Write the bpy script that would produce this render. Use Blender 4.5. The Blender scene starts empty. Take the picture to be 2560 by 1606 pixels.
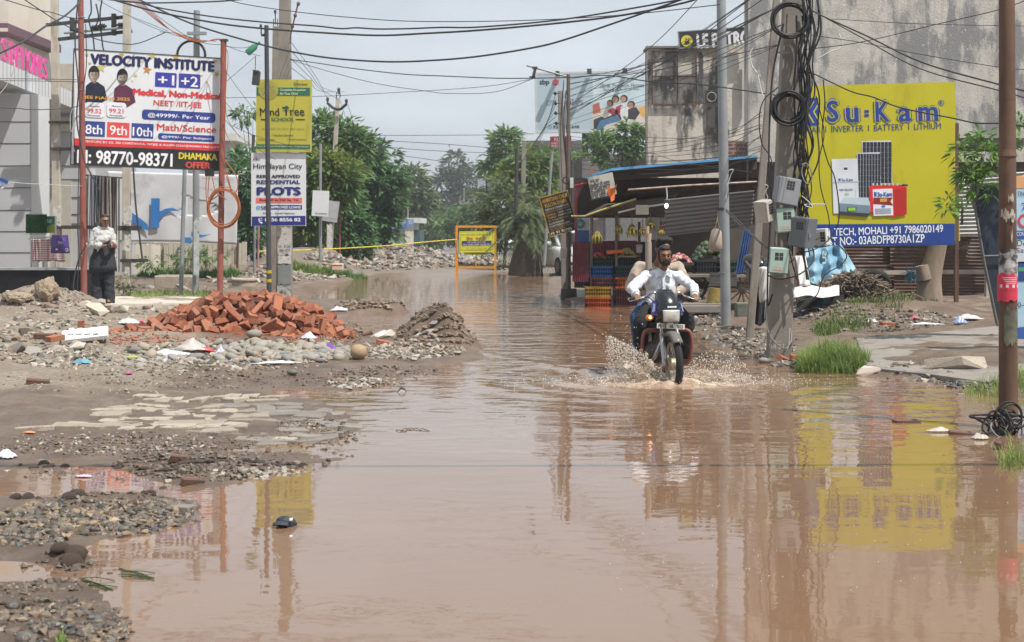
import bpy, bmesh, math, random
import numpy as np
from mathutils import Vector, Matrix, Euler, Quaternion

rnd = random.Random(7)
SC = bpy.context.scene
COL = SC.collection
R = math.radians

# ------------------------------------------------------------------ camera
FPX, HX, HY, EYE = 3600.0, 1280.0, 575.0, 1.6      # focal length in photo pixels, vanishing point, eye height
cd = bpy.data.cameras.new('camera')
cam = bpy.data.objects.new('camera', cd); COL.objects.link(cam)
cam.location = (0, 0, EYE); cam.rotation_euler = (R(90), 0, 0)
cd.sensor_fit = 'HORIZONTAL'; cd.sensor_width = 36.0; cd.lens = 36.0 * FPX / 2560.0
cd.shift_y = -(803.0 - HY) / 2560.0
cd.clip_start = 0.1; cd.clip_end = 6000
cd.dof.use_dof = True; cd.dof.focus_distance = 15.5; cd.dof.aperture_fstop = 6.3
SC.camera = cam

# ------------------------------------------------------------------ light
SUN = Vector((0.42, -0.33, 1.0)).normalized()
w = bpy.data.worlds.new('World'); SC.world = w; w.use_nodes = True
nt = w.node_tree; bg = nt.nodes['Background']
sky = nt.nodes.new('ShaderNodeTexSky'); sky.sky_type = 'NISHITA'; sky.sun_disc = False
sky.sun_elevation = math.asin(SUN.z); sky.sun_rotation = math.atan2(SUN.x, SUN.y)
sky.air_density = 1.0; sky.dust_density = 3.0; sky.ozone_density = 1.0
tc = nt.nodes.new('ShaderNodeTexCoord'); mp = nt.nodes.new('ShaderNodeMapping')
mp.inputs['Scale'].default_value = (2.2, 2.2, 7.0)
nz = nt.nodes.new('ShaderNodeTexNoise'); nz.inputs['Scale'].default_value = 1.6; nz.inputs['Detail'].default_value = 6; nz.inputs['Roughness'].default_value = .55
rp = nt.nodes.new('ShaderNodeValToRGB')
rp.color_ramp.elements[0].position = .30; rp.color_ramp.elements[0].color = (.62, .62, .62, 1)
rp.color_ramp.elements[1].position = .66; rp.color_ramp.elements[1].color = (1, 1, 1, 1)
mx = nt.nodes.new('ShaderNodeMix'); mx.data_type = 'RGBA'
mx.inputs['B'].default_value = (8.9, 9.7, 10.5, 1)      # thin bright monsoon cloud
nt.links.new(tc.outputs['Generated'], mp.inputs['Vector']); nt.links.new(mp.outputs[0], nz.inputs['Vector'])
nt.links.new(nz.outputs['Fac'], rp.inputs[0]); nt.links.new(rp.outputs[0], mx.inputs['Factor'])
nt.links.new(sky.outputs[0], mx.inputs['A'])
sx = nt.nodes.new('ShaderNodeSeparateXYZ'); nt.links.new(tc.outputs['Generated'], sx.inputs[0])      # sky brightened in an added band above the view, lifting the water's reflection
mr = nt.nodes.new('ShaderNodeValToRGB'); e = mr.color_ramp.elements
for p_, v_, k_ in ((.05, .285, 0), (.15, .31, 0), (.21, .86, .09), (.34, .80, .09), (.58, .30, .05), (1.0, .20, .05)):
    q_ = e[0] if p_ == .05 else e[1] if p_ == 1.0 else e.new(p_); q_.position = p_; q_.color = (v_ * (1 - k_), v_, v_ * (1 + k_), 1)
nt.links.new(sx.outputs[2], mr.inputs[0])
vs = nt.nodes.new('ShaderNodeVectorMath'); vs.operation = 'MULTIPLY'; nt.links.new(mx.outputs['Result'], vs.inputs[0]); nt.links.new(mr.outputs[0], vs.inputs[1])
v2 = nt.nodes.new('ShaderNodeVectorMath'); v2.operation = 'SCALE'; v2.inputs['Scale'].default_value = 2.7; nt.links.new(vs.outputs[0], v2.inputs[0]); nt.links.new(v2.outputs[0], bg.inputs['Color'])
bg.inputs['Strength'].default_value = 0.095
sd_ = bpy.data.lights.new('sun', 'SUN'); sd_.energy = 4.9; sd_.angle = R(0.6); sd_.color = (1, .95, .87)
so = bpy.data.objects.new('sun', sd_); COL.objects.link(so)
so.rotation_euler = SUN.to_track_quat('Z', 'Y').to_euler(); so.location = (0, 0, 60)
SC.view_settings.view_transform = 'Standard'; SC.view_settings.look = 'None'
SC.view_settings.exposure = 0.25; SC.view_settings.gamma = 1.0
SC.render.engine = 'CYCLES'
SC.cycles.max_bounces = 6; SC.cycles.diffuse_bounces = 3; SC.cycles.glossy_bounces = 3; SC.cycles.transmission_bounces = 4
SC.cycles.transparent_max_bounces = 8; SC.cycles.caustics_reflective = False; SC.cycles.caustics_refractive = False

# ------------------------------------------------------------------ helpers
def P(x, y, d):
    "point of the place that stands at photo pixel x, y at distance d"
    return Vector(((x - HX) * d / FPX, d, EYE - (y - HY) * d / FPX))
def G(x, y, h=0.0):
    "point of the ground at height h under photo pixel x, y"
    d = (EYE - h) * FPX / (y - HY)
    return Vector(((x - HX) * d / FPX, d, h))
def S(c):
    "hex colour as seen in print -> linear"
    c = c.lstrip('#'); o = []
    for i in (0, 2, 4):
        v = int(c[i:i+2], 16) / 255.0
        o.append(v / 12.92 if v <= .04045 else ((v + .055) / 1.055) ** 2.4)
    return tuple(o)

MC = {}
def _nodes(name):
    m = bpy.data.materials.new(name); m.use_nodes = True
    t = m.node_tree; return m, t, t.nodes['Principled BSDF']
def N(t, kind, **kw):
    n = t.nodes.new('ShaderNode' + kind)
    for k, v in kw.items():
        if k in n.inputs: n.inputs[k].default_value = v
        else: setattr(n, k, v)
    return n
def ramp(t, src, stops):
    r = N(t, 'ValToRGB'); e = r.color_ramp.elements
    while len(e) < len(stops): e.new(.5)
    for i, (p, c) in enumerate(stops):
        e[i].position = p; e[i].color = (c, c, c, 1) if isinstance(c, (int, float)) else (*c, 1)
    t.links.new(src, r.inputs[0]); return r.outputs[0]
def mixc(t, fac, a, b, mode='MIX'):
    n = N(t, 'Mix', data_type='RGBA', blend_type=mode)
    for k, v in (('Factor', fac), ('A', a), ('B', b)):
        if hasattr(v, 'is_output'): t.links.new(v, n.inputs[k])
        else: n.inputs[k].default_value = v if isinstance(v, (int, float)) else (*v[:3], 1)
    return n.outputs['Result']
def coords(t, scale=(1, 1, 1), kind='Object'):
    c = N(t, 'TexCoord'); m = N(t, 'Mapping'); m.inputs['Scale'].default_value = scale
    t.links.new(c.outputs[kind], m.inputs['Vector']); return m.outputs[0]
def noise(t, vec, scale, detail=5, rough=.55, dist=0):
    n = N(t, 'TexNoise', Scale=scale, Detail=detail, Roughness=rough, Distortion=dist)
    t.links.new(vec, n.inputs['Vector']); return n.outputs['Fac']
def add_bump(t, b, h, strength, dist=.02):
    n = N(t, 'Bump', Strength=strength, Distance=dist); t.links.new(h, n.inputs['Height'])
    t.links.new(n.outputs[0], b.inputs['Normal'])
def M(name, c, rough=.7, v=.14, s=5, c2=None, metal=0, bump=0, bs=None, stretch=(1, 1, 1), spec=.4, isl=0, obr=0, stain=None, sth=.55, sts=2.5, stst=(1, 1, 1)):
    "painted / weathered surface: noise between two tones, optional per-piece tint, stains and grain"
    if name in MC: return MC[name]
    m, t, b = _nodes(name)
    a = tuple(x * (1 - v) for x in c); z = c2 or tuple(min(1, x * (1 + v)) for x in c)
    vec = coords(t, stretch)
    col = mixc(t, ramp(t, noise(t, vec, s), [(.3, 0.), (.7, 1.)]), a, z)
    if isl or obr:
        src = (N(t, 'NewGeometry').outputs['Random Per Island'] if isl else N(t, 'ObjectInfo').outputs['Random'])
        k = isl or obr
        col = mixc(t, 1.0, col, ramp(t, src, [(0, max(0, 1 - k)), (1, 1 + k * .8)]), 'MULTIPLY')
    if stain:
        sn = noise(t, coords(t, stst), sts, 8, .65)
        col = mixc(t, ramp(t, sn, [(sth, 0.), (sth + .1, 1.)]), col, stain)
    t.links.new(col, b.inputs['Base Color'])
    b.inputs['Roughness'].default_value = rough; b.inputs['Metallic'].default_value = metal
    b.inputs['Specular IOR Level'].default_value = spec
    if bump: add_bump(t, b, noise(t, vec, bs or s * 4, 6, .65), bump)
    MC[name] = m; return m
def K(hx, rough=.5):
    "printed ink or paint of one colour, faintly uneven"
    return M('print_' + hx.strip('#'), S(hx), rough, .12, 2.2)

# ---- objects
def tag(o, label=None, cat=None, group=None, kind=None):
    if label: o['label'] = label
    if cat: o['category'] = cat
    if group: o['group'] = group
    if kind: o['kind'] = kind
    return o
def thing(name, label, cat, loc=(0, 0, 0), rz=0, group=None):
    o = bpy.data.objects.new(name, None); COL.objects.link(o); o.empty_display_size = .2
    o.location = loc; o.rotation_euler = (0, 0, rz)
    return tag(o, label, cat, group)
def link(name, me, parent=None, mats=(), smooth=False, loc=None):
    for m in mats: me.materials.append(m)
    if smooth: me.polygons.foreach_set('use_smooth', [True] * len(me.polygons))
    o = bpy.data.objects.new(name, me); COL.objects.link(o)
    if parent is not None: o.parent = parent
    if loc is not None: o.location = loc
    return o
def rawmesh(name, V, F):
    me = bpy.data.meshes.new(name); me.from_pydata([tuple(v) for v in V], [], [tuple(f) for f in F]); me.update(); return me
def dup(o, parent=None, **kw):
    c = o.copy(); COL.objects.link(c); c.parent = parent
    for ch in o.children: dup(ch, c)
    return c

class MB:
    "collects shapes into one mesh; coordinates are world ones unless a local parent is given"
    def __init__(s): s.V = []; s.F = []; s.I = []; s.mi = 0; s.sm = []
    def add(s, V, F, smooth=False):
        n = len(s.V); s.V += [Vector(v) for v in V]
        for f in F: s.F.append([i + n for i in f]); s.I.append(s.mi); s.sm.append(smooth)
        return s
    def box(s, c, size, rot=None, taper=1.0):
        hx, hy, hz = size[0] / 2, size[1] / 2, size[2] / 2; V = []
        for z in (-1, 1):
            k = taper if z > 0 else 1
            for x, y in ((-1, -1), (1, -1), (1, 1), (-1, 1)): V.append(Vector((x * hx * k, y * hy * k, z * hz)))
        if rot is not None:
            q = rot if isinstance(rot, (Matrix, Quaternion)) else Euler(rot).to_matrix()
            V = [q @ v for v in V]
        c = Vector(c)
        return s.add([v + c for v in V], [(3, 2, 1, 0), (4, 5, 6, 7), (0, 1, 5, 4), (1, 2, 6, 5), (2, 3, 7, 6), (3, 0, 4, 7)])
    def box2(s, a, b):
        a, b = Vector(a), Vector(b); return s.box((a + b) / 2, [abs(x) for x in (b - a)])
    def tube(s, pts, r, seg=8, r1=None, caps=True, smooth=True, closed=False):
        pts = [Vector(p) for p in pts]; n = len(pts); V = []; F = []; up = None
        for i, p in enumerate(pts):
            if closed: t = pts[(i + 1) % n] - pts[i - 1]
            else: t = pts[min(i + 1, n - 1)] - pts[max(i - 1, 0)]
            t = t.normalized() if t.length > 1e-9 else Vector((0, 0, 1))
            if up is None: up = Vector((0, 0, 1)) if abs(t.z) < .9 else Vector((0, 1, 0))
            a = t.cross(up).normalized(); b = a.cross(t).normalized(); up = b
            rr = r if not isinstance(r, (list, tuple)) else r[i]
            if r1 is not None: rr = r + (r1 - r) * i / max(1, n - 1)
            for k in range(seg):
                an = 2 * math.pi * k / seg; V.append(p + a * (rr * math.cos(an)) + b * (rr * math.sin(an)))
        m = n if closed else n - 1
        for i in range(m):
            for k in range(seg):
                j = (i + 1) % n
                F.append((i * seg + k, i * seg + (k + 1) % seg, j * seg + (k + 1) % seg, j * seg + k))
        s.add(V, F, smooth)
        if caps and not closed:
            s.add(V[:seg], [tuple(range(seg))]); s.add(V[-seg:], [tuple(reversed(range(seg)))])
        return s
    def cyl(s, a, b, r, seg=12, r1=None, smooth=True): return s.tube([a, b], r, seg, r1, True, smooth)
    def ell(s, c, r, rot=None, u=12, v=8, smooth=True):
        c = Vector(c); V = []; F = []
        q = Euler(rot).to_matrix() if rot is not None else None
        for i in range(v + 1):
            ph = math.pi * i / v
            for k in range(u):
                th = 2 * math.pi * k / u
                p = Vector((r[0] * math.sin(ph) * math.cos(th), r[1] * math.sin(ph) * math.sin(th), r[2] * math.cos(ph)))
                V.append((q @ p if q else p) + c)
        for i in range(v):
            for k in range(u): F.append((i * u + k, (i + 1) * u + k, (i + 1) * u + (k + 1) % u, i * u + (k + 1) % u))
        return s.add(V, F, smooth)
    def torus(s, c, Rr, r, n=24, seg=6, ax=(0, 1, 0), sy=1.0):
        q = Vector((0, 0, 1)).rotation_difference(Vector(ax).normalized()); c = Vector(c)
        return s.tube([c + q @ Vector((Rr * math.cos(2 * math.pi * i / n), Rr * sy * math.sin(2 * math.pi * i / n), 0)) for i in range(n)], r, seg, closed=True)
    def quad(s, a, b, c, d): return s.add([a, b, c, d], [(0, 1, 2, 3)])
    def prism(s, pts, off):
        "solid from an outline and an offset vector"
        n = len(pts); off = Vector(off); V = [Vector(p) for p in pts] + [Vector(p) + off for p in pts]
        F = [tuple(range(n)), tuple(reversed(range(n, 2 * n)))] + [(i, i + n, (i + 1) % n + n, (i + 1) % n) for i in range(n)]
        return s.add(V, F)
    def slab(s, a, b, c, d, th):
        "thick sheet from four corners, thickness away from the camera"
        a, b, c, d = map(Vector, (a, b, c, d)); n = (b - a).cross(d - a).normalized()
        if n.y < 0: n = -n
        return s.prism([a, b, c, d], n * th)
    def grid(s, fn, nu, nv, smooth=True):
        V = [fn(i / nu, j / nv) for j in range(nv + 1) for i in range(nu + 1)]
        F = [(j * (nu + 1) + i, j * (nu + 1) + i + 1, (j + 1) * (nu + 1) + i + 1, (j + 1) * (nu + 1) + i) for j in range(nv) for i in range(nu)]
        return s.add(V, F, smooth)
    def build(s, name, mat, parent=None, bevel=0, solid=0):
        mats = mat if isinstance(mat, (list, tuple)) else [mat]
        off = Vector((0, 0, 0)); 
        if parent is not None:
            p = parent
            while p is not None: off += p.location; p = p.parent
        me = rawmesh(name, [v - off for v in s.V], s.F)
        me.polygons.foreach_set('material_index', s.I); me.polygons.foreach_set('use_smooth', s.sm)
        bm = bmesh.new(); bm.from_mesh(me); bmesh.ops.recalc_face_normals(bm, faces=bm.faces)
        bm.to_mesh(me); bm.free()
        o = link(name, me, parent, mats)
        if bevel:
            b = o.modifiers.new('bevel', 'BEVEL'); b.width = bevel; b.segments = 2; b.limit_method = 'ANGLE'
        if solid:
            b = o.modifiers.new('solid', 'SOLIDIFY'); b.thickness = solid; b.offset = 0
        return o
    def local(s, name, mat, parent=None, **kw):
        "vertices already in the parent's own frame"
        p = bpy.data.objects.new('tmp', None)
        o = s.build(name, mat, None, **kw); o.parent = parent
        bpy.data.objects.remove(p); return o

def spline(pts, n=8):
    "smooth curve through points"
    pts = [Vector(p) for p in pts]
    if len(pts) < 3: 
        return [pts[0].lerp(pts[-1], i / n) for i in range(n + 1)]
    q = [pts[0] * 2 - pts[1]] + pts + [pts[-1] * 2 - pts[-2]]; o = []
    for i in range(1, len(q) - 2):
        a, b, c, d = q[i - 1], q[i], q[i + 1], q[i + 2]
        for k in range(n):
            t = k / n
            o.append(.5 * ((2 * b) + (c - a) * t + (2 * a - 5 * b + 4 * c - d) * t * t + (3 * b - a - 3 * c + d) * t ** 3))
    o.append(pts[-1]); return o

# ---- lettering
TXT = {}
def glyphs(s, bold=0):
    "letters in a unit box; weight comes from copies shifted by a hair, each a little prouder than the last"
    key = (s, bold)
    if key in TXT: return TXT[key]
    cu = bpy.data.curves.new('t', 'FONT'); cu.body = s; cu.resolution_u = 3; cu.fill_mode = 'FRONT'
    o = bpy.data.objects.new('t', cu); COL.objects.link(o)
    dg = bpy.context.evaluated_depsgraph_get(); dg.update()
    me = bpy.data.meshes.new_from_object(o.evaluated_get(dg))
    V0 = [(v.co.x, v.co.y) for v in me.vertices]; F0 = [tuple(p.vertices) for p in me.polygons]
    bpy.data.objects.remove(o); bpy.data.curves.remove(cu); bpy.data.meshes.remove(me)
    V = []; F = []
    for k, (dx, dy) in enumerate([(0, 0)] + ([(-bold, 0), (bold, 0), (0, bold * .7), (0, -bold * .7)] if bold > 0 else [])):
        n = len(V); V += [(x + dx, y + dy, k) for x, y in V0]; F += [tuple(i + n for i in f) for f in F0]
    xs = [v[0] for v in V] or [0, 1]; ys = [v[1] for v in V] or [0, 1]
    x0, x1, y0, y1 = min(xs), max(xs), min(ys), max(ys)
    TXT[key] = ([((x - x0) / max(1e-6, x1 - x0), (y1 - y) / max(1e-6, y1 - y0), k) for x, y, k in V], F)
    return TXT[key]

class Board:
    "flat sign: photo corners plus distances give its real plane; print is laid on it in layers 2 mm apart"
    def __init__(s, tl, tr, bl, dl, dr=None, lift=.003):
        s.tl, s.tr, s.bl = tl, tr, bl; dr = dr or dl
        s.A, B, C = P(*tl, dl), P(*tr, dr), P(*bl, dl)
        s.u = B - s.A; s.W = s.u.length; s.u.normalize()
        v = C - s.A; v -= s.u * v.dot(s.u); s.v = v; s.H = v.length; s.v = v.normalized()
        s.n = s.u.cross(s.v).normalized()
        if s.n.y > 0: s.n = -s.n
        ex, ey = (tr[0] - tl[0], tr[1] - tl[1]), (bl[0] - tl[0], bl[1] - tl[1])
        s.ex, s.ey, s.det = ex, ey, ex[0] * ey[1] - ex[1] * ey[0]
        s.mb = MB(); s.mats = []; s.ix = {}; s.lift = lift
    def ab(s, x, y):
        "where the line of sight through a photo pixel meets the sign, in metres across and down"
        dr = Vector(((x - HX) / FPX, 1, -(y - HY) / FPX)); o = Vector((0, 0, EYE)); q = o + dr * ((s.A - o).dot(s.n) / dr.dot(s.n)) - s.A
        return q.dot(s.u), q.dot(s.v)
    def w(s, a, b, l=0): return s.A + s.u * a + s.v * b + s.n * (s.lift + .002 * l)
    def wp(s, x, y, out=0): return s.A + s.u * s.ab(x, y)[0] + s.v * s.ab(x, y)[1] + s.n * out
    def ink(s, c):
        if c not in s.ix: s.ix[c] = len(s.mats); s.mats.append(K(c) if isinstance(c, str) else c)
        s.mb.mi = s.ix[c]
    def poly(s, pts, c, l=1):
        s.ink(c); s.mb.add([s.w(*s.ab(*p), l) for p in pts], [tuple(range(len(pts)))]); return s
    def rect(s, x0, y0, x1, y1, c, l=1, r=0):
        s.ink(c); a0, b0 = s.ab(x0, y0); a1, b1 = s.ab(x1, y1)
        if not r: pts = [(a0, b0), (a1, b0), (a1, b1), (a0, b1)]
        else:
            r = r * s.W / max(1, math.hypot(*s.ex)); pts = []
            for cx, cy, st in ((a1 - r, b0 + r, -90), (a1 - r, b1 - r, 0), (a0 + r, b1 - r, 90), (a0 + r, b0 + r, 180)):
                for k in range(5): an = R(st + k * 22.5); pts.append((cx + r * math.cos(an), cy + r * math.sin(an)))
        s.mb.add([s.w(a, b, l) for a, b in pts], [tuple(range(len(pts)))]); return s
    def disc(s, x, y, rx, c, l=1, ry=None, n=20, ring=0):
        s.ink(c); ry = ry or rx; k = s.W / math.hypot(*s.ex); a, b = s.ab(x, y)
        o = [s.w(a + rx * k * math.cos(2 * math.pi * i / n), b + ry * k * math.sin(2 * math.pi * i / n), l) for i in range(n)]
        if not ring: s.mb.add(o, [tuple(range(n))])
        else:
            q = 1 - ring
            i2 = [s.w(a + rx * q * k * math.cos(2 * math.pi * i / n), b + ry * q * k * math.sin(2 * math.pi * i / n), l) for i in range(n)]
            s.mb.add(o + i2, [(i, (i + 1) % n, (i + 1) % n + n, i + n) for i in range(n)])
        return s
    def star(s, x, y, r, c, l=1, rot=0):
        return s.poly([(x + (r if i % 2 == 0 else r * .42) * math.sin(rot + i * math.pi / 5), y - (r if i % 2 == 0 else r * .42) * math.cos(rot + i * math.pi / 5)) for i in range(10)], c, l)
    def text(s, t, x0, y0, x1, y1, c, l=2, bold=.02, slant=0):
        s.ink(c); V, F = glyphs(t, bold); a0, b0 = s.ab(x0, y0); a1, b1 = s.ab(x1, y1)
        s.mb.add([s.w(a0 + (a1 - a0) * u + slant * (1 - q) * (b1 - b0), b0 + (b1 - b0) * q, l + k * .12) for u, q, k in V], F); return s
    def panel(s, mat, parent, th=.04, name='panel'):
        a, b, c, d = (s.A, s.A + s.u * s.W, s.A + s.u * s.W + s.v * s.H, s.A + s.v * s.H)
        return MB().prism([a, b, c, d], -s.n * th).build(name, mat, parent)
    def frame(s, mat, parent, wd=.05, th=.06, name='frame', out=.01):
        mb = MB(); W, H = s.W, s.H
        for a0, b0, a1, b1 in ((-wd, -wd, W + wd, 0), (-wd, H, W + wd, H + wd), (-wd, 0, 0, H), (W, 0, W + wd, H)):
            f = s.A + s.n * out
            mb.prism([f + s.u * a0 + s.v * b0, f + s.u * a1 + s.v * b0, f + s.u * a1 + s.v * b1, f + s.u * a0 + s.v * b1], -s.n * th)
        return mb.build(name, mat, parent)
    def done(s, parent, name='lettering'):
        o = s.mb.build(name, s.mats, parent); s.mb = MB(); s.mats = []; s.ix = {}; return o

# ---- smooth noise for the land
_rs = np.random.RandomState(3); _perm = _rs.rand(256, 256)
def vn(x, y):
    xi, yi = np.floor(x).astype(int), np.floor(y).astype(int); fx, fy = x - xi, y - yi
    fx, fy = fx * fx * (3 - 2 * fx), fy * fy * (3 - 2 * fy)
    g = lambda a, b: _perm[a & 255, b & 255]
    return (g(xi, yi) * (1 - fx) + g(xi + 1, yi) * fx) * (1 - fy) + (g(xi, yi + 1) * (1 - fx) + g(xi + 1, yi + 1) * fx) * fy
def fbm(x, y, o=4):
    v = 0; a = .5
    for k in range(o): v = v + a * (vn(x * 2 ** k + 17 * k, y * 2 ** k + 31 * k) - .5); a *= .55
    return v
# ------------------------------------------------------------------ land and flood water
SHORE = [(290,1900),(306,1606),(317,1571),(280,1538),(268,1500),(238,1470),(196,1454),(150,1449),(105,1447),(60,1453),(-150,1453),(-150,1406),(60,1404),(120,1408),(138,1424),(196,1428),(228,1416),(214,1390),(196,1374),(254,1350),(388,1332),(437,1314),(504,1262),(470,1252),
 (373,1243),(187,1262),(130,1247),(-150,1234),(-150,1180),(0,1176),(60,1172),(164,1187),(153,1165),(299,1168),(343,1182),(380,1200),(463,1217),(530,1222),(616,1202),(702,1180),(773,1159),(840,1153),
 (878,1150),(850,1142),(777,1140),(784,1116),(896,1075),(891,1060),(885,1050),(840,1025),(804,1009),(720,990),(655,984),(700,976),(775,972),(850,977),(894,974),(972,960),(1036,936),(1080,928),(1092,913),
 (1182,903),(1217,896),(1197,881),(1200,858),(1160,832),(1100,822),(1000,825),(930,842),(897,846),(891,817),(850,790),(827,785),(900,786),(1019,783),(1000,768),(949,754),(833,751),(745,754),(660,752),
 (620,740),(600,716),(731,715),(804,715),(862,704),(905,692),(949,682),(1138,680),(1240,679),(1330,680),(1375,684),(1372,719),(1370,729),(1401,743),(1462,762),(1571,768),(1650,800),(1700,822),(1760,836),
 (1840,869),(1919,900),(1953,918),(2032,922),(2146,935),(2198,944),(2277,949),(2355,953),(2386,966),(2460,984),(2495,992),(2560,1001),(2750,1012),(3100,1060),(3400,2600),(290,2600)]
SH = np.array([G(x, y)[:2] for x, y in SHORE])
def shore(x, y):
    "signed distance to the water's edge, positive on land"
    p = np.stack([np.ravel(x), np.ravel(y)], 1).astype(float); out = np.empty(len(p)); A = SH; B = np.roll(SH, -1, 0)
    for i in range(0, len(p), 20000):
        q = p[i:i + 20000, None, :]; e = B - A; f = q - A
        t = np.clip((f * e).sum(2) / np.maximum((e * e).sum(1), 1e-12), 0, 1)
        d = np.sqrt(((f - t[..., None] * e) ** 2).sum(2).min(1))
        c = ((A[:, 1] > q[..., 1]) != (B[:, 1] > q[..., 1])) & (q[..., 0] < e[:, 0] * (q[..., 1] - A[:, 1]) / np.where(e[:, 1] == 0, 1e-12, e[:, 1]) + A[:, 0])
        out[i:i + 20000] = np.where(c.sum(1) % 2 == 1, -d, d)
    return out.reshape(np.shape(x))
# heaps of earth: photo x, distance, half width, half depth, height
HEAPS = [(1072,19.8,.27,.27,.32),(1118,19.6,.22,.24,.30),(1150,19.4,.26,.3,.13),(1020,19.9,.36,.3,.12),(1095,19.3,.4,.3,.08),(860,20.2,.28,.3,.14),(115,24.5,.55,.7,.34),(20,24.2,.8,.6,.2),(195,25.5,.35,.6,.25),(90,22,1.1,.8,.10),
 (950,28,.5,.6,.16),(1000,27.6,.3,.3,.10),(790,50,1.5,1.8,.75),(700,51,1.2,2,.35),(600,46,1.6,2,.3),(2200,23.6,.9,1.0,.20),(2080,23.4,.5,.8,.16),(2330,24,.7,.8,.14),(1500,26.5,.5,.5,.10),
 (935,33,.5,.5,.1),(2420,16.6,.8,.5,.10),(2040,19.2,.45,.5,.06),(330,7.2,.5,.25,.02),(60,5.7,.4,.6,.05),(300,8.3,.5,.22,.035),(120,8.1,.5,.3,.05),(160,7.0,.16,.08,.07),(480,19,1.5,.9,.06)]
def land(x, y, sd=None):
    x = np.asarray(x, float); y = np.asarray(y, float)
    if sd is None: sd = shore(x, y)
    near = np.clip((32 - y) / 20, 0, 1)
    h = np.where(sd > 0, .012 + .24 * (1 - np.exp(-np.maximum(sd, 0) / 2.9)), np.maximum(-.12, sd * .13) - .004)
    # low muddy foreground bank on the left stays nearly level with the water
    low = np.clip((13.5 - y) / 3, 0, 1) * (x < 2)
    h = np.where(sd > 0, h * (1 - .72 * low), h)
    on = np.clip(sd / .25 + .3, 0, 1)
    for px, d, rx, ry, hh in HEAPS:
        cx = (px - HX) * d / FPX
        h = h + hh * np.exp(-((x - cx) / rx) ** 2 * .9 - ((y - d) / ry) ** 2 * .9) * np.clip(sd / .12 + .4, 0, 1)
    # broken road surface heaped up beyond the flood
    clod = np.exp(-((x - (1095 - HX) * 19.7 / FPX) / .55) ** 2 - ((y - 19.7) / .5) ** 2); h = h + clod * (.30 * np.abs(fbm(x * 7, y * 7, 4)) + .12 * np.abs(fbm(x * 19, y * 19, 3)) - .02)
    px = x * FPX / np.maximum(y, 1) + HX
    left = np.clip((1120 - px) / 60, 0, 1); mid = np.clip((1420 - px) / 60, 0, 1)
    band = np.exp(-((y - 64) / 5.5) ** 2)
    h = h + band * (.16 + .50 * left) * mid * np.clip((px - 780) / 120, .25, 1) * (.7 + 1.3 * fbm(x * .8, y * .35, 4)) * 1.2
    h = h + on * (.085 * fbm(x * 1.6, y * 1.6, 3) + .06 * fbm(x * 5, y * 5, 4) * (.4 + 1.2 * vn(x * .7 + 9, y * .7)) + .035 * np.abs(fbm(x * 13, y * 13, 3)) * (1 + np.clip((y - 45) / 10, 0, 2)))
    r = np.exp(-((x - 1.2) / 5) ** 2); far = np.clip((y - 70) / 25, 0, 1)
    h = h * (1 - far) + far * (-.02 - .85 * np.clip((y - 90) / 130, 0, 1))
    return h
def hz(x, y): return float(land(np.array([x]), np.array([y]))[0])
def on_ground(px, py, lift=0):
    "first point of the land under photo pixel px, py"
    a = np.geomspace(4.5, 90, 500); xs = (px - HX) * a / FPX; z = EYE - (py - HY) * a / FPX
    k = np.argmax(z <= land(xs, a)); d = a[k]
    return Vector(((px - HX) * d / FPX, d, hz((px - HX) * d / FPX, d) + lift))

def landq(x, y):
    "fast look-up of the finished land"
    j = np.interp(y, ys, np.arange(len(ys))); i = np.interp(x / (np.maximum(y, 0) + 2.2), us, np.arange(len(us)))
    j0 = np.clip(j.astype(int), 0, len(ys) - 2); i0 = np.clip(i.astype(int), 0, len(us) - 2); fj, fi = j - j0, i - i0
    return (Z[j0, i0] * (1 - fi) + Z[j0, i0 + 1] * fi) * (1 - fj) + (Z[j0 + 1, i0] * (1 - fi) + Z[j0 + 1, i0 + 1] * fi) * fj
ys = np.concatenate([np.linspace(-30, 2.5, 14), np.geomspace(3, 9, 190), np.geomspace(9.05, 18.6, 190), np.geomspace(18.65, 20.6, 90), np.geomspace(20.66, 32, 110), np.geomspace(32.2, 80, 110), np.geomspace(82, 3500, 40)])
us = np.linspace(-1, 1, 381); us = us * .62 + .55 * us ** 5
X = us[None, :] * (np.maximum(ys, 0)[:, None] + 2.2) ; X[:14] = us[None, :] * 22; Y = np.repeat(ys[:, None], len(us), 1)
sdg = shore(X, Y); Z = land(X, Y, sdg); Z[:14] = -.1
def sheet(name, X, Y, Z, mat, smooth=True):
    nr, nc = X.shape; me = bpy.data.meshes.new(name)
    v = np.stack([X, Y, Z], 2).reshape(-1, 3); i = np.arange(nr * nc).reshape(nr, nc)
    f = np.stack([i[:-1, :-1], i[:-1, 1:], i[1:, 1:], i[1:, :-1]], 2).reshape(-1, 4)
    me.vertices.add(len(v)); me.vertices.foreach_set('co', v.ravel()); me.loops.add(f.size); me.loops.foreach_set('vertex_index', f.ravel())
    me.polygons.add(len(f)); me.polygons.foreach_set('loop_start', np.arange(0, f.size, 4)); me.update(calc_edges=True)
    return link(name, me, None, [mat], smooth)
def attr(o, name, vals):
    a = o.data.attributes.new(name, 'FLOAT', 'POINT'); a.data.foreach_set('value', np.ravel(vals).astype(np.float32))

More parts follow.
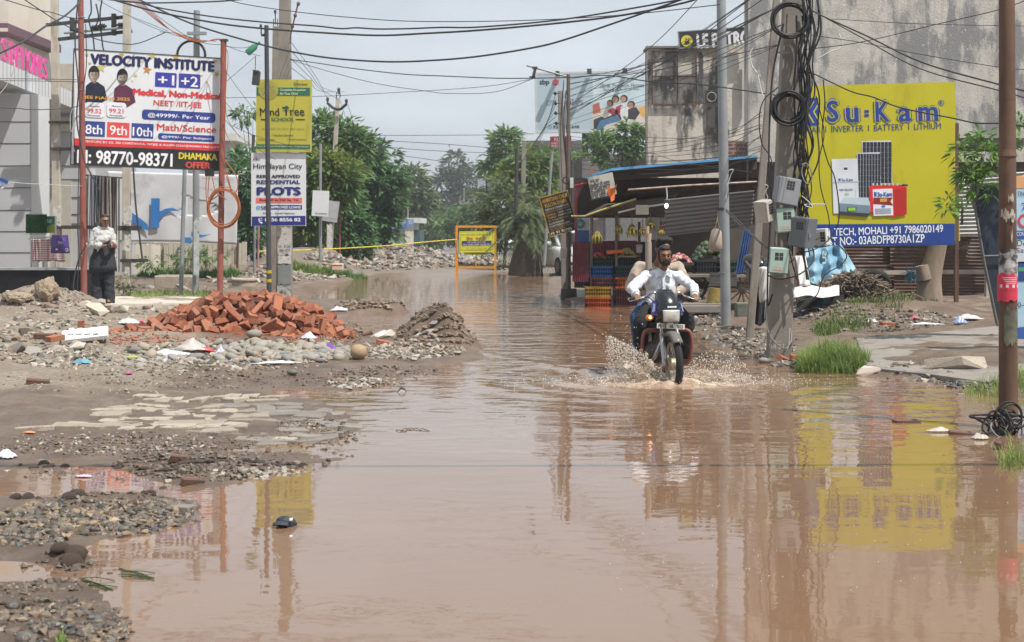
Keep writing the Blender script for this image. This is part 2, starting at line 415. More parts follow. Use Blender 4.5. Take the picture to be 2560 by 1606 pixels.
m, t, b = _nodes('mud_and_earth')
wet = N(t, 'Attribute', attribute_name='wet').outputs['Fac']; rub = N(t, 'Attribute', attribute_name='rubble').outputs['Fac']
vec = coords(t)
dry = mixc(t, ramp(t, noise(t, vec, 1.7, 7), [(.35, 0.), (.65, 1.)]), (.29, .225, .165), (.40, .335, .265))
dry = mixc(t, ramp(t, noise(t, vec, 26, 4, .7), [(.48, 0.), (.60, .8)]), dry, (.23, .20, .175))
mud = mixc(t, ramp(t, noise(t, vec, 2.6, 8), [(.35, 0.), (.65, 1.)]), (.150, .104, .076), (.245, .180, .136))
mud = mixc(t, ramp(t, noise(t, vec, 34, 3, .7), [(.60, 0.), (.68, .8)]), mud, (.06, .045, .038))
brk = mixc(t, noise(t, vec, 14, 6, .7), (.15, .12, .10), (.36, .31, .26))
wm = N(t, 'Math', operation='ADD'); t.links.new(wet, wm.inputs[0]); t.links.new(noise(t, vec, 1.9, 8, .62), wm.inputs[1])
wf = ramp(t, wm.outputs[0], [(.72, 0.), (1.0, 1.)])
col = mixc(t, wf, dry, mud); col = mixc(t, rub, col, brk); t.links.new(col, b.inputs['Base Color'])
rr = ramp(t, wf, [(0., .9), (1., .42)]); t.links.new(rr, b.inputs['Roughness']); b.inputs['Specular IOR Level'].default_value = .4
add_bump(t, b, noise(t, vec, 16, 10, .75), .9, .07)
ground = sheet('ground', X, Y, Z, m); tag(ground, kind='structure')
PXg = X * FPX / np.maximum(Y, 1) + HX
dryzone = np.clip((Y - 13.2) / 1.2, 0, 1) * np.clip((620 - PXg) / 250, 0, 1) * np.clip((60 - Y) / 10, 0, 1)
slabs = np.clip((Y - 11.6) / .5, 0, 1) * np.clip((14.2 - Y) / .6, 0, 1) * np.clip((700 - PXg) / 200, 0, 1) * .35
wetv = np.clip(1.0 - np.maximum(0, sdg) * .10, .45, 1) - dryzone * .75 - slabs
wetv = np.where(Y > 34, np.clip(.7 - .4 * fbm(X, Y), 0, 1) * .75, wetv)
attr(ground, 'wet', np.clip(wetv, 0, 1)); attr(ground, 'rubble', np.clip((Y - 42) / 8, 0, 1) * .8)

# flood water
m, t, b = _nodes('muddy_flood_water')
vec = coords(t, (1, 1, 1)); foam = N(t, 'Attribute', attribute_name='foam').outputs['Fac']
silt = mixc(t, noise(t, vec, .45, 4), (.180, .106, .062), (.235, .143, .089))
fn = N(t, 'Math', operation='MULTIPLY'); t.links.new(foam, fn.inputs[0]); t.links.new(ramp(t, noise(t, coords(t, (1, .8, 1)), 9, 8, .7), [(.40, .25), (.62, 1.)]), fn.inputs[1])
silt = mixc(t, fn.outputs[0], silt, (.62, .50, .39)); t.links.new(silt, b.inputs['Base Color'])
t.links.new(ramp(t, fn.outputs[0], [(0., .025), (1., .55)]), b.inputs['Roughness']); b.inputs['IOR'].default_value = 1.48
b.inputs['Specular IOR Level'].default_value = .9
chop = N(t, 'Attribute', attribute_name='chop').outputs['Fac']
w1 = noise(t, coords(t, (1.0, 1.5, 1)), 3.2, 3, .5, .4); w2 = noise(t, coords(t, (.8, 2.2, 1)), .9, 2, .5, .3)
sm = N(t, 'Math', operation='MULTIPLY_ADD'); t.links.new(w2, sm.inputs[0]); sm.inputs[1].default_value = 1.6; t.links.new(w1, sm.inputs[2])
mul = N(t, 'Math', operation='MULTIPLY'); t.links.new(sm.outputs[0], mul.inputs[0]); t.links.new(chop, mul.inputs[1])
add_bump(t, b, mul.outputs[0], 1.0, .02)
wy = np.concatenate([np.linspace(-30, 3, 10), np.geomspace(3.1, 11, 60), np.geomspace(11.05, 19, 260), np.geomspace(19.1, 66, 70)])
wu = np.linspace(-.62, .62, 420)
WX = wu[None, :] * (np.maximum(wy, 0)[:, None] + 2.5); WX[:10] = wu[None, :] * 40; WY = np.repeat(wy[:, None], len(wu), 1)
BIKE = P(1681, 968, 15.0); BIKE.z = 0
BYAW = R(4)
def bl(x, y):
    "bike frame: x to the picture's right, y backwards"
    dx, dy = x - BIKE.x, y - BIKE.y; c, s = math.cos(BYAW), math.sin(BYAW); return dx * c + dy * s, -dx * s + dy * c
bx, by = bl(WX, WY)
rng = np.sqrt(bx ** 2 + (by - .4) ** 2)
# bow wave: ridges spreading in a V behind the front wheel, rings around it
v = np.abs(bx) - (.10 + .55 * np.clip(by + .1, 0, 9) ** .8)
WZ = .050 * np.exp(-(v / .10) ** 2) * np.exp(-np.clip(by, 0, 9) / 1.6) * (by > -.25) * (.7 + .9 * vn(WX * 9, WY * 9))
WZ = WZ + .016 * np.sin(rng * 13) * np.exp(-(rng / 1.6) ** 2) + .035 * (vn(WX * 14, WY * 11) - .5) * np.exp(-((bx) / .75) ** 2 - ((by - .25) / .65) ** 2)
WZ = WZ + .006 * np.sin(rng * 7) * np.exp(-rng / 2.4)
water = sheet('water', WX, WY, WZ, m); tag(water, kind='structure')
fo = np.exp(-(bx / .72) ** 2 - ((by - .12) / .42) ** 2) * 1.1 + .5 * np.exp(-((bx - .55) / .6) ** 2 - ((by + .05) / .35) ** 2) + .35 * np.exp(-((bx + .75) / .5) ** 2 - ((by + .1) / .3) ** 2)
attr(water, 'foam', np.clip(fo, 0, 1))
attr(water, 'chop', .05 + .20 * np.clip((WY - 8.5) / 6, 0, 1) + 1.5 * np.clip((WY - 15) / 9, 0, 1) + .5 * np.exp(-(rng / 2.6) ** 2) + .18 * np.clip((fbm(WX * .5, WY * .25, 3) + .1) * 2, 0, 1))

# paved pieces
def patch(name, pts, mat, lift=.02, th=.12, jag=0):
    q = [on_ground(*p) for p in pts]; zz = sum(v.z for v in q) / len(q)
    return tag(MB().prism([Vector((v.x, v.y, max(v.z, zz - .08) + lift)) for v in q], (0, 0, -th)).build(name, mat, None, bevel=.01), kind='structure')
concrete = M('worn_concrete', (.245, .22, .195), .85, .12, 3, bump=.4, bs=30, stain=(.17, .15, .13), sts=2.6, sth=.52)
patch('pavement', [(262, 762), (640, 757), (600, 742), (285, 744)], M('pale_pavement', (.50, .45, .39), .9, .08, 4, bump=.2, stain=(.33, .28, .22)), .01)
patch('pavement', [(2165, 925), (2330, 948), (2470, 962), (2640, 905), (2640, 820), (2500, 818), (2300, 838), (2140, 850), (2150, 880)], concrete, .02)
# far road
asp = M('damp_asphalt', (.17, .165, .16), .55, .2, .6, stain=(.27, .24, .20), sts=.4)
ry = np.geomspace(74, 900, 30); rx = np.linspace(-1, 1, 9)
RX = np.array([[(-5.5 if yy < 500 else -7) + 0 * k + (k + 1) * 4.6 for k in rx] for yy in ry]); RX = RX - (np.array(ry)[:, None] - 74) * .012
RY = np.repeat(ry[:, None], 9, 1)
tag(sheet('road', RX, RY, land(RX, RY, np.full(RX.shape, 5.)) + .03, asp), kind='structure')
# ------------------------------------------------------------------ shared surfaces
def qbox(mb, x0, y0, x1, y1, d, depth):
    "block whose front face fills a photo rectangle at distance d"
    a, b = P(x0, y1, d), P(x1, y0, d); return mb.box2((a.x, d, a.z), (b.x, d + depth, b.z))
def pxm(d): return d / FPX
RUST = M('rusty_steel', (.090, .050, .033), .75, .3, 4, (.175, .100, .064), bump=.25, bs=30, stain=(.10, .06, .045), sts=4, stretch=(1, 1, .25))
REDPOLE = M('red_oxide_paint', (.27, .085, .065), .6, .15, 4, stain=(.20, .12, .09), sts=5, stst=(1, 1, .3))
GALV = M('galvanised_steel', (.27, .29, .30), .5, .15, 3, metal=.2, stain=(.30, .30, .29), sts=3, stst=(1, 1, .2))
CONC = M('pole_concrete', (.25, .225, .195), .9, .16, 3, bump=.3, bs=30, stain=(.14, .115, .095), sts=2.2, stst=(1, 1, .35))
CONCP = M('pale_pole_concrete', (.47, .43, .36), .9, .16, 3, bump=.2, bs=30, stain=(.27, .22, .17), sts=2.2, stst=(1, 1, .3))
BLACK = M('black_cable', (.020, .020, .022), .55, .2, 4)
DARKIRON = M('dark_iron', (.05, .045, .045), .6, .3, 6)
DARKPOLE = M('charcoal_pole_paint', (.055, .055, .062), .55, .2, 4)
ORANGE = M('orange_conduit', (.40, .13, .045), .5, .2, 4)
PAPER = M('torn_posters', (.55, .53, .50), .9, .2, 9, stain=(.10, .10, .10), sts=14, sth=.56)
WHITEP = M('white_paint', (.60, .60, .58), .5, .05, 3)
GREYCLAD = M('grey_cladding', (.46, .47, .49), .4, .05, .8)
LIGHTCLAD = M('light_cladding', (.64, .65, .66), .35, .05, .8)
GLASS = M('dark_glass', (.02, .025, .03), .08, .1, 2, spec=.6)
CREAM = M('cream_plaster', (.60, .56, .47), .85, .1, 1.2, stain=(.42, .38, .31), sth=.6)

def shaft(mb, top, bot, d, w0, w1, square=False, ext=.3, seg=14, depth=None):
    "pole between two photo points; widths in photo pixels"
    a, b = P(*top, d), P(*bot, d); b = b + (b - a).normalized() * ext
    k = d / FPX / 2
    if not square: return mb.tube([a, b], [w0 * k, w1 * k], seg)
    V = []
    for c, hw in ((a, w0 * k), (b, w1 * k)):
        dp = hw * (depth or .75)
        V += [c + Vector((-hw, -dp, 0)), c + Vector((hw, -dp, 0)), c + Vector((hw, dp, 0)), c + Vector((-hw, dp, 0))]
    return mb.add(V, [(0, 1, 2, 3), (7, 6, 5, 4), (0, 4, 5, 1), (1, 5, 6, 2), (2, 6, 7, 3), (3, 7, 4, 0)])
def pole(name, label, cat, top, bot, d, w0, w1, mat, square=False, group=None, ext=.3, depth=None):
    b = P(*bot, d); t = thing(name, label, cat, b, 0, group)
    shaft(MB(), top, bot, d, w0, w1, square, ext, depth=depth).build('shaft', mat, t, bevel=.012 if square else 0)
    return t
def poster(par, x0, y0, x1, y1, d, mat=None, name='poster', seed=1):
    r = random.Random(seed); k = 7; mb = MB()
    top = [(x0 + (x1 - x0) * i / k, y0 + r.uniform(-.03, .06) * (y1 - y0)) for i in range(k + 1)]
    bot = [(x0 + (x1 - x0) * i / k, y1 + r.uniform(-.08, .05) * (y1 - y0)) for i in range(k, -1, -1)]
    mb.prism([P(x, y, d) for x, y in top + bot], (0, .004, 0)); return mb.build(name, mat or PAPER, par)
def wire(name, label, pts, r, mat=None, n=6, group=None, cat='cable', seg=5):
    "pts: (photo x, photo y, distance)"
    q = spline([P(*p) for p in pts], n); o = MB().tube(q, r, seg).build(name, mat or BLACK)
    return tag(o, label, cat, group)
def text3d(s, o, u, up, w, h, ext, mat, name, par, bold=.02):
    "solid standing letters"
    V, F = glyphs(s, 0); nrm = u.cross(up).normalized(); mb = MB(); n = len(V)
    A = [o + u * (a * w) + up * ((1 - q) * h) for a, q, _ in V]; B = [p - nrm * ext for p in A]
    mb.add(A + B, [f for f in F] + [tuple(n + i for i in reversed(f)) for f in F])
    cnt = {}
    for f in F:
        for i in range(len(f)):
            e = (f[i], f[(i + 1) % len(f)]); cnt[tuple(sorted(e))] = None if tuple(sorted(e)) in cnt else e
    for e in cnt.values():
        if e: mb.add([A[e[0]], A[e[1]], B[e[1]], B[e[0]]], [(0, 1, 2, 3)])
    return mb.build(name, mat, par)

# ------------------------------------------------------------------ left: showroom building behind the low black wall
bd = thing('showroom_building', 'grey clad showroom with white canopy under pink roof letters', 'building', P(60, 672, 38))
A, B = P(-260, 51, 27), P(330, 299, 52)          # top edge of the canopy runs away from the camera
zt, zb = 5.63, 5.17
def along(t, z): return Vector((A.x + (B.x - A.x) * t, A.y + (B.y - A.y) * t, z))
back = Vector((-4.5, 1.5, 0))
mb = MB().prism([along(0, zb), along(1, zb), along(1, zb) + back, along(0, zb) + back], (0, 0, zt - zb)); mb.mi = 1; nr = Vector((B.y - A.y, -(B.x - A.x), 0)).normalized() * .006
for i in range(70):
    t0 = i / 70; mb.prism([along(t0, zb) + nr, along(t0 + .0012, zb) + nr, along(t0 + .0012, zt) + nr, along(t0, zt) + nr], -nr * 2)
mb.build('canopy', [LIGHTCLAD, M('joint_grey', (.30, .30, .31))], bd)
mb = MB(); qbox(mb, -60, 236, 78, 690, 36.5, 1.2); 
pm = mb; mb = MB(); qbox(mb, 78.3, 236, 92, 690, 36.5, 1.0); mb.build('pillar_edge', LIGHTCLAD, bd)
mb = pm; mb.mi = 1
for y in (305, 359, 415, 470, 526, 579, 632): qbox(mb, -60, y - .8, 78, y + .8, 36.49, .05)
mb.build('pillar', [GREYCLAD, DARKIRON], bd)
wm_ = mb = MB(); qbox(mb, 60, 250, 330, 700, 44, .5)
mb = MB(); qbox(mb, 88, 292, 240, 329, 43.9, .1); mb.build('lintel', CREAM, bd)
mb = MB(); qbox(mb, 94, 452, 177, 690, 43.92, .08); dr = mb.build('door', M('beige_door', (.46, .44, .38), .6, .05), bd)
mb = MB(); qbox(mb, 105, 505, 112, 514, 43.88, .04); mb.build('door_handle', GALV, dr)
mb = wm_; mb.mi = 1
for y in (372, 415, 449): qbox(mb, 92, y - .8, 330, y + .8, 43.98, .05)
for y in (494, 536, 560): qbox(mb, 177, y - .8, 220, y + .8, 43.98, .05)
mb.build('wall', [GREYCLAD, DARKIRON], bd)
mb = MB(); qbox(mb, 218, 425, 231, 600, 43.7, .3); mb.build('downpipe', WHITEP, bd)
u = (along(1, 0) - along(0, 0)).normalized(); PINK = M('pink_letter_paint', S('#e0479a'), .45, .06, 4)
def t_at(px):
    a_, b_ = 0., 1.
    for _ in range(40):
        m_ = (a_ + b_) / 2; v = along(m_, zt); a_, b_ = (m_, b_) if HX + v.x * FPX / v.y < px else (a_, m_)
    return a_
for ch, x0, x1 in (('S', 6, 25), ('B', 28, 40.5), ('P', 43, 54), ('H', 56, 69), ('O', 71, 86), ('M', 87, 99), ('E', 100.5, 108), ('S', 109, 120)):
    p0, p1 = along(t_at(x0), zt + .03), along(t_at(x1), zt + .03); text3d(ch, p0, u, Vector((0, 0, 1)), (p1 - p0).length * .88, .56, .035, PINK, 'roof_letter', bd, .05)

ub = thing('upper_building', 'beige building with maroon band behind the pink letters', 'building', P(30, 300, 52))
mb = MB(); qbox(mb, -200, -60, 21, 300, 52, 5); mb.build('wall', M('beige_plaster', (.62, .56, .48), .85, .06, 1), ub)
mb = MB(); qbox(mb, -200, 58, 19, 80, 50.5, 6); mb.prism([P(18, 58, 50.5), P(63, 79, 58), P(63, 97, 58), P(18, 78, 50.5)], (-.4, .3, 0)); mb.build('maroon_band', M('maroon_paint', (.13, .065, .085), .6), ub)
mb = MB(); mb.prism([P(-100, 79, 50.4), P(19, 79, 50.4), P(64, 97, 58), P(112, 124, 66), P(60, 124, 66), P(-100, 124, 60)], (0, 0, .12)); mb.build('eave', M('beige_eave', (.58, .50, .42), .85, .06, 1), ub)
sw = thing('stained_building', 'old plaster wall stained black behind the canopy', 'building', P(150, 300, 60))
mb = MB(); qbox(mb, 60, 160, 230, 420, 60, 2)
mb.build('wall', M('stained_beige', (.52, .47, .40), .9, .1, 2, stain=(.07, .065, .06), sts=.9, sth=.55), sw)
cb = thing('white_building', 'small white building with a flat cornice right of the institute board', 'building', P(575, 400, 70))
mb = MB(); qbox(mb, 470, 351, 574, 620, 70, 4); mb.build('wall', M('far_white', (.50, .50, .50)), cb)
mb = MB(); qbox(mb, 470, 334, 592, 352, 69.4, 4); mb.build('cornice', WHITEP, cb)

wl = thing('low_black_wall', 'low shiny black wall with grey coping at the left edge', 'wall', P(80, 755, 30.5))
BLK = M('black_granite', (.014, .014, .016), .4, .3, 8, spec=.15, stain=(.04, .04, .04), sts=1.5, sth=.62)
mb = MB(); qbox(mb, -160, 676, 176, 790, 30.5, .3); mb.build('face', BLK, wl)
mb = MB(); qbox(mb, 176.4, 676, 206, 790, 30.52, 1.6); mb.build('end_pier', BLK, wl)
mb = MB(); qbox(mb, -160, 670, 207, 675.8, 30.45, .5); mb.build('coping', M('coping_grey', (.30, .31, .32), .4), wl)

# slatted boundary wall and its weeds
fw = thing('boundary_wall', 'cream panel boundary wall behind the torn banner', 'wall', P(460, 660, 46))
mb = MB()
for i in range(26):
    x = 300 + i * 12.2; qbox(mb, x, 605 + (i * 7 % 5), x + 10.5, 690, 46 + .05 * (i % 3), .12)
mb.build('panel', M('cream_precast', (.50, .46, .38), .9, .12, 2, stain=(.22, .20, .17), sts=1.5, sth=.55), fw)
mb = MB(); qbox(mb, 330, 612, 378, 690, 44.5, 1.2); mb.build('pier', CREAM, fw)
# ------------------------------------------------------------------ left: poles
SQ = dict(square=True)
for lab, tp, bt, d, w0, w1 in (('pale concrete pole beside the low black wall', (136, -80), (143, 640), 36, 17, 22), ('pale concrete pole behind the woman', (318, -80), (316, 700), 35, 18, 20)):
    t = pole('concrete_pole', lab, 'utility pole', tp, bt, d, w0, w1, CONCP, True, 'concrete poles of the transformer frame', ext=1.5)
    if 'woman' in lab:
        poster(t, 309, 514, 328, 562, d - .2, seed=2); poster(t, 311, 587, 327, 628, d - .2, seed=3); poster(t, 312, 668, 324, 692, d - .2, seed=4)
        for q in ((294, 565, 346, 577), (300, 648, 362, 656)): qbox(MB(), *q, d - .15, .3).build('bracket', DARKIRON, t)
    else:
        poster(t, 133, 514, 152, 565, d - .3, seed=5)
        for q in ((121, 303, 184, 308.5), (126, 369, 184, 376), (140, 564, 226, 573)): qbox(MB(), *q, d - .16, .3).build('bracket', DARKIRON, t)
t = thing('cross_arm', 'black double cross arm with insulators spanning the two pale poles', 'cross arm', P(230, 60, 35.3))
mb = MB()
for a, b in (((116, 63), (322, 42)), ((146, 99), (330, 78))):
    mb.box((P(*a, 35.3) + P(*b, 35.3)) / 2, ((P(*b, 35.3) - P(*a, 35.3)).length, .10, .075), (0, math.atan2(a[1] - b[1], b[0] - a[0]) * -1, 0))
mb.build('beam', DARKIRON, t)
mb = MB(); mb.cyl(P(160, 83, 35.1), P(310, 70, 35.1), .03); mb.build('rod', GALV, t)
for x in (179, 283): mb = MB(); qbox(mb, x - 5, 34 if x > 200 else 45, x + 5, 88 if x > 200 else 98, 35.2, .12); mb.build('channel', DARKIRON, t)
for x, y in ((236, 70), (254, 66), (302, 63), (190, 76)):
    mb = MB(); c = P(x, y, 35.0)
    for k in range(3): mb.tube([c + Vector((-.06 + k * .05, 0, 0)), c + Vector((-.03 + k * .05, 0, 0))], [.05, .07], 10)
    mb.cyl(c + Vector((-.1, 0, 0)), c + Vector((.12, 0, 0)), .03); mb.build('insulator', M('dark_porcelain', (.035, .025, .025), .25), t)
for pts in (((227, 0), (228, 30), (222, 50), (232, 90), (236, 128)), ((240, 10), (246, 44), (238, 70)), ((255, 0), (250, 40), (256, 110), (260, 128))):
    MB().tube(spline([P(x, y, 35) for x, y in pts], 6), .018, 6).build('jumper_lead', BLACK, t)

t = pole('sign_post', 'thick red painted pole at the left end of the institute board', 'pole', (201, -60), (210, 728), 30, 14, 16, REDPOLE)
for y in (44, 225, 466, 640): MB().torus(P(204, y, 30), .068, .008, 14, 5, (0, 0, 1)).build('tie_wire', GALV, t)
t = pole('sign_post', 'short red painted pole at the right end of the institute board', 'pole', (559, 100), (550, 740), 31, 15, 15, REDPOLE)
MB().box(P(560, 101, 31), (.16, .16, .04)).build('cap', DARKIRON, t)
pole('lamp_post', 'thin grey pole between the torn banner and the grass', 'pole', (462, 420), (452, 742), 33, 10, 12, GALV)
t = pole('lamp_post', 'tall galvanised pole with a cut off top behind the institute board', 'pole', (492, 27), (489, 735), 34, 16, 17, GALV)
MB().box(P(492, 84, 33.8), (.45, .10, .07)).build('clamp', GALV, t)
MB().torus(P(478, 138, 33.9), .33, .03, 24, 6, (0, 1, 0)).build('cable_loop', BLACK, t)
poster(t, 484, 548, 498, 690, 33.85, M('pole_posters', (.50, .53, .52), .9, .2, 6, stain=(.2, .22, .22), sts=8), seed=6)

t = pole('sign_post', 'charcoal pole with yellow bands in front of the yellow school sign', 'pole', (666, 64), (673, 745), 31.2, 11, 13, DARKPOLE)
for y in (680, 702): MB().tube([P(672.3, y - 4, 31.2), P(672.4, y + 4, 31.2)], .062, 12).build('yellow_band', K('#b9a51f'), t)
poster(t, 667, 732, 679, 745, 31.1, seed=8)
mb = MB(); mb.cyl(P(653, 88, 31.2), P(666, 88, 31.2), .03); mb.cyl(P(653, 63, 31.2), P(653, 86, 31.2), .015); mb.ell(P(652, 66, 31.2), (.03, .03, .05)); mb.build('insulator_arm', DARKIRON, t)
t = pole('concrete_pole', 'wide grey concrete pole covered in torn posters behind the two signs', 'utility pole', (713, -80), (711, 762), 32.6, 26, 40, CONC, True, ext=.5)
poster(t, 693, 568, 729, 640, 32.4, M('poster_grey', (.50, .49, .47), .9, .15, 6, stain=(.16, .16, .16), sts=9), seed=9)
poster(t, 694, 662, 727, 712, 32.39, M('poster_slate', (.20, .22, .21), .9, .2, 6), seed=10); poster(t, 693, 640, 728, 660, 32.38, seed=11); poster(t, 692, 712, 727, 752, 32.4, M('poster_scraped', (.42, .41, .39), .9, .3, 9, stain=(.10, .10, .09), sts=7, sth=.5), seed=12)
bp = Board((694, 610), (728, 610), (694, 632), 32.36); bp.text('B.A. : B.Com', 696, 613, 726, 620, '#2b2b2b'); bp.text('BBA : BCA', 699, 623, 725, 630, '#2b2b2b'); bp.done(t)
t = pole('concrete_pole', 'slim concrete pole seen beside the wide poster covered pole', 'utility pole', (690, 66), (684, 640), 38, 15, 20, CONC, True, ext=1)
mb = MB(); mb.cyl(P(688, 30, 38), P(689, 62, 38), .015); mb.cyl(P(688, 26, 38), P(688, 34, 38), .035); mb.cyl(P(684, 48, 38), P(684, 66, 38), .012); mb.cyl(P(694, 48, 38), P(694, 66, 38), .012); mb.build('insulator', DARKIRON, t)
t = thing('electric_strut', 'slanting black and pink rod with clamps right of the wide concrete pole', 'rod', P(728, 100, 32))
mb = MB(); mb.tube([P(746, 6, 32), P(727, 85, 32), P(726, 110, 32)], .018, 6); 
for x, y in ((746, 10), (738, 39), (731, 66)): mb.ell(P(x, y, 32), (.04, .04, .05))
mb.build('rod', M('dull_red_rod', (.16, .07, .08), .6), t)

t = pole('concrete_pole', 'pale concrete pole with a V shaped cross arm among the trees', 'utility pole', (845, 245), (822, 640), 55, 9, 17, CONCP, True, ext=1)
mb = MB(); mb.tube([P(818, 257, 54.8), P(832, 270, 54.8), P(843, 274, 54.8), P(852, 273, 54.8), P(866, 261, 54.8)], .06, 6); mb.build('v_arm', DARKIRON, t)
mb = MB(); mb.tube([P(841, 245, 55), P(842, 232, 55), P(847, 226, 55), P(850, 232, 55), P(850, 245, 55)], .02, 5); mb.build('bracket', DARKIRON, t)
for x, y in ((819, 252), (866, 256), (847, 228)): mb = MB(); mb.cyl(P(x, y + 8, 54.8), P(x, y, 54.8), .03); mb.ell(P(x, y - 3, 54.8), (.06, .06, .09)); mb.build('insulator', DARKIRON, t)

for x, y0, y1, d, w, mt, lab in ((636, 500, 690, 44, 6, GALV, 'thin grey pole behind the plots sign'), (645, 560, 668, 46, 5, M('pink_pipe', (.42, .20, .24)), 'thin pink pipe leaning behind the plots sign'),
        (593, 600, 690, 44, 6, RUST, 'rusty stub post at the right end of the torn banner'), (632, 338, 382, 60, 8, DARKIRON, 'dark stub of a pole left of the yellow sign'), (917, 365, 520, 90, 7, M('orange_brown_pole', (.20, .12, .08)), 'brown pole top standing out of the dark trees'),
        (849, 500, 640, 52, 5, REDPOLE, 'thin rust red pole right of the grey board'), (940, 560, 625, 75, 5, GALV, 'thin grey pole before the cream shop')):
    pole('thin_pole', lab, 'pole', (x + 2, y0), (x, y1), d, w, w, mt)

# ------------------------------------------------------------------ left: signs
vb = thing('institute_board', 'large white coaching institute board between two red poles', 'sign board', P(372, 430, 30.6))
b = Board((186, 124), (562, 148), (184, 411), 30.25, 31.2)
b.panel(M('board_flex', (.68, .70, .73), .5, .05, 1.5, stain=(.56, .56, .56), sts=1.3, sth=.54, stst=(1, 1, .2)), vb, .06); b.frame(DARKIRON, vb, .02, .07)
def vx(cx, cy): return cx / 3.766, cy / 3.766
def T(s, x0, y0, x1, y1, c, l=2, bold=.03): b.text(s, *vx(x0, y0), *vx(x1, y1), c, l, bold * .5 + (.045 if y1 - y0 > 110 else 0))
def RC(x0, y0, x1, y1, c, l=1, r=0): b.rect(*vx(x0, y0), *vx(x1, y1), c, l, r)
T('VELOCITY INSTITUTE', 850, 502, 2020, 680, '#1d2350', 2, .05)
RC(1462, 680, 1660, 828, '#3a3fa0', 1, 2); RC(1686, 692, 1884, 838, '#3a3fa0', 1, 2)
T('+1', 1488, 704, 1640, 808, '#e8e8ee'); T('+2', 1706, 716, 1864, 822, '#e8e8ee')
T('Medical, Non-Medical', 1252, 832, 2080, 952, '#cf3a3f', 2, .04); T('NEET /IIT-JEE', 1446, 942, 1896, 1034, '#cf3a3f', 2, .04)
RC(1338, 1030, 2026, 1160, '#2f3f8a', 1, 8); T('@49999/- Per Year', 1392, 1062, 1976, 1140, '#e8e8ee')
RC(800, 1140, 986, 1292, '#32428e'); RC(1010, 1150, 1216, 1300, '#d8494a'); RC(1240, 1160, 1442, 1308, '#32428e')
T('8th', 806, 1172, 962, 1270, '#e8e8ee'); T('9th', 1034, 1180, 1194, 1278, '#e8e8ee'); T('10th', 1250, 1196, 1432, 1290, '#e8e8ee')
T('Math/Science', 1478, 1164, 2034, 1254, '#cf3a3f', 2, .04); RC(1490, 1255, 2020, 1340, '#2f3f8a', 1, 5); T('@999/- Per Subject', 1522, 1276, 1990, 1326, '#e8e8ee')
b.poly([(185, 346), (561.5, 361), (561, 378.5), (184.6, 364)], '#cf3338', 1); T('VENTURE BY EX. SRI CHAITANYA, FIITJEE & ALLEN CHANDIGARH FACULTY', 790, 1322, 2064, 1406, '#f0e6e6')
b.poly([(184.6, 364), (561, 378.5), (559, 427), (184, 411)], '#26262a', 1)
b.text('M: 98770-98371', 193, 374, 431, 418, '#e6e6ea', 2, .03); b.text('DHAMAKA', 447, 381, 543, 402, '#d8c23a', 2, .05); b.text('OFFER', 464, 404, 526, 423, '#cf4a3a', 2, .05)
# the two printed portraits, generic faces
for (x, y), hair, cloth, sk in (((235, 185), '#20202a', '#1f2338', '#b9a79c'), ((306, 192), '#1c1a1e', '#5b2b45', '#a89a90')):
    b.poly([(x - 22, y + 52), (x - 20, y + 30), (x - 8, y + 20), (x + 8, y + 20), (x + 26, y + 32), (x + 33, y + 64), (x + 10, y + 78), (x - 22, y + 72)], cloth, 1)
    b.disc(x, y - 1, 13.5, hair, 2, 20); b.disc(x, y + 4, 11, sk, 3, 15); b.poly([(x - 11, y - 4), (x - 8, y - 14), (x + 8, y - 14), (x + 11, y - 4)], hair, 4)
    dk = '#8d786c' if sk == '#b9a79c' else '#7c6e66'
    b.poly([(x + 2, y - 8), (x + 11, y - 3), (x + 10.5, y + 8), (x + 4, y + 18.5), (x + 1, y + 18.8), (x + 3, y + 8)], dk, 4); b.poly([(x - 12, y - 2), (x - 10, y - 11), (x - 2, y - 8), (x + 8, y - 10), (x + 12, y - 2), (x + 13, y - 9), (x + 6, y - 16), (x - 7, y - 16), (x - 13, y - 9)], hair, 5)
    if sk != '#b9a79c': b.poly([(x - 9, y + 8), (x - 5, y + 10), (x + 5, y + 10), (x + 9, y + 8), (x + 6, y + 17), (x, y + 19.5), (x - 6, y + 17)], '#5d5350', 5)
    for q in (-4.4, 4.4): b.poly([(x + q - 2.8, y + 1.6), (x + q, y + .4), (x + q + 2.8, y + 1.6), (x + q, y + 2.8)], '#352c2b', 6); b.rect(x + q - 3.2, y - 2.2, x + q + 3.2, y - 1.2, '#352c2b', 6)
    b.poly([(x - .6, y + 2), (x + .8, y + 2), (x + 2.2, y + 8), (x - 2, y + 8)], dk, 6); b.poly([(x - 3.4, y + 12), (x, y + 11.2), (x + 3.4, y + 12), (x, y + 13.4)], '#6b4745', 6); b.rect(x - 4, y + 17, x + 5, y + 24, dk, 2)
T('JEE MAINS 2025', 792, 900, 1222, 962, '#e0a03a', 5, .05)
for x0, n, v in ((802, 'Akanshita', '99.52'), (1008, 'Amu', '99.21')):
    RC(x0, 962, x0 + 178, 1112, '#dcdce2', 5, 8); T(n, x0 + 40, 992, x0 + 136, 1012, '#33333a', 6); T(v, x0 + 18, 1022, x0 + 154, 1072, '#c83a44', 6, .04); T('Percentile', x0 + 24, 1080, x0 + 144, 1100, '#33333a', 6)
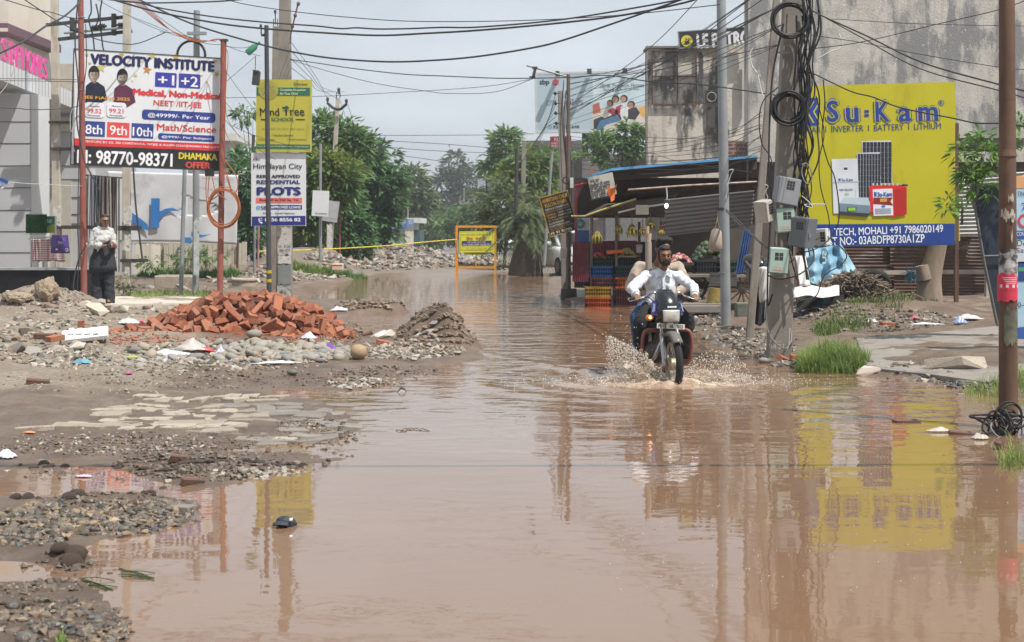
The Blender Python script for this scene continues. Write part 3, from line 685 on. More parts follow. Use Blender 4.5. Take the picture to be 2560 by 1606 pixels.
for x, y, r, c in ((1145, 520, 30, '#b59b3a'), (1440, 528, 40, '#b9ae62'), (950, 640, 55, '#b8b76a'), (1385, 660, 48, '#c08238'), (1655, 540, 40, '#b59b3a'), (1275, 715, 22, '#bfa93c'), (2040, 700, 34, '#bfa93c'), (2030, 580, 26, '#c6b660'), (1945, 775, 16, '#bfa93c'), (1245, 765, 12, '#bfa93c'), (2090, 825, 12, '#bfa93c'), (845, 600, 18, '#bfa93c'), (1900, 715, 14, '#bfa93c'), (1335, 580, 16, '#c6b660'), (818, 520, 22, '#c0a33c')):
    b.star(x / 3.766, y / 3.766, r / 3.766, c, 1, x)
b.done(vb)
MB().box(P(524, 432, 31), (.18, .12, .16)).build('cable_clip', BLACK, vb)

ys_ = thing('school_sign', 'upright yellow and green school sign above the plots sign', 'sign board', P(706, 380, 31.7))
b = Board((641, 199), (779, 200), (640, 380), 31.7)
b.panel(M('yellow_flex', S('#b8b144'), .5, .05, 2, stain=S('#a69f40'), sts=1.5, sth=.52, stst=(1, 1, .2)), ys_, .1)
b.rect(641, 219, 775, 240, '#2c6b52', 1); b.disc(671, 226, 25, '#a5a04c', 2, 24)
for i in range(26): b.disc(671 + 17 * math.cos(i * 2.4) * (i / 26) ** .5, 228 + 17 * math.sin(i * 2.4) * (i / 26) ** .5, 1.5, ('#b5653a', '#3d7a62', '#3b6fa0', '#8c7a2c')[i % 4], 3, n=6)
b.text('Complete Education', 700, 222, 764, 230, '#d8e2c0', 3); b.text('for Your Child', 700, 231, 744, 238, '#d8e2c0', 3)
b.text('little flower', 742, 208, 769, 214, '#4a4a3c', 2); b.rect(735, 206, 740, 214, '#7c7c70', 2)
b.text('Mind', 651, 270, 699, 290, '#25332e', 2, .01, -.1); b.text('Tree', 708, 268, 762, 290, '#25332e', 2, .01, -.1)
b.rect(714.5, 266, 717.5, 290, '#25332e', 2); b.poly([(704, 279), (715, 275), (728, 278), (716, 277)], '#2f6b4a', 3)
for q in range(3): b.poly([(706 + q * 2, 277 - q * 4), (716, 272 - q * 4), (727 - q * 3, 276 - q * 4), (716, 274 - q * 4)], '#2f6b4a', 3)
b.rect(652, 298, 672, 300.5, '#25332e', 2); b.text('SCHOOL', 678, 294, 736, 304, '#2c6b52', 2, .03); b.rect(739, 298, 762, 300.5, '#25332e', 2)
b.text('AFFILIATED TO C.B.S.E., NEW DELHI', 655, 320, 760, 326, '#8c7a3c', 2, .0)
for s_, x0, x1, y in (('* Tech Smart Classrooms', 681, 734, 336), ('* Unique Pedagogy', 645, 687, 347), ('* Holistic Development', 718, 767, 347)): b.text(s_, x0, y, x1, y + 5, '#4d4a28', 2)
b.rect(641, 361, 775, 373, '#2c6b52', 1); b.text('Kharar, Distt. Mohali, 92160 02222 | www.mindtreeschool.com', 644, 364, 771, 370, '#cfdcb8', 2, .0)
b.done(ys_)
hs = thing('plots_sign', 'white residential plots sign with a blue foot below the yellow sign', 'sign board', P(700, 565, 31.75))
b = Board((628, 382), (764, 382), (630, 565), 31.75)
b.panel(M('white_flex', (.68, .70, .73), .5, .05, 1.5, stain=(.56, .56, .56), sts=1.3, sth=.54, stst=(1, 1, .2)), hs, .08)
def H(s, x0, y0, x1, y1, c, bold=.02): b.text(s, 560 + x0 / 3.766, 380 + y0 / 3.766, 560 + x1 / 3.766, 380 + y1 / 3.766, c, 2, bold)
H('KBD', 276, 62, 340, 82, '#33335a'); b.star(640.5, 395, 2.2, '#c0504d', 2)
H('Himalayan City', 276, 110, 738, 176, '#23302c', .012); H('RERA APPROVED', 306, 216, 718, 248, '#24242a', .05); H('RESIDENTIAL', 306, 266, 720, 304, '#2b3275', .05); H('PLOTS', 306, 330, 726, 412, '#2b3275', .07)
b.rect(640, 495, 755, 508, '#d97068', 1); H('Size 100 to 150 Sq. Yd.', 334, 444, 704, 470, '#3c2a2e', .03)
b.disc(645.5, 520, 5, '#3a9ad0', 1); b.disc(645.5, 520.5, 1.7, '#e4e6ea', 2); b.rect(644.9, 521, 646.1, 525, '#e4e6ea', 2); H('SBI', 346, 508, 412, 545, '#2b3275', .02)
b.rect(675, 513, 755, 524, '#2b3275', 1); H('APPROVED LOANS', 440, 510, 722, 534, '#dfe3ee', .04); H('Kharar - Kurali Highway', 368, 570, 668, 590, '#33343c'); H('PROJECT ADDRESS: KHARAR', 590, 14, 748, 20, '#4a4a4a')
b.poly([(629.8, 542), (764, 540), (764, 563), (630, 565)], '#2b2f7a', 1); H('8556 8556 82', 384, 622, 722, 656, '#e2e5f0', .04)
b.poly([(646, 547), (649, 546), (651, 550), (649, 552), (652, 556), (655, 555), (657, 557), (654, 560), (649, 557), (646, 551)], '#e2e5f0', 2); b.disc(652, 549, 4, '#e2e5f0', 2, ring=.25)
b.done(hs)

# torn white banner with blue letters
tb = thing('torn_banner', 'torn white banner with blue letters hung before the cream wall', 'banner', P(440, 610, 42))
b = Board((268, 428), (596, 438), (262, 606), 41.5, 42.5)
def bnr(u, v):
    wv = .05 * math.sin(u * 9 + v * 2) + .06 * v * math.sin(u * 21 + 1) * v
    return b.A + b.u * (u * b.W) + b.v * (v * b.H * (1 - .05 * u * (1 - u) * 2)) - b.n * (.06 + wv * .8)
mb = MB(); nu, nv = 60, 30
V = [bnr(i / nu, j / nv) for j in range(nv + 1) for i in range(nu + 1)]; F = []
hole = [(.565, .30), (.62, .34), (.78, .42), (.90, .50), (.80, .56), (.72, .62), (.62, .60), (.555, .64)]
def inside(x, y, pl):
    c = False
    for i in range(len(pl)):
        (x0, y0), (x1, y1) = pl[i - 1], pl[i]
        if (y0 > y) != (y1 > y) and x < (x1 - x0) * (y - y0) / (y1 - y0) + x0: c = not c
    return c
for j in range(nv):
    for i in range(nu):
        if not inside((i + .5) / nu, (j + .5) / nv, hole): F.append((j * 61 + i, j * 61 + i + 1, (j + 1) * 61 + i + 1, (j + 1) * 61 + i))
mb.add(V, F, True); mb.build('sheet', M('grubby_white_flex', (.52, .53, .55), .55, .12, 1.0, stain=(.40, .40, .40), sts=.9, sth=.54, bump=.5, bs=3), tb, solid=.004)
BL = M('banner_blue', S('#3f83c4'), .5, .2, 1.5, S('#2a6ab0'))
b.lift = .03; b.rect(378, 496, 398, 570, BL, 3); b.done(tb, 'blue_letter')
b.poly([(398, 530), (414, 522), (432, 520), (450, 528), (430, 528), (412, 534), (400, 548), (397, 552)], BL, 3); b.done(tb, 'blue_letter')
b.poly([(330, 532), (352, 548), (368, 560), (374, 578), (356, 572), (330, 556)], BL, 3); b.done(tb, 'blue_letter')
b.poly([(462, 594), (478, 594), (478, 610), (462, 608)], BL, 3); b.poly([(478, 580), (505, 588), (528, 586), (500, 595), (478, 592)], BL, 3); b.done(tb, 'blue_letter')
b.text('Where Life Changes', 300, 604, 420, 616, '#5a5c60', 3, .0); b.done(tb); b.text('A RERA Registered Developer', 505, 444, 585, 453, '#6a78a0', 3, 0); b.text('www.skyharbour.in', 538, 453, 585, 458, '#6a78a0', 3, 0)
b.done(tb)
# white display boards
for lab, q, d, th in (('blank white board on a grey pole before the trees', ((782, 476), (823, 478), (780, 540)), 47, .06), ('grey tilted board half hidden by leaves behind the white board', ((812, 500), (849, 505), (806, 552)), 50, .06)):
    t = thing('display_board', lab, 'sign board', P(q[2][0] + 18, q[2][1], d)); b = Board(*q, d)
    b.panel(M('white_flex', (.68, .70, .73)) if 'blank' in lab else M('grey_flex', (.40, .41, .43)), t, th)
    b.text('9316000202', q[2][0] + 8, q[2][1] - 8, q[2][0] + 38, q[2][1] - 3, '#555a60', 2); b.done(t)
pole('sign_post', 'grey pole carrying the blank white board', 'pole', (801, 360), (801, 630), 47.3, 7, 8, GALV)
t = pole('sign_post', 'concrete post carrying the grey tilted board', 'pole', (830, 540), (823, 650), 50.3, 12, 15, CONC, True)
poster(t, 817, 560, 831, 630, 50, seed=14)

# hanging things near the school sign
t = thing('plastic_bottle', 'green plastic bottle hung on the wires left of the charcoal pole', 'bottle', P(630, 122, 31))
c0, c1 = P(617, 134, 31), P(648, 108, 31); mb = MB(); dv = c1 - c0
mb.tube([c0, c0 + dv * .06, c0 + dv * .62, c0 + dv * .82, c0 + dv * .9, c1], [.05, .075, .072, .03, .025, .025], 14)
m, tt, bb = _nodes('green_pet'); bb.inputs['Base Color'].default_value = (.10, .45, .25, 1); bb.inputs['Roughness'].default_value = .12; bb.inputs['Transmission Weight'].default_value = .5
mb.build('body', m, t); MB().tube([c1, c1 + dv * .06], .03, 10).build('bottle_cap', K('#2c6a50'), t)
t = thing('junction_box', 'dark box hanging on a cord left of the yellow sign', 'box', P(640, 216, 31))
MB().box(P(640.5, 196, 31), (.155, .10, .30), (0, R(6), 0)).build('case', M('dark_plastic', (.05, .055, .06), .5), t, bevel=.01); MB().tube([P(638, 176, 31), P(639, 140, 31)], .008, 5).build('cord', BLACK, t)
MB().box(P(640, 178, 30.98), (.13, .11, .03), (0, R(6), 0)).build('box_lid', M('dark_plastic_lid', (.07, .075, .08), .5), t)

# orange conduit coil
t = thing('conduit_coil', 'coil of orange conduit hung on the short red pole', 'coil', P(558, 520, 30.9)); r = random.Random(4)
for i in range(9):
    c = P(559 + r.uniform(-3, 3), 520 + r.uniform(-4, 4), 30.85 - .012 * i); rx = .33 + r.uniform(-.035, .02)
    MB().torus(c, rx, .011, 34, 5, (r.uniform(-.12, .12), 1, r.uniform(-.1, .1)), 1.22).build('loop', ORANGE, t)
for pts in (((517, 440), (515, 480), (522, 530), (540, 566)), ((523, 440), (520, 490), (528, 500), (550, 486)), ((560, 425), (572, 460), (580, 488)), ((564, 420), (575, 462), (584, 492)), ((530, 440), (540, 480), (566, 500)), ((562, 400), (590, 440), (594, 470), (583, 490))):
    MB().tube(spline([P(x, y, 30.8) for x, y in pts], 6), .011, 5).build('lead', ORANGE, t)

# goods for sale on a rack at the low wall
m, tt, bb = _nodes('checked_cloth'); vec = coords(tt)
bk = [N(tt, 'TexWave', wave_type='BANDS', bands_direction=dn, Scale=sc) for dn, sc in (('X', 5.), ('Z', 8.))]
for q in bk: tt.links.new(vec, q.inputs['Vector'])
c1 = mixc(tt, ramp(tt, bk[0].outputs['Fac'], [(.42, 0), (.5, 1)]), (.03, .025, .03), (.45, .10, .10)); c2 = mixc(tt, ramp(tt, bk[1].outputs['Fac'], [(.48, 0), (.56, 1)]), c1, (.55, .50, .48))
tt.links.new(c2, bb.inputs['Base Color']); bb.inputs['Roughness'].default_value = .9
t = thing('display_rack', 'thin white rack post with a green poster at the low wall', 'rack', P(139, 675, 31))
MB().cyl(P(139, 540, 31), P(139, 700, 31), .02).build('post', WHITEP, t); MB().cyl(P(70, 598, 31.1), P(160, 590, 31.1), .012).build('rail', WHITEP, t)
MB().cyl(P(108, 600, 31.2), P(108, 700, 31.2), .015).build('post', WHITEP, t); MB().cyl(P(78, 600, 31.2), P(78, 700, 31.2), .015).build('post', WHITEP, t)
b = Board((116, 541), (138, 541), (116, 583), 31); b.panel(K('#2f6f5a'), t, .01, 'poster'); b.poly([(116, 567), (138, 560), (138, 583), (116, 583)], '#8a9a3c', 1); b.text('ELLE', 118, 549, 129, 557, '#d8e0d8', 2); b.done(t)
gm = thing('turf_mat', 'thick green artificial turf mat hung on the rack', 'mat', P(91, 590, 30.8))
MB().box(P(91, 560, 30.9), (.42, .10, .40)).build('backing', M('turf_back', (.02, .06, .02), .9), gm)
r = random.Random(5); mb = MB()
for i in range(2600):
    p = P(65 + r.random() * 52, 535 + r.random() * 52, 30.84); q = p + Vector((r.uniform(-.02, .02), -r.uniform(.02, .05), r.uniform(-.03, .02))); mb.add([p, p + Vector((.006, 0, .003)), q], [(0, 1, 2)])
mb.build('pile', M('turf_green', (.05, .16, .05), .8, .3, 30, isl=.4), gm)
for lab, x0, x1, dx in (('red and black checked cloth folded on the rack, left one', 78, 96, 0), ('pink and black checked cloth folded on the rack beside the purple pack', 97, 160, .05)):
    mb = MB(); mb.grid(lambda u, v, x0=x0, x1=x1: P(x0 + (x1 - x0) * u + 3 * v, 598 + 56 * v + 2 * math.sin(u * 9), 30.85 - dx + .03 * math.sin(u * 16 + v)), 24, 10)
    tag(mb.build('checked_cloth', m, None, solid=.02), lab, 'cloth')
t = thing('purple_pack', 'purple pillow pack in clear plastic hung on the rack', 'package', P(150, 640, 30.5))
mb = MB(); mb.grid(lambda u, v: P(126 + 6 * (1 - v) * 0 + (49 - 8 * (1 - v)) * u + 3 * (1 - v), 588 + 46 * v, 30.6 - .09 * math.sin(math.pi * min(1, max(0, u))) * math.sin(math.pi * min(1, max(0, v)))), 14, 14); mb.build('pillow', M('purple_print', S('#4a3a78'), .3, .25, 4, stain=(.45, .42, .55), sts=3, sth=.66), t)
b = Board((128, 590), (172, 590), (128, 632), 30.48); b.text('POLO', 146, 604, 158, 610, '#c9c4e0', 1); b.disc(167, 625, 4, '#d8d4e4', 1, ring=.3); b.disc(142, 624, 3, '#c9c4e0', 1, 2); b.done(t)
ct = thing('curtain_display', 'grey and brown curtains hanging on a rod behind the woman', 'curtain', P(255, 640, 37)); r = random.Random(9)
MB().cyl(P(212, 438, 37), P(312, 446, 37), .02).build('rod', DARKIRON, ct)
for i, c in enumerate(((.45, .46, .48), (.25, .28, .31), (.12, .14, .16), (.28, .24, .22), (.16, .13, .12), (.42, .39, .36), (.10, .075, .07), (.5, .49, .47))):
    x = 217 + i * 10.2; mt = M('curtain_cloth_%d' % i, c, .9, .3, 3, stretch=(1, 1, .3))
    mb = MB(); mb.grid(lambda u, v: P(x + 11 * u + 4 * v * (i % 3 - 1), 439 + i * .9 + 235 * v, 37 + .06 * math.sin(u * 9 + i)), 10, 8); mb.build('curtain_panel', mt, ct)
b = Board((-30, 430), (28, 455), (-30, 490), 24); t = thing('corner_banner', 'white and blue corner of a banner tied at the left edge', 'banner', P(0, 480, 24))
k = M('white_flex', (.68, .70, .73)); MB().prism([P(-60, 415, 24), P(25, 456, 24), P(-60, 530, 24)], (0, .01, 0)).build('sheet', k, t)
MB().prism([P(-20, 436, 23.98), P(22, 453, 23.98), P(18, 461, 23.98), P(-20, 444, 23.98)], (0, .004, 0)).build('blue_stripe', K('#2c4f9a'), t); MB().prism([P(-20, 472, 23.98), P(8, 463, 23.98), P(-20, 490, 23.98)], (0, .004, 0)).build('blue_stripe', K('#2c4f9a'), t)
MB().tube([P(25, 456, 24), P(60, 459, 28), P(205, 466, 30)], .006, 5).build('tie_rope', WHITEP, t)
# ------------------------------------------------------------------ right: buildings and billboards
def plaster(name, base, dark, s1, s2, th):
    m, t, b = _nodes(name); v = coords(t)
    c = mixc(t, ramp(t, noise(t, v, s1, 8, .6), [(.3, 0), (.7, 1)]), base, tuple(x * .68 for x in base))
    st = noise(t, coords(t, (1, 1, .35)), s2, 9, .68); c = mixc(t, ramp(t, st, [(th, 0), (th + .07, .9)]), c, dark)
    c = mixc(t, ramp(t, noise(t, coords(t, (1.5, 1.5, .18)), s2 * 1.7, 6, .6), [(.56, 0), (.7, .55)]), c, tuple(x * .45 for x in base))
    c = mixc(t, ramp(t, noise(t, v, s1 * 4, 5, .7), [(.60, 0), (.66, .7)]), c, tuple(x * 1.25 for x in base))
    t.links.new(c, b.inputs['Base Color']); b.inputs['Roughness'].default_value = .92; add_bump(t, b, noise(t, v, s1 * 9, 8, .7), .6, .03)
    return m
def corr(mb, a, b, c, d, waves, amp, across=True):
    "corrugated sheet a-b top edge, d-c bottom edge; ridges run down (across) or along"
    a, b, c, d = map(Vector, (a, b, c, d)); n = (b - a).cross(d - a).normalized(); n = -n if n.y > 0 else n
    def f(u, v): return a.lerp(b, u).lerp(d.lerp(c, u), v) + n * (amp * math.sin(2 * math.pi * waves * (u if across else v)))
    return mb.grid(f, waves * 6 if across else 8, 4 if across else waves * 6)

ow = thing('plaster_building', 'big blank side wall of old grey plaster behind the yellow battery board', 'building', P(2200, 740, 33))
mb = MB(); qbox(mb, 1871, -330, 2900, 405, 33, .6); mb.build('wall', plaster('old_plaster', (.58, .545, .49), (.20, .20, .205), 2.2, 1.3, .495), ow)
mb = MB(); qbox(mb, 1818, 405, 2900, 745, 33.3, .5); mb.build('lower_wall', M('brown_shed_wall', (.13, .10, .085), .9, .2, 2), ow)
mb = MB(); qbox(mb, 1818, 356, 1871, 404.5, 33.2, .4)
m, t_, b_ = _nodes('red_brick_course'); br = N(t_, 'TexBrick', Scale=1.0); br.inputs['Color1'].default_value = (.20, .085, .06, 1); br.inputs['Color2'].default_value = (.14, .065, .05, 1); br.inputs['Mortar'].default_value = (.28, .25, .22, 1)
br.inputs['Brick Width'].default_value = .23; br.inputs['Row Height'].default_value = .09; br.inputs['Mortar Size'].default_value = .012
cc = N(t_, 'TexCoord'); mp_ = N(t_, 'Mapping'); mp_.inputs['Rotation'].default_value = (R(-90), 0, 0); t_.links.new(cc.outputs['Object'], mp_.inputs[0]); t_.links.new(mp_.outputs[0], br.inputs[0]); t_.links.new(br.outputs[0], b_.inputs['Base Color'])
mb.build('brick_course', m, ow)
wb = thing('weathered_building', 'two storey building with black stained plaster and a dark window', 'building', P(1750, 500, 47))
mb = MB(); qbox(mb, 1620, 117, 1801, 660, 47, 1.0); mb.build('wall', plaster('mouldy_plaster', (.64, .60, .53), (.06, .056, .054), 1.2, .9, .47), wb)
mb = MB(); qbox(mb, 1801, 96, 1900, 352, 46.8, 1.0); mb.build('side_wall', plaster('flaking_cream', (.66, .62, .54), (.10, .09, .08), 1.0, 1.2, .505), wb)
f = MB(); qbox(f, 1763, 226, 1796, 322, 46.95, .12); f = f.build('window', M('window_frame_grey', (.20, .19, .18)), wb)
mb = MB(); qbox(mb, 1768, 229, 1794, 257, 46.9, .12); mb.build('exhaust_fan', DARKIRON, f); mb = MB(); qbox(mb, 1768, 268, 1794, 320, 46.92, .1); mb.build('shutter', M('shutter_dark', (.07, .07, .07), .6), f)
MB().torus(P(1779, 243, 46.85), .15, .02, 16, 5).build('fan_ring', GALV, f)
mb = MB(); qbox(mb, 1863, 148, 1869, 270, 46.5, .2); mb.build('pipe', DARKIRON, wb); mb = MB(); qbox(mb, 1616, 115, 1805, 120, 46.9, 1.2); mb.build('coping', M('coping_dark', (.20, .19, .17)), wb)
fr = wb
mb = MB()
for x in (1631, 1694, 1741): qbox(mb, x - 1.2, 126, x + 1.2, 262, 46.9, .08)
for y in (127, 191, 261): qbox(mb, 1630, y - 1.2, 1742, y + 1.2, 46.88, .08)
mb.build('sign_frame', RUST, fr)
mb = MB(); r = random.Random(3); a = [(1746 + r.uniform(-2, 2), 130 + i * 13) for i in range(11)]; z = [(1757 + r.uniform(-3, 3), 130 + i * 13) for i in range(10, -1, -1)]
tag(mb.prism([P(x, y, 46.5) for x, y in a + z], (0, .02, 0)).build('ragged_banner', M('ragged_print', (.06, .06, .065), .8, .3, 9, stain=(.5, .5, .5), sts=5, sth=.58)), 'ragged black and white strip banner on the stained building', 'banner')
pt = thing('roof_sign', 'black roof sign with white letters and a yellow round emblem', 'sign board', P(1790, 118, 46.5))
b = Board((1697, 81), (1875, 68), (1697, 120), 46.4, 46.4); b.panel(M('black_signboard', (.028, .028, .032), .5), pt, .15); b.frame(GALV, pt, .03, .1)
b.disc(1717, 101, 17, '#2c2c30', 1); b.disc(1717, 103, 14.5, '#c9c03a', 2); b.poly([(1711, 108), (1714, 101), (1717, 104), (1724, 94), (1722, 104), (1727, 108), (1716, 113), (1710, 112)], '#2c2c30', 3); b.disc(1715, 98, 2.2, '#2c2c30', 3, n=8)
b.text('LE PATRON', 1740, 85, 1900, 111, '#d8d8da', 2, .06); b.done(pt)

bb_ = thing('hoarding', 'large pale housing billboard with a seated family picture', 'billboard', P(1480, 420, 76))
b = Board((1341, 187), (1622, 181), (1341, 328), 76); b.panel(M('hoarding_blue', S('#a3b6c2'), .5, .06, .25, S('#b3c3cc')), bb_, .25); b.frame(M('hoarding_frame', (.52, .53, .53), .5), bb_, .11, .35)
def E(s, x0, y0, x1, y1, c, bold=.02): b.text(s, 1120 + x0 / 3.766, 100 + y0 / 3.766, 1120 + x1 / 3.766, 100 + y1 / 3.766, c, 3, bold)
E('sbp', 860, 372, 955, 435, '#3c4450', .05); b.poly([(1389 + 9 * math.sin(i * math.pi / 3), 206 - 9.5 * math.cos(i * math.pi / 3)) for i in range(6)], '#c83c4c', 2)
for i in range(3): b.rect(1383, 202 + i * 3, 1395, 203.3 + i * 3, '#e0a0a8', 3)
E('CITY OF DREAMS', 925, 572, 1272, 612, '#56626c', 0); E('9317111646', 988, 806, 1238, 832, '#40484e', .03); b.disc(1375, 318, 4.2, '#40484e', 3, ring=.25)
E('2BHK Premium Homes', 1428, 415, 1846, 445, '#5e6a70', .01); E('Starting @ Rs 57.90 Lacs.', 1462, 458, 1806, 480, '#5e6a70', .01)
b.poly([(1402, 240), (1410, 234), (1418, 244), (1432, 248), (1420, 250)], '#6fa8b8', 2)
b.rect(1481, 186, 1621, 327, '#bccdd4', 1); b.poly([(1481, 270), (1620, 262), (1620, 327), (1481, 327)], '#c7c0b6', 2)
b.poly([(1482, 262), (1498, 256), (1502, 282), (1482, 286)], '#b0604c', 3); b.poly([(1598, 270), (1620, 262), (1620, 300), (1600, 288)], '#d2a558', 3)
for pts, c, l in (([(1540, 268), (1552, 262), (1562, 270), (1566, 286), (1548, 290), (1536, 284)], '#a8323e', 4), ([(1520, 276), (1532, 270), (1546, 278), (1544, 288), (1520, 286)], '#a03040', 4), ([(1552, 268), (1566, 264), (1582, 276), (1584, 300), (1556, 304), (1550, 286)], '#d8d8da', 5), ([(1570, 274), (1590, 268), (1600, 282), (1588, 300), (1570, 298)], '#39343a', 6),
        ([(1484, 300), (1520, 284), (1556, 290), (1552, 300), (1520, 304), (1496, 322), (1484, 324)], '#2a3240', 4), ([(1500, 302), (1544, 288), (1552, 302), (1516, 312), (1502, 326), (1490, 325)], '#4a6f90', 5), ([(1494, 286), (1520, 280), (1530, 288), (1512, 296)], '#d6d2c4', 6)): b.poly(pts, c, l)
for x, y, r_ in ((1525, 258, 8), (1539, 248, 9.5), (1560, 247, 9.5), (1578, 262, 9.5)): b.disc(x, y, r_, '#2a2522', 6); b.disc(x - 1.5, y + 2, r_ * .7, '#b58468', 7, r_ * .8)
b.done(bb_, 'print')
for x, y in ((1393, 178), (1473, 172), (1562, 171)): mb = MB(); qbox(mb, x - 5, y, x + 6, y + 10, 75.2, .25); mb.prism([P(x - 5, y + 10, 75.2), P(x + 6, y + 10, 75.2), P(x + 7, y + 14, 75.9), P(x - 4, y + 14, 75.9)], (0, .02, .05)); mb.build('flood_lamp', DARKIRON, bb_)
mb = MB(); qbox(mb, 1456, 333, 1470, 640, 76.4, .5); mb.build('post', DARKIRON, bb_); mb = MB(); qbox(mb, 1470, 333, 1500, 372, 76.2, .5); mb.build('blue_sheet', M('dull_blue', (.055, .085, .17)), bb_)
db = thing('grey_building', 'low dark grey building with a green strip behind the right poles', 'building', P(1420, 600, 92))
mb = MB(); qbox(mb, 1310, 352, 1462, 371, 92, 6); mb.build('roof_band', M('dark_band', (.11, .105, .10)), db); mb = MB(); qbox(mb, 1316, 371, 1475, 386, 92.2, 5.6); mb.build('green_strip', M('pale_green', (.28, .40, .26)), db)
mb = MB(); qbox(mb, 1316, 386, 1640, 610, 92.3, 5.6); mb.build('wall', M('dim_grey', (.15, .145, .15)), db)
gs = thing('grey_shed', 'plain grey block behind the fruit stall roof', 'building', P(1500, 640, 60)); mb = MB(); qbox(mb, 1455, 396, 1514, 600, 60, 4); mb.build('wall', M('block_grey', (.20, .19, .195)), gs); mb = MB(); qbox(mb, 1436, 394, 1455, 600, 59.8, 4); mb.build('dark_pillar', DARKIRON, gs)
mb = MB(); qbox(mb, 1582, 394, 1622, 500, 58, 3); mb.build('annex', M('annex_grey', (.16, .16, .17)), gs); mb = MB(); qbox(mb, 1568, 391, 1581, 500, 57.9, 3); mb.build('dark_pillar', DARKIRON, gs)
fb = thing('glass_building', 'grey and teal building far behind the right trees', 'building', P(1210, 600, 170)); mb = MB(); qbox(mb, 1194, 412, 1216, 600, 170, 6); mb.build('grey_face', M('far_grey', (.30, .33, .38)), fb); mb = MB(); qbox(mb, 1216, 418, 1238, 600, 170.2, 6); mb.build('teal_face', M('far_teal', (.05, .10, .13), .3), fb)

# far shops on the left of the road
sh = thing('cream_shop', 'cream shop with a flat roof at the far end of the trees', 'building', P(1000, 610, 105))
mb = MB(); qbox(mb, 945, 572, 1022, 606, 105, 6); mb.build('wall', M('shop_cream', (.62, .60, .52)), sh); mb = MB(); qbox(mb, 975, 545, 1052, 558, 104, 7); mb.build('roof', WHITEP, sh)
mb = MB(); qbox(mb, 1012, 558, 1034, 612, 104.2, 6); mb.build('side_wall', M('shop_cream', (.6, .6, .5)), sh); mb = MB(); qbox(mb, 1034, 575, 1050, 612, 104.3, 5); mb.build('shutter', M('dark_teal', (.04, .09, .09)), sh)
mb = MB(); mb.prism([P(962, 557, 104), P(1003, 561, 104), P(1003, 566, 104), P(962, 562, 104)], (0, 3, .3)); mb.build('awning', M('awning_blue', (.10, .26, .42)), sh)
for q, c in (((963, 563, 985, 575), '#5d6b86'), ((985, 563, 1003, 580), '#3f57a0'), ((1003, 547, 1018, 572), '#4a66a8'), ((1018, 548, 1034, 566), '#6a86b4')):
    b = Board((q[0], q[1]), (q[2], q[1] + 1), (q[0], q[3]), 103.2); t = thing('shop_sign', 'small blue shop sign on the cream shop, %s' % {963: 'the greyish one at its left end', 985: 'second from its left end', 1003: 'the tall one under the roof', 1018: 'the pale one at its right end'}[q[0]], 'sign board', P(q[0], q[3], 103.2)); b.panel(K(c), t, .06)
    for i in range(3): b.rect(q[0] + 3, q[1] + 2 + i * 4, q[2] - 3, q[1] + 4 + i * 4, '#c4c46a' if i == 0 else '#c8d0e0', 1)
    b.done(t)

# ------------------------------------------------------------------ right: the yellow battery board
sk = thing('battery_board', 'large yellow solar battery board with a blue foot', 'sign board', P(2190, 700, 27.2))
b = Board((1992, 216), (2387, 205), (1992, 617), 27, 27.2); b.panel(M('yellow_board', S('#b7af16'), .5, .05, 1.2, stain=S('#a39c19'), sts=1.2, sth=.53, stst=(1, 1, .3)), sk, .12)
b.poly([(1992, 561.5), (2387, 559.5), (2387, 612.8), (1992, 617)], '#1a3c86', 1)
def U(x, y): return 1700 + x / 2.8, y / 2.8
def UT(s, x0, y0, x1, y1, c='#1a3e8e', l=2, bold=.02): b.text(s, *U(x0, y0), *U(x1, y1), c, l, bold)
for ch, x0, y0, x1, y1 in (('S', 1010, 690, 1125, 870), ('u', 1145, 745, 1265, 870), ('K', 1350, 698, 1480, 866), ('a', 1512, 745, 1636, 862), ('m', 1650, 740, 1822, 858)):
    w0 = .75 if ch == 'm' else .5
    for bo, c_, l_ in ((.115, '#1a3e8e', 2), (.078, '#b7af16', 3.5), (.030, '#1a3e8e', 5)):
        dx, dy = (bo - .115) / (w0 + .23) * (x1 - x0), (bo - .115) * (y1 - y0); UT(ch, x0 - dx, y0 - dy, x1 + dx, y1 + dy, c_, l_, bo)
b.rect(*U(1290, 772), *U(1322, 790), '#1a3e8e', 2); b.rect(*U(1290, 800), *U(1322, 818), '#1a3e8e', 2)
b.rect(1996, 246, 2047, 314, '#1a3e8e', 2); 
for q in range(-1, 3): b.poly([(2000 + q * 16, 280), (2016 + q * 16, 254), (2020 + q * 16, 254), (2004 + q * 16, 280), (2020 + q * 16, 308), (2016 + q * 16, 308)], '#b7af16', 3)
b.disc(*U(1828, 722), 7.5, '#1a3e8e', 2, ring=.18); UT('R', 1819, 709, 1838, 734)
UT('SOLAR  I  INVERTER  I  BATTERY  I  LITHIUM', 830, 890, 1826, 904, '#1f3c78', 2, .0)
UT('TECH, MOHALI +91 7986020149', 1078, 1599, 1842, 1634, '#e4e8f0', 2, .015); UT('GST NO:- 03ABDFP8730A1ZP', 1000, 1664, 1712, 1697, '#e4e8f0', 2, .015)
for q, l in (((1272, 990, 1486, 1290), 1), ((1236, 1072, 1408, 1390), 4)):
    b.rect(*U(q[0], q[1]), *U(q[2], q[3]), '#c9cdd2', l); n = 8; mid = q[1] + (q[3] - q[1]) * .62
    for i in range(n):
        for j in range(n):
            xx = q[0] + 6 + (q[2] - q[0] - 10) * i / n; yy = q[1] + 6 + (q[3] - q[1] - 10) * j / n
            b.rect(*U(xx, yy), *U(xx + (q[2] - q[0] - 10) / n - 1.5, yy + (q[3] - q[1] - 10) / n - 1.5), '#252a36', l + 1)
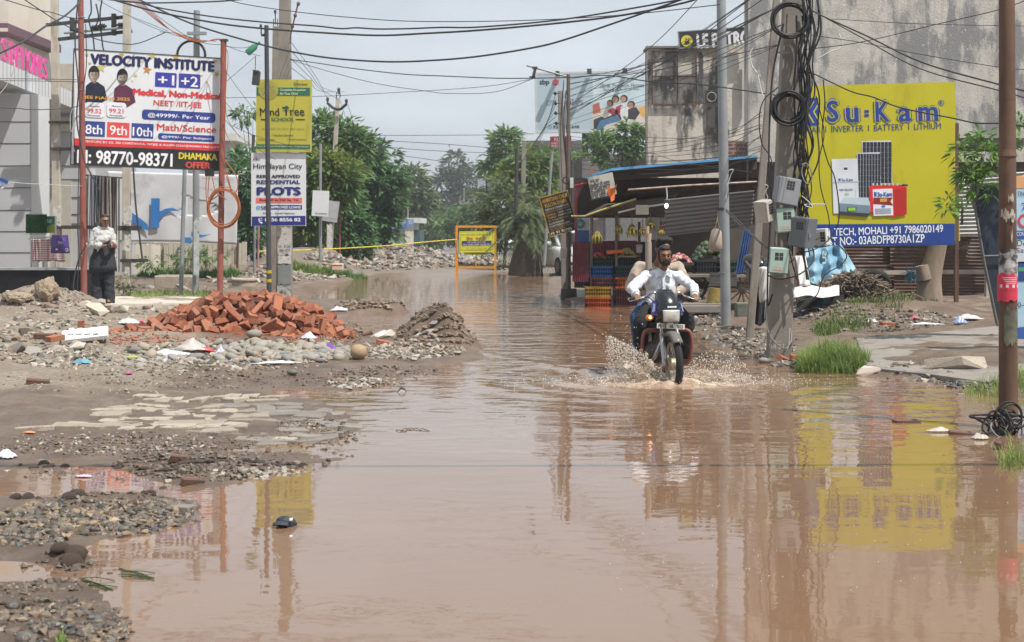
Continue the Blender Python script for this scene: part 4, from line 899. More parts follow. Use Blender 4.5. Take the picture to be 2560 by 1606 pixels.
b.rect(*U(1060, 1116), *U(1254, 1490), '#cdd2d8', 7, 2); b.rect(*U(1140, 1168), *U(1174, 1200), '#e0e4e8', 8); b.rect(*U(1144, 1174), *U(1171, 1190), '#3a4048', 9); UT('Su-Kam', 1128, 1250, 1208, 1270, '#2f58a8', 8); b.rect(*U(1107, 1251), *U(1123, 1270), '#2f58a8', 8)
UT('NEW BILLION', 1114, 1324, 1206, 1336, '#6a7484', 8); b.rect(*U(1066, 1276), *U(1252, 1279), '#aab0b8', 8); b.disc(*U(1164, 1362), 6, '#9ac09a', 8, 3); b.rect(*U(1226, 1330), *U(1229, 1385), '#70767e', 8)
b.poly([U(1108, 1425), U(1150, 1384), U(1310, 1384), U(1328, 1420), U(1328, 1480), U(1312, 1516), U(1112, 1500)], '#b4c2cc', 10); b.poly([U(1108, 1424), U(1326, 1440), U(1326, 1488), U(1312, 1516), U(1110, 1500)], '#6f8290', 11); b.poly([U(1110, 1480), U(1326, 1496), U(1312, 1518), U(1112, 1504)], '#30363c', 12)
b.rect(*U(1168, 1452), *U(1232, 1480), '#30363c', 12); b.rect(*U(1174, 1456), *U(1226, 1476), '#8ac43a', 13)
b.poly([U(1322, 1310), U(1345, 1296), U(1560, 1296), U(1584, 1312), U(1584, 1500), U(1496, 1520), U(1330, 1490)], '#d0281e', 10); b.poly([U(1496, 1330), U(1584, 1314), U(1584, 1500), U(1496, 1520)], '#b01e18', 11)
b.rect(*U(1346, 1326), *U(1490, 1508), '#dfe1e6', 11); UT('Su-Kam', 1378, 1346, 1482, 1376, '#2f58a8', 13, .05); b.rect(*U(1354, 1346), *U(1374, 1376), '#2f58a8', 13); b.poly([U(1350, 1384), U(1486, 1384), U(1470, 1412), U(1490, 1440), U(1350, 1430)], '#8c1c1c', 12); b.rect(*U(1396, 1392), *U(1446, 1414), '#c09a3a', 13); b.disc(*U(1420, 1446), 5, '#3a78c0', 13, 3)
for i in range(3): b.rect(*U(1362, 1462 + i * 14), *U(1474, 1468 + i * 14), '#9aa4b4', 13)
for i in range(7): b.rect(*U(1345 + i * 28, 1284), *U(1355 + i * 28, 1300), '#c4ccd2', 11)
b.poly([U(1540, 1302), U(1560, 1290), U(1594, 1294), U(1590, 1306), U(1560, 1300)], '#26282c', 12)
b.done(sk, 'print')
mb = MB(); qbox(mb, 2388, 308, 2397, 790, 27.2, .10); mb.build('post', RUST, sk); mb = MB(); qbox(mb, 1996, 300, 2005, 800, 27.2, .10); mb.build('post', RUST, sk)

# tin fence behind it
tf = thing('tin_fence', 'rusted corrugated tin fence below the yellow board', 'fence', P(2300, 740, 30.5))
TIN = M('rusted_tin', (.16, .085, .06), .75, .3, 1.5, (.10, .065, .05), stain=(.26, .22, .20), sts=1.2, sth=.55, stst=(.5, 1, 2)); TING = M('grey_tin', (.36, .355, .34), .5, .15, 2, metal=.2, stain=(.22, .20, .18), sts=1.5)
for x0, x1, y0, y1, dd in ((2030, 2230, 590, 662, 30.5), (2225, 2420, 585, 668, 30.4), (2415, 2640, 590, 668, 30.5)):
    corr(MB(), P(x0, y0, dd), P(x1, y0, dd), P(x1, y1, dd), P(x0, y1, dd), 9, .016, False).build('sheet', TIN, tf)
for x0, x1, y0, y1, dd in ((2030, 2240, 664, 742, 30.45), (2235, 2430, 668, 742, 30.35), (2425, 2640, 668, 742, 30.45)):
    corr(MB(), P(x0, y0, dd), P(x1, y0, dd), P(x1, y1, dd), P(x0, y1, dd), 9, .016, False).build('sheet', TIN, tf)
mb = MB(); mb.prism([P(2100, 678, 30.3), P(2640, 672, 30.3), P(2640, 684, 30.3), P(2100, 688, 30.3)], (0, .03, 0)); mb.build('rail', M('pale_rail', (.36, .32, .28), .8, .3, 3), tf)
corr(MB(), P(2396, 440, 29.8), P(2560, 430, 29.8), P(2560, 590, 29.8), P(2396, 592, 29.8), 16, .018, False).build('upper_sheet', TING, tf)
mb = MB(); qbox(mb, 2380, 345, 2560, 368, 29.6, 1.5); mb.build('shed_roof', M('dark_shed', (.05, .048, .045)), tf)
mb = MB(); qbox(mb, 2466, 690, 2478, 790, 29, .12); mb.build('post', M('pale_post', (.42, .38, .33)), tf)
pn = thing('dark_panel', 'dark blue sloping panel leaning behind the rusty pole', 'panel', P(2470, 800, 19))
mb = MB(); mb.prism([P(2430, 468, 19), P(2512, 464, 19), P(2512, 818, 19), P(2494, 812, 19), P(2462, 660, 19)], (0, .08, 0)); mb.build('sheet', M('navy_sheet', (.028, .036, .055), .45, .2, 3, stain=(.12, .13, .15), sts=3, sth=.66), pn)
mb = MB(); mb.tube([P(2429, 468, 18.95), P(2462, 660, 18.95), P(2495, 816, 18.95)], .016, 5); mb.tube([P(2428, 466, 18.95), P(2512, 462, 18.95)], .03, 5); mb.tube([P(2458, 641, 18.95), P(2512, 639, 18.95)], .012, 5); mb.build('edge', M('edge_grey', (.16, .15, .14), .6), pn)
es = thing('clinic_board', 'pale blue notice board cut off by the right edge', 'sign board', P(2560, 850, 17))
b = Board((2538, 441), (2760, 437), (2540, 848), 17); b.panel(K('#a9c9dc'), es, .06)
b.poly([(2538, 441), (2760, 437), (2760, 468), (2538, 471)], '#d2a06c', 1); b.rect(2539, 606, 2760, 655, '#c6ccd6', 1); b.rect(2539, 655, 2760, 700, '#2f4a86', 1); b.rect(2539, 577, 2760, 594, '#35589c', 1); b.poly([(2540, 820), (2760, 790), (2760, 848), (2540, 848)], '#3a5fa4', 1); b.rect(2546, 669, 2590, 678, '#4d9a72', 2)
for s_, x0, x1, y0, y1, c in (('TING', 2543, 2566, 479, 491, '#2c3848'), ('7', 2553, 2566, 508, 527, '#2f58a8'), ('CONSULT', 2541, 2580, 580, 590, '#e0e6f0'), ('Dental', 2542, 2596, 601, 615, '#4a525c'), ('Safe', 2541, 2574, 620, 632, '#4a525c'), ('0-98', 2543, 2580, 756, 768, '#3c444e')): b.text(s_, x0, y0, x1, y1, c, 2, 0)
b.disc(2562, 553, 18, '#cf3a46', 2, ring=.3); b.done(es)
for x in (2575, 2725): MB().box2(P(x, 848, 17.05), P(x, 900, 17.05) + Vector((.05, .05, -.2))).build('leg', RUST, es)
# ------------------------------------------------------------------ right: poles
rp_ = pole('rusty_pole', 'thick rusty brown pole in the water at the right edge', 'pole', (2517, -60), (2521, 1075), 11.6, 38, 48, RUST, False, ext=.45)
k = 11.6
MB().tube([P(2518, 246, k), P(2518, 251, k)], .066, 16).build('collar', RUST, rp_); MB().tube([P(2518, 372, k), P(2518, 392, k)], [.064, .075], 16).build('collar', RUST, rp_)
def wrap(par, name, cx, y0, y1, d, r, a0, a1, mat, jag=.02, seed=1, n=14):
    rr = random.Random(seed); c = P(cx, y0, d); z0, z1 = P(cx, y0, d).z, P(cx, y1, d).z; mb = MB(); V = []
    for i in range(n + 1):
        an = R(a0 + (a1 - a0) * i / n); dx, dy = math.sin(an) * r, -math.cos(an) * r
        V += [Vector((c.x + dx, d + dy, z0 + rr.uniform(-jag, jag))), Vector((c.x + dx, d + dy, z1 + rr.uniform(-jag, jag)))]
    mb.add(V, [(2 * i, 2 * i + 2, 2 * i + 3, 2 * i + 1) for i in range(n)], True); return mb.build(name, mat, par)
wrap(rp_, 'torn_poster', 2519, 625, 690, k, .0785, -80, 85, M('black_white_poster', (.45, .44, .43), .8, .2, 9, stain=(.05, .05, .055), sts=11, sth=.48), .02, 3)
pk = wrap(rp_, 'pink_poster', 2518, 684, 752, k, .0800, -92, 88, M('pink_print', S('#c4384f'), .6, .06, 5), .012, 4)
def wraprect(par, cx, y0, y1, d, r, a0, a1, mat, name='mark'): return wrap(par, name, cx, y0, y1, d, r, a0, a1, mat, 0, 1, 6)
for i in range(4): wraprect(pk, 2518, 693 + i * 4.5, 695 + i * 4.5, k, .0808, -50 + i * 9, 50 - i * 3, K('#dcb4b8'), 'text_line')
for i in range(4): wraprect(pk, 2518, 711, 719, k, .0808, -62 + i * 36, -46 + i * 36, K('#d8c4c8'), 'icon')
wraprect(pk, 2518, 726, 727.5, k, .0808, -80, 80, K('#2c1c20'), 'text_line')
for y0, y1, a0, a1, sd in ((528, 550, -60, 30, 5), (490, 505, -15, 20, 6), (580, 600, 0, 12, 7), (770, 860, -40, 50, 8)): wrap(rp_, 'poster_scrap', 2519, y0, y1, k, .0775, a0, a1, M('scrap_a', (.42, .38, .32), .9, .3, 20, stain=(.10, .07, .05), sts=16) if y0 < 700 else M('green_grime', (.13, .13, .10), .9, .5, 9), .03, sd)
gp = pole('lamp_post', 'tall clean galvanised post beside the motorcycle', 'pole', (1802, -60), (1815, 825), 23.2, 23, 26, GALV, ext=.3)
MB().tube([P(1804, 520, 23.2), P(1804, 526, 23.2)], .088, 14).build('clamp', DARKIRON, gp); MB().tube([P(1809, 680, 23.2), P(1809, 683, 23.2)], .085, 14).build('clamp', GALV, gp)
cp = pole('meter_pole', 'stout concrete pole hung with meter boxes and cable', 'utility pole', (1984, -60), (1946, 905), 17.8, 46, 58, CONC, True, ext=.3)
b = Board((1921, 845), (1970, 845), (1921, 885), 17.66); b.text('R4 27', 1923, 860, 1962, 872, '#b8aea0', 1, 0); b.text('INK', 1936, 850, 1958, 858, '#a89e90', 1, 0); b.done(cp, 'chalk_writing')
MB().box(P(1957, 132, 17.63), (.17, .02, .02)).build('strap', GALV, cp)
pole('concrete_pole', 'thin leaning concrete pole close behind the meter pole', 'utility pole', (1946, -60), (1884, 720), 20.5, 17, 19, CONC, True, ext=1.0)
# meter boxes: x, y, width, height (photo px), depth m, tilt, yaw
PALEG = M('meter_green', S('#9fb5ac'), .45, .06, 6, stain=(.34, .33, .28), sts=4, sth=.62); MG = M('meter_grey', S('#8b8d92'), .5, .06, 5, stain=(.25, .25, .25), sts=4, sth=.64); MGD = M('meter_dark_grey', S('#686c70'), .5, .06, 5); MBG = M('meter_beige', S('#b0aba2'), .5, .06, 5)
WIN = M('meter_window', (.035, .035, .035), .3, .2, 4)
for lab, cx, cy, wd, ht, dp, tilt, yaw, mt, win, rnd_ in (
    ('grey steel meter box with nine square vents, top of the pole', 1966, 479, 58, 68, .16, 10, 8, MG, (3, 3, .36, .34, .04, .22), False),
    ('beige meter box seen from its side left of the pale green one', 1911, 528, 40, 54, .16, -12, 48, MBG, (3, 4, .5, .5, .0, .1), False),
    ('pale green rounded meter box with a four pane window in the middle of the pole', 1962, 551, 48, 62, .13, -4, 0, PALEG, (2, 2, .44, .32, .08, .18), True),
    ('dark grey meter box standing out at the right of the pole', 2007, 581, 50, 74, .22, 8, -42, MGD, (3, 3, .42, .26, .1, .22), False),
    ('small white meter box at the edge of the yellow board', 2056, 593, 32, 42, .14, -4, -30, WHITEP, (2, 4, .4, .6, .2, 0), False),
    ('pale grey green meter box, lowest on the pole', 1945, 652, 50, 66, .13, 4, 0, PALEG, (2, 2, .44, .30, -.02, .16), True)):
    d = 17.5 if cx < 2030 else 17.9; W_, H_ = wd * d / FPX, ht * d / FPX; c = P(cx, cy, d - dp / 2)
    t = thing('meter_box', lab, 'meter box', c, 0); t.rotation_euler = (0, R(tilt), R(yaw))
    MB().box((0, 0, 0), (W_, dp, H_)).local('case', mt, t, bevel=.03 if rnd_ else .006)
    MB().box((0, -dp / 2 - .008, 0), (W_ * .94, .018, H_ * .94)).local('cover', mt, t, bevel=.02 if rnd_ else .004)
    nx, nz_, ww, wh, ox, oz = win; f = MB()
    for i in range(nx):
        for j in range(nz_):
            f.box((ox * W_ + (i - (nx - 1) / 2) * ww * W_ / nx, -dp / 2 - .018, oz * H_ + (j - (nz_ - 1) / 2) * wh * H_ / nz_), (ww * W_ / nx * .84, .004, wh * H_ / nz_ * .84))
    f.local('window', WIN, t)
    MB().box((W_ / 2 + .008, -dp / 4, -.02), (.016, .03, .05)).local('latch', GALV, t)
    if rnd_: MB().box((-.01, -dp / 2 - .018, -H_ * .3), (W_ * .5, .003, H_ * .14)).local('sticker', M('meter_sticker', (.45, .38, .33), .7, .3, 30, stain=(.35, .08, .08), sts=30, sth=.55), t)
# wires on the meter pole
r = random.Random(12)
for i in range(17):
    x = 2004 + r.uniform(-9, 38); pts = []
    y0, y1 = r.choice([(-40, 600), (-40, 700), (0, 560), (40, 640), (-20, 520)])
    for q in range(8):
        f_ = q / 7; pts.append((x + r.uniform(-9, 9) - 14 * f_ + (6 if q % 2 else -6) + 12 * math.sin(f_ * 5 + i), y0 + (y1 - y0) * f_, 17.5 + r.uniform(-.1, .1)))
    wire('service_cable', 'black service cable hanging in the bundle down the meter pole', pts, r.choice([.008, .010, .013]), None, 5, 'service cables down the meter pole')
for lab, c, rx, sy, nn, rr in (('thick coil of black cable tied to the meter pole', (1971, 269), .195, 1.0, 9, .016), ('loose wide loop of black cable high on the meter pole', (1976, 52), .22, .95, 6, .013)):
    t = thing('cable_coil', lab, 'coil', P(*c, 17.5))
    for i in range(nn): MB().torus(P(c[0] + r.uniform(-4, 4), c[1] + r.uniform(-4, 4), 17.5 - .012 * i), rx * r.uniform(.82, 1.05), rr, 30, 6, (r.uniform(-.15, .15), 1, r.uniform(-.2, .2)), sy).build('loop', BLACK, t)
for lab, pts, rr in (('black cable looping low in front of the meter pole', [(1922, 690, 17.4), (1950, 698, 17.3), (1990, 690, 17.2), (2020, 670, 17.3), (2035, 640, 17.5), (2025, 600, 17.5)], .010),
        ('black cable curving out over the blue tarp', [(2058, 200, 17.6), (2062, 260, 17.6), (2055, 340, 17.6), (2068, 400, 17.6), (2088, 450, 17.6), (2098, 540, 17.6), (2080, 590, 17.6), (2040, 622, 17.5), (1990, 635, 17.4)], .008),
        ('thin black cable dropping across the white cabinet print', [(2040, 240, 17.8), (2060, 330, 17.8), (2048, 400, 17.8), (2052, 470, 17.8), (2071, 540, 17.8), (2070, 580, 17.8), (2040, 600, 17.6)], .007),
        ('black cable drawn in a wide arc right of the meter boxes', [(2078, 596, 17.6), (2116, 636, 17.6), (2100, 664, 17.6), (2060, 690, 17.5), (2040, 740, 17.5), (2000, 752, 17.4)], .008),
        ('black cable running down the left edge of the meter pole', [(1958, 60, 17.5), (1930, 200, 17.5), (1922, 400, 17.4), (1928, 500, 17.4), (1921, 640, 17.4), (1919, 760, 17.4), (1932, 735, 17.3)], .012),
        ('grey cable looped round the foot of the meter pole', [(1918, 735, 17.5), (1917, 810, 17.5), (1932, 850, 17.4), (1962, 872, 17.3), (1978, 850, 17.4), (1974, 822, 17.5), (1970, 870, 17.3), (1950, 892, 17.3), (1930, 890, 17.4)], .008),
        ('black cable bowing out left of the thin leaning pole', [(1950, 215, 18.2), (1910, 250, 18.2), (1898, 300, 18.2), (1905, 360, 18.2), (1925, 390, 18.2), (1935, 430, 18)], .008),
        ('oval loop of grey wire right of the top meter box', [(2005, 412, 17.4), (2016, 409, 17.4), (2027, 425, 17.4), (2029, 448, 17.4), (2020, 460, 17.4), (2010, 452, 17.4), (2004, 430, 17.4), (2008, 412, 17.4)], .008)):
    wire('meter_cable', lab, pts, rr, M('grey_cable', (.20, .20, .20)) if 'grey' in lab else None, 6)
lw = M('pale_wire', (.55, .55, .54), .5)
wire('fibre_wire', 'white wire twisting down left of the meter pole', [(1882, 120, 19), (1874, 140, 19), (1882, 170, 19), (1893, 185, 19), (1900, 215, 19), (1907, 242, 19)], .010, lw)
wire('fibre_wire', 'white wire branching right of the meter pole', [(2046, 146, 17.9), (2075, 130, 17.9), (2100, 121, 17.9), (2106, 106, 17.9), (2096, 84, 17.9)], .008, lw)
for lab, pts in (('white knotted ends of wire near the top meter box', [(1912, 462, 17.6), (1920, 466, 17.6), (1914, 480, 17.6), (1919, 492, 17.6), (1917, 500, 17.6)]), ('pale loose wire ends right of the meter boxes', [(2004, 490, 17.4), (2025, 508, 17.4), (2030, 520, 17.4), (2012, 512, 17.4), (2064, 511, 17.5)])): wire('wire_end', lab, pts, .006, lw)

# brown pole group by the stall
d = 33.6
bp_ = pole('steel_pole', 'brown steel pole with a slanting top pipe at the stall corner', 'pole', (1421, 187), (1421, 730), d, 9, 13, M('brown_pole', (.13, .095, .075), .7, .2, 4), ext=.2)
MB().tube([P(1316, 164, d), P(1424, 194, d)], .022, 8).build('top_pipe', GALV, bp_)
mb = MB(); mb.box(P(1336, 181, d), (.07, .06, .26), (0, R(14), 0)); mb.box(P(1337, 170, d), (.12, .07, .05)); mb.box(P(1331, 194, d), (.14, .06, .05)); mb.build('clamp', DARKIRON, bp_)
mb = MB(); mb.cyl(P(1422, 752, d), P(1422, 722, d), .20, 14, .18); mb.build('footing', M('wet_footing', (.06, .05, .045), .8, .3, 5, bump=.4), bp_)
MB().torus(P(1416, 451, d - .1), .08, .014, 20, 6).build('cable_coil', BLACK, bp_); MB().box(P(1429, 458, d - .1), (.08, .08, .24)).build('white_case', WHITEP, bp_, bevel=.01)
cq = pole('concrete_pole', 'grey concrete pole with four insulators beside the brown steel pole', 'utility pole', (1401, 227), (1414, 705), 34.5, 13, 22, CONC, True, ext=.8)
for x, y in ((1388, 234), (1389, 259), (1390, 284), (1391, 309)): mb = MB(); mb.cyl(P(x, y, 34.3), P(x + 12, y, 34.3), .012, 6); mb.cyl(P(x, y - 4, 34.3), P(x, y + 4, 34.3), .03, 8); mb.cyl(P(x, y - 1, 34.3), P(x, y + 1, 34.3), .05, 8); mb.build('insulator', DARKIRON, cq)
MB().box(P(1409, 633, 33.3), (.16, .12, .24), (0, R(4), 0)).build('meter_case', MBG, cq, bevel=.02)
for i in range(7):
    x = 1408 + i * 3; wire('service_cable', 'thin cable hanging between the brown and grey poles', [(x + r.uniform(-4, 4), 200 + i * 9, 33.8), (x - 6, 300, 33.8), (x + r.uniform(-6, 6), 420, 33.8), (x + 2, 520 + 20 * i, 33.8)], .009, None, 6, 'cables between the brown and grey poles')
pole('steel_pole', 'pale grey pole leaning left of the brown pole', 'pole', (1380, 380), (1362, 640), 45, 7, 8, GALV)
for lab, x0, y0, x1, dd, w0 in (('concrete pole among the yellow flowering trees', 1310, 352, 1306, 58, 10), ('dark crooked post wrapped with wire before the palm', 1292, 372, 1288, 50, 8), ('far pole left of the flowering trees', 1236, 400, 1236, 95, 5), ('far dark pole with a street lamp right of the tall pale tree', 1216, 452, 1216, 100, 3)):
    t = pole('concrete_pole' if 'concrete' in lab else 'street_pole', lab, 'utility pole', (x0, y0), (x1, 640), dd, w0, w0 + 3, CONC if 'dark' not in lab else DARKIRON, 'concrete' in lab)
    if 'lamp' in lab: MB().tube([P(1216, 454, 100), P(1208, 444, 100), P(1199, 442, 100)], .05, 5).build('lamp_arm', DARKIRON, t); MB().ell(P(1198, 442, 100), (.35, .2, .15)).build('lamp_head', GALV, t)
for i, (x, y0, dd, w0) in enumerate(((1160, 470, 150, 3), (1172, 462, 150, 3), (1186, 475, 130, 4), (1203, 470, 120, 4), (1150, 490, 170, 2.5), (1027, 452, 120, 6), (1012, 470, 140, 5), (1020, 500, 110, 3), (998, 530, 120, 3), (1090, 480, 190, 2.5))):
    t = pole('street_pole', 'far utility pole standing along the road before the distant trees', 'utility pole', (x, y0), (x, 615), dd, w0, w0 + 1, CONC, True, 'far poles along the road')
    if i % 2 == 0: MB().box(P(x, y0 + 4, dd), (1.2, .08, .08)).build('cross_arm', DARKIRON, t)
# ------------------------------------------------------------------ right: fruit stall
fs = thing('fruit_stall', 'dark roadside fruit stall with a blue edged roof', 'stall', P(1660, 745, 31)); D0, D1 = 29.6, 33.2
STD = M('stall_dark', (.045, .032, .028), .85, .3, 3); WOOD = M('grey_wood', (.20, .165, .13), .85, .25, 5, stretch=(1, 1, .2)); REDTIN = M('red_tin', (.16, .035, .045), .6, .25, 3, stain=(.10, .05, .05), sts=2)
BLUET = M('blue_roof_sheet', (.10, .30, .55), .5, .15, 3); AWN = M('zinc_sheet', (.20, .20, .205), .5, .12, 1.5, metal=.2, stain=(.22, .21, .20), sts=1.2, sth=.56)
mb = MB(); mb.prism([P(1530, 423, D0), P(1893, 390, D0 + .6), P(1893, 416, D1 + 2), P(1530, 440, D1 + 2)], (0, 0, -.05)); mb.prism([P(1464, 443, D0), P(1530, 424, D0), P(1530, 440, D1), P(1464, 452, D1)], (0, 0, -.05)); mb.build('roof', M('roof_sheet', (.12, .10, .09), .7, .2, 3), fs)
mb = MB(); mb.prism([P(1529, 421, D0 - .03), P(1893, 388.5, D0 + .57), P(1893, 394, D0 + .57), P(1529, 427.5, D0 - .03)], (0, .05, 0)); mb.prism([P(1464, 441.5, D0 - .03), P(1529, 421, D0 - .03), P(1529, 427, D0 - .03), P(1464, 447, D0 - .03)], (0, .05, 0)); mb.build('roof_edge', BLUET, fs)
mb = MB(); mb.prism([P(1532, 432, D0 + .2), P(1892, 400, D0 + .8), P(1892, 424, D0 + .8), P(1532, 452, D0 + .2)], (0, .05, 0)); mb.build('fascia', M('stall_brown', (.07, .045, .036), .8), fs)
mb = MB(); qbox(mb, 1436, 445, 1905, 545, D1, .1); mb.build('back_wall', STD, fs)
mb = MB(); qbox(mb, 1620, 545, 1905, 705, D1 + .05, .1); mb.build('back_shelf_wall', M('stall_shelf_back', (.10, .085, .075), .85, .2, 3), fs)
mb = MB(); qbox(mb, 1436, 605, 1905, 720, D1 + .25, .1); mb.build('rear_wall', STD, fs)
mb = MB()
mb = MB(); qbox(mb, 1437, 462, 1443, 705, D0 + .8, .12); mb.build('red_post', M('red_frame', (.33, .03, .05), .5), fs)
MB().tube([P(1436, 466, D0 + .7), P(1470, 457, D0 + .7)], .03, 6).build('red_rail', M('red_frame', (.33, .03, .05)), fs)
for x, y0, y1, mt in ((1479, 540, 690, WOOD), (1541, 510, 690, WOOD), (1598, 555, 640, REDTIN), (1867, 400, 560, STD)): mb = MB(); mb.cyl(P(x, y0, D0 + .5), P(x, y1 + 50, D0 + .5), .03, 8); mb.build('post', mt, fs)
MB().tube([P(1570, 475, D0 - .4), P(1720, 464, D0 - .3), P(1892, 455, D0 - .2)], .022, 6).build('awning_bar', M('rust_white', (.40, .30, .25), .7, .4, 8), fs)
mb = MB(); mb.prism([P(1572, 476, D0 - .35), P(1892, 457, D0 - .15), P(1890, 482, D0 + .2), P(1660, 498, D0 + .2), P(1512, 508, D0 + .3)], (0, .6, -.08)); mb.build('awning_top', M('awning_dirt', (.055, .045, .04), .9, .4, 6, stain=(.20, .16, .12), sts=4, sth=.58), fs)
mb = MB(); mb.prism([P(1470, 540, D0 - .2), P(1520, 512, D0 - .2), P(1662, 494, D0 - .1), P(1660, 545, D0 + .1), P(1600, 542, D0 + .4), P(1540, 538, D0 + .4)], (0, .7, .05)); mb.build('tarp_awning', M('tarp_brown', (.10, .085, .07), .9, .3, 4), fs)
MB().tube([P(1428, 541, D0 - .3), P(1462, 541, D0 - .3), P(1500, 527, D0 - .3), P(1540, 514, D0 - .3), P(1590, 498, D0 - .3)], .022, 8).build('bamboo_rail', M('yellow_bamboo', (.36, .32, .12), .6, .2, 5), fs)
corr(MB(), P(1661, 499, D0 - 1.1), P(1886, 476, D0 - .8), P(1880, 566, D0 - .4), P(1663, 591, D0 - .6), 9, .018, False).build('zinc_awning', AWN, fs)
tl = MB().tube([P(1545, 532, D0 - .1), P(1590, 521, D0 - .1), P(1660, 511, D0 - .1)], .02, 8).build('tube_light', M('tube_white', (.75, .8, .8), .3), fs)
mb = MB(); qbox(mb, 1590, 513, 1622, 537, D0 - .5, .12); mb.build('carton', M('carton_grey', (.22, .20, .17), .9, .15, 8), fs)
mb = MB(); qbox(mb, 1620, 543, 1665, 600, D1 - .2, .04); mb.build('bright_gap', M('far_white', (.5, .5, .5)), fs)
b = Board((1645, 551), (1668, 550), (1645, 600), D1 - .5); t = thing('chemist_sign', 'white and red chemist sign half hidden by the zinc awning', 'sign board', P(1655, 600, D1 - .5)); b.panel(K('#c9c9cc'), t, .03); b.text('PHARMACY', 1649, 553, 1690, 562, '#30343c', 1); b.rect(1648, 566, 1668, 590, '#c23434', 1); b.text('+', 1655, 570, 1662, 577, '#e0c860', 2, .06); b.text('DRUG', 1650, 578, 1672, 588, '#e0c860', 2); b.done(t)
corr(MB(), P(1431, 606, D0 + .3), P(1473, 606, D0 + .3), P(1473, 705, D0 + .3), P(1431, 705, D0 + .3), 8, .012).build('red_side_sheet', REDTIN, fs)
corr(MB(), P(1479, 603, D0 + .9), P(1592, 602, D0 + .9), P(1592, 670, D0 + .9), P(1479, 670, D0 + .9), 16, .012).build('red_front_sheet', REDTIN, fs)
mb = MB(); qbox(mb, 1443, 547, 1472, 576, D0 + .6, .03); mb.build('white_notice', K('#a9b0b4'), fs); mb = MB(); qbox(mb, 1443, 576, 1472, 605, D0 + .6, .03); mb.build('blue_notice', K('#2f4f80'), fs)
for i in range(2): MB().torus(P(1450, 560, D0 + .55), .09 - .03 * i, .012, 14, 5).build('green_ring', K('#3f6a66'), fs)
mb = MB(); qbox(mb, 1481, 551, 1507, 591, D0 + .7, .02); mb.build('paper_notice', K('#b9bcc6'), fs)
b = Board((1468.5, 444), (1531, 431), (1471.5, 500), D0 - .12); t = thing('punjabi_sign', 'weathered white sign of small lettering at the left end of the stall roof', 'sign board', P(1500, 500, D0)); b.panel(M('weathered_sign', (.48, .46, .41), .7, .12, 4, stain=(.26, .2, .15), sts=3, sth=.58), t, .03)
for i, (s_, x0, x1) in enumerate((('ਤਾਜ਼ੇ ਫਲ', 1474, 1500), ('ਸਬਜ਼ੀਆਂ ਦੀ ਦੁਕਾਨ', 1472, 1527), ('ਫਲ ਅਤੇ ਜੂਸ ਕਾਰਨਰ', 1473, 1527), ('ਮੋਹਾਲੀ ਰੋਡ', 1476, 1515), ('ਹਰ ਸਮੇਂ ਮਿਲਦੇ ਹਨ', 1474, 1528))): b.text(s_, x0, 449 + i * 9.2, x1, 456 + i * 9.2 - (x1 - x0) * .18 * 0, '#4a4d55', 1, .03)
b.done(t)
mb = MB(); mb.prism([P(1518, 463, D0 - .4), P(1526, 472, D0 - .4), P(1535, 470, D0 - .4), P(1543, 460, D0 - .4), P(1538, 480, D0 - .35), P(1536, 500, D0 - .4), P(1528, 506, D0 - .4), P(1526, 494, D0 - .35), P(1518, 482, D0 - .4)], (0, .04, 0)); tag(mb.build('orange_cloth', M('saffron_cloth', (.62, .16, .04), .8, .2, 8), None), 'torn saffron flag cloth hanging at the sign on the stall', 'cloth')
tag(MB().prism([P(1476, 424, D0), P(1481, 422, D0), P(1482, 437, D0), P(1477, 438, D0)], (0, .02, 0)).build('orange_flag', M('saffron_cloth', (.62, .16, .04)), None), 'tiny saffron flag above the left end of the stall roof', 'flag')
# lit bulb
t = thing('light_bulb', 'lit glass bulb hanging at the corner of the zinc awning', 'light bulb', P(1666, 515, D0 - 1.3)); MB().tube([P(1666, 470, D0 - 1.3), P(1668, 490, D0 - 1.3), P(1666, 506, D0 - 1.3)], .012, 6).build('flex', WHITEP, t); MB().cyl(P(1666, 500, D0 - 1.3), P(1666, 509, D0 - 1.3), .025).build('holder', DARKIRON, t)
m, tt, bb = _nodes('lit_bulb'); bb.inputs['Emission Color'].default_value = (1, .97, .92, 1); bb.inputs['Emission Strength'].default_value = 4; MB().ell(P(1666, 515, D0 - 1.3), (.035, .035, .05)).build('bulb', m, t)
# bananas
BAN = M('banana_skin', (.34, .24, .03), .6, .3, 8, (.22, .20, .05), isl=.3)
for i, (x, y, sc) in enumerate(((1493, 592, 1.1), (1547, 573, .85), (1580, 576, 1.2), (1606, 578, .8), (1626, 563, 1.0), (1652, 580, .7))):
    mb = MB(); c = P(x, y, D0 - .45 if x < 1500 else D0); r = random.Random(i)
    for k in range(16):
        an = 2 * math.pi * k / 8 + .3 * (k // 8); rr = .05 if k < 8 else .085; z0 = .10 if k < 8 else .06
        mb.tube(spline([c + Vector((.02 * math.cos(an), .02 * math.sin(an), z0)) * sc, c + Vector((rr * math.cos(an), rr * math.sin(an), z0 - .08)) * sc, c + Vector((rr * .9 * math.cos(an), rr * .9 * math.sin(an), z0 - .19)) * sc], 4), [.008, .014, .019, .02, .02, .02, .018, .012, .006][:9], 6)
    mb.tube([c + Vector((0, 0, .08)), c + Vector((0, 0, .3))], .008, 5)
    tag(mb.build('banana_bunch', BAN), ('yellow banana bunch hanging lowest, at the left post of the stall', 'small banana bunch hanging right of the paper notice', 'long banana bunch in the middle of the stall', 'banana bunch right behind the held wooden pole', 'dark green and yellow banana bunch nearest the chemist sign', 'dark banana bunch just under the zinc awning corner')[i], 'bananas', 'banana bunches hung in the stall')
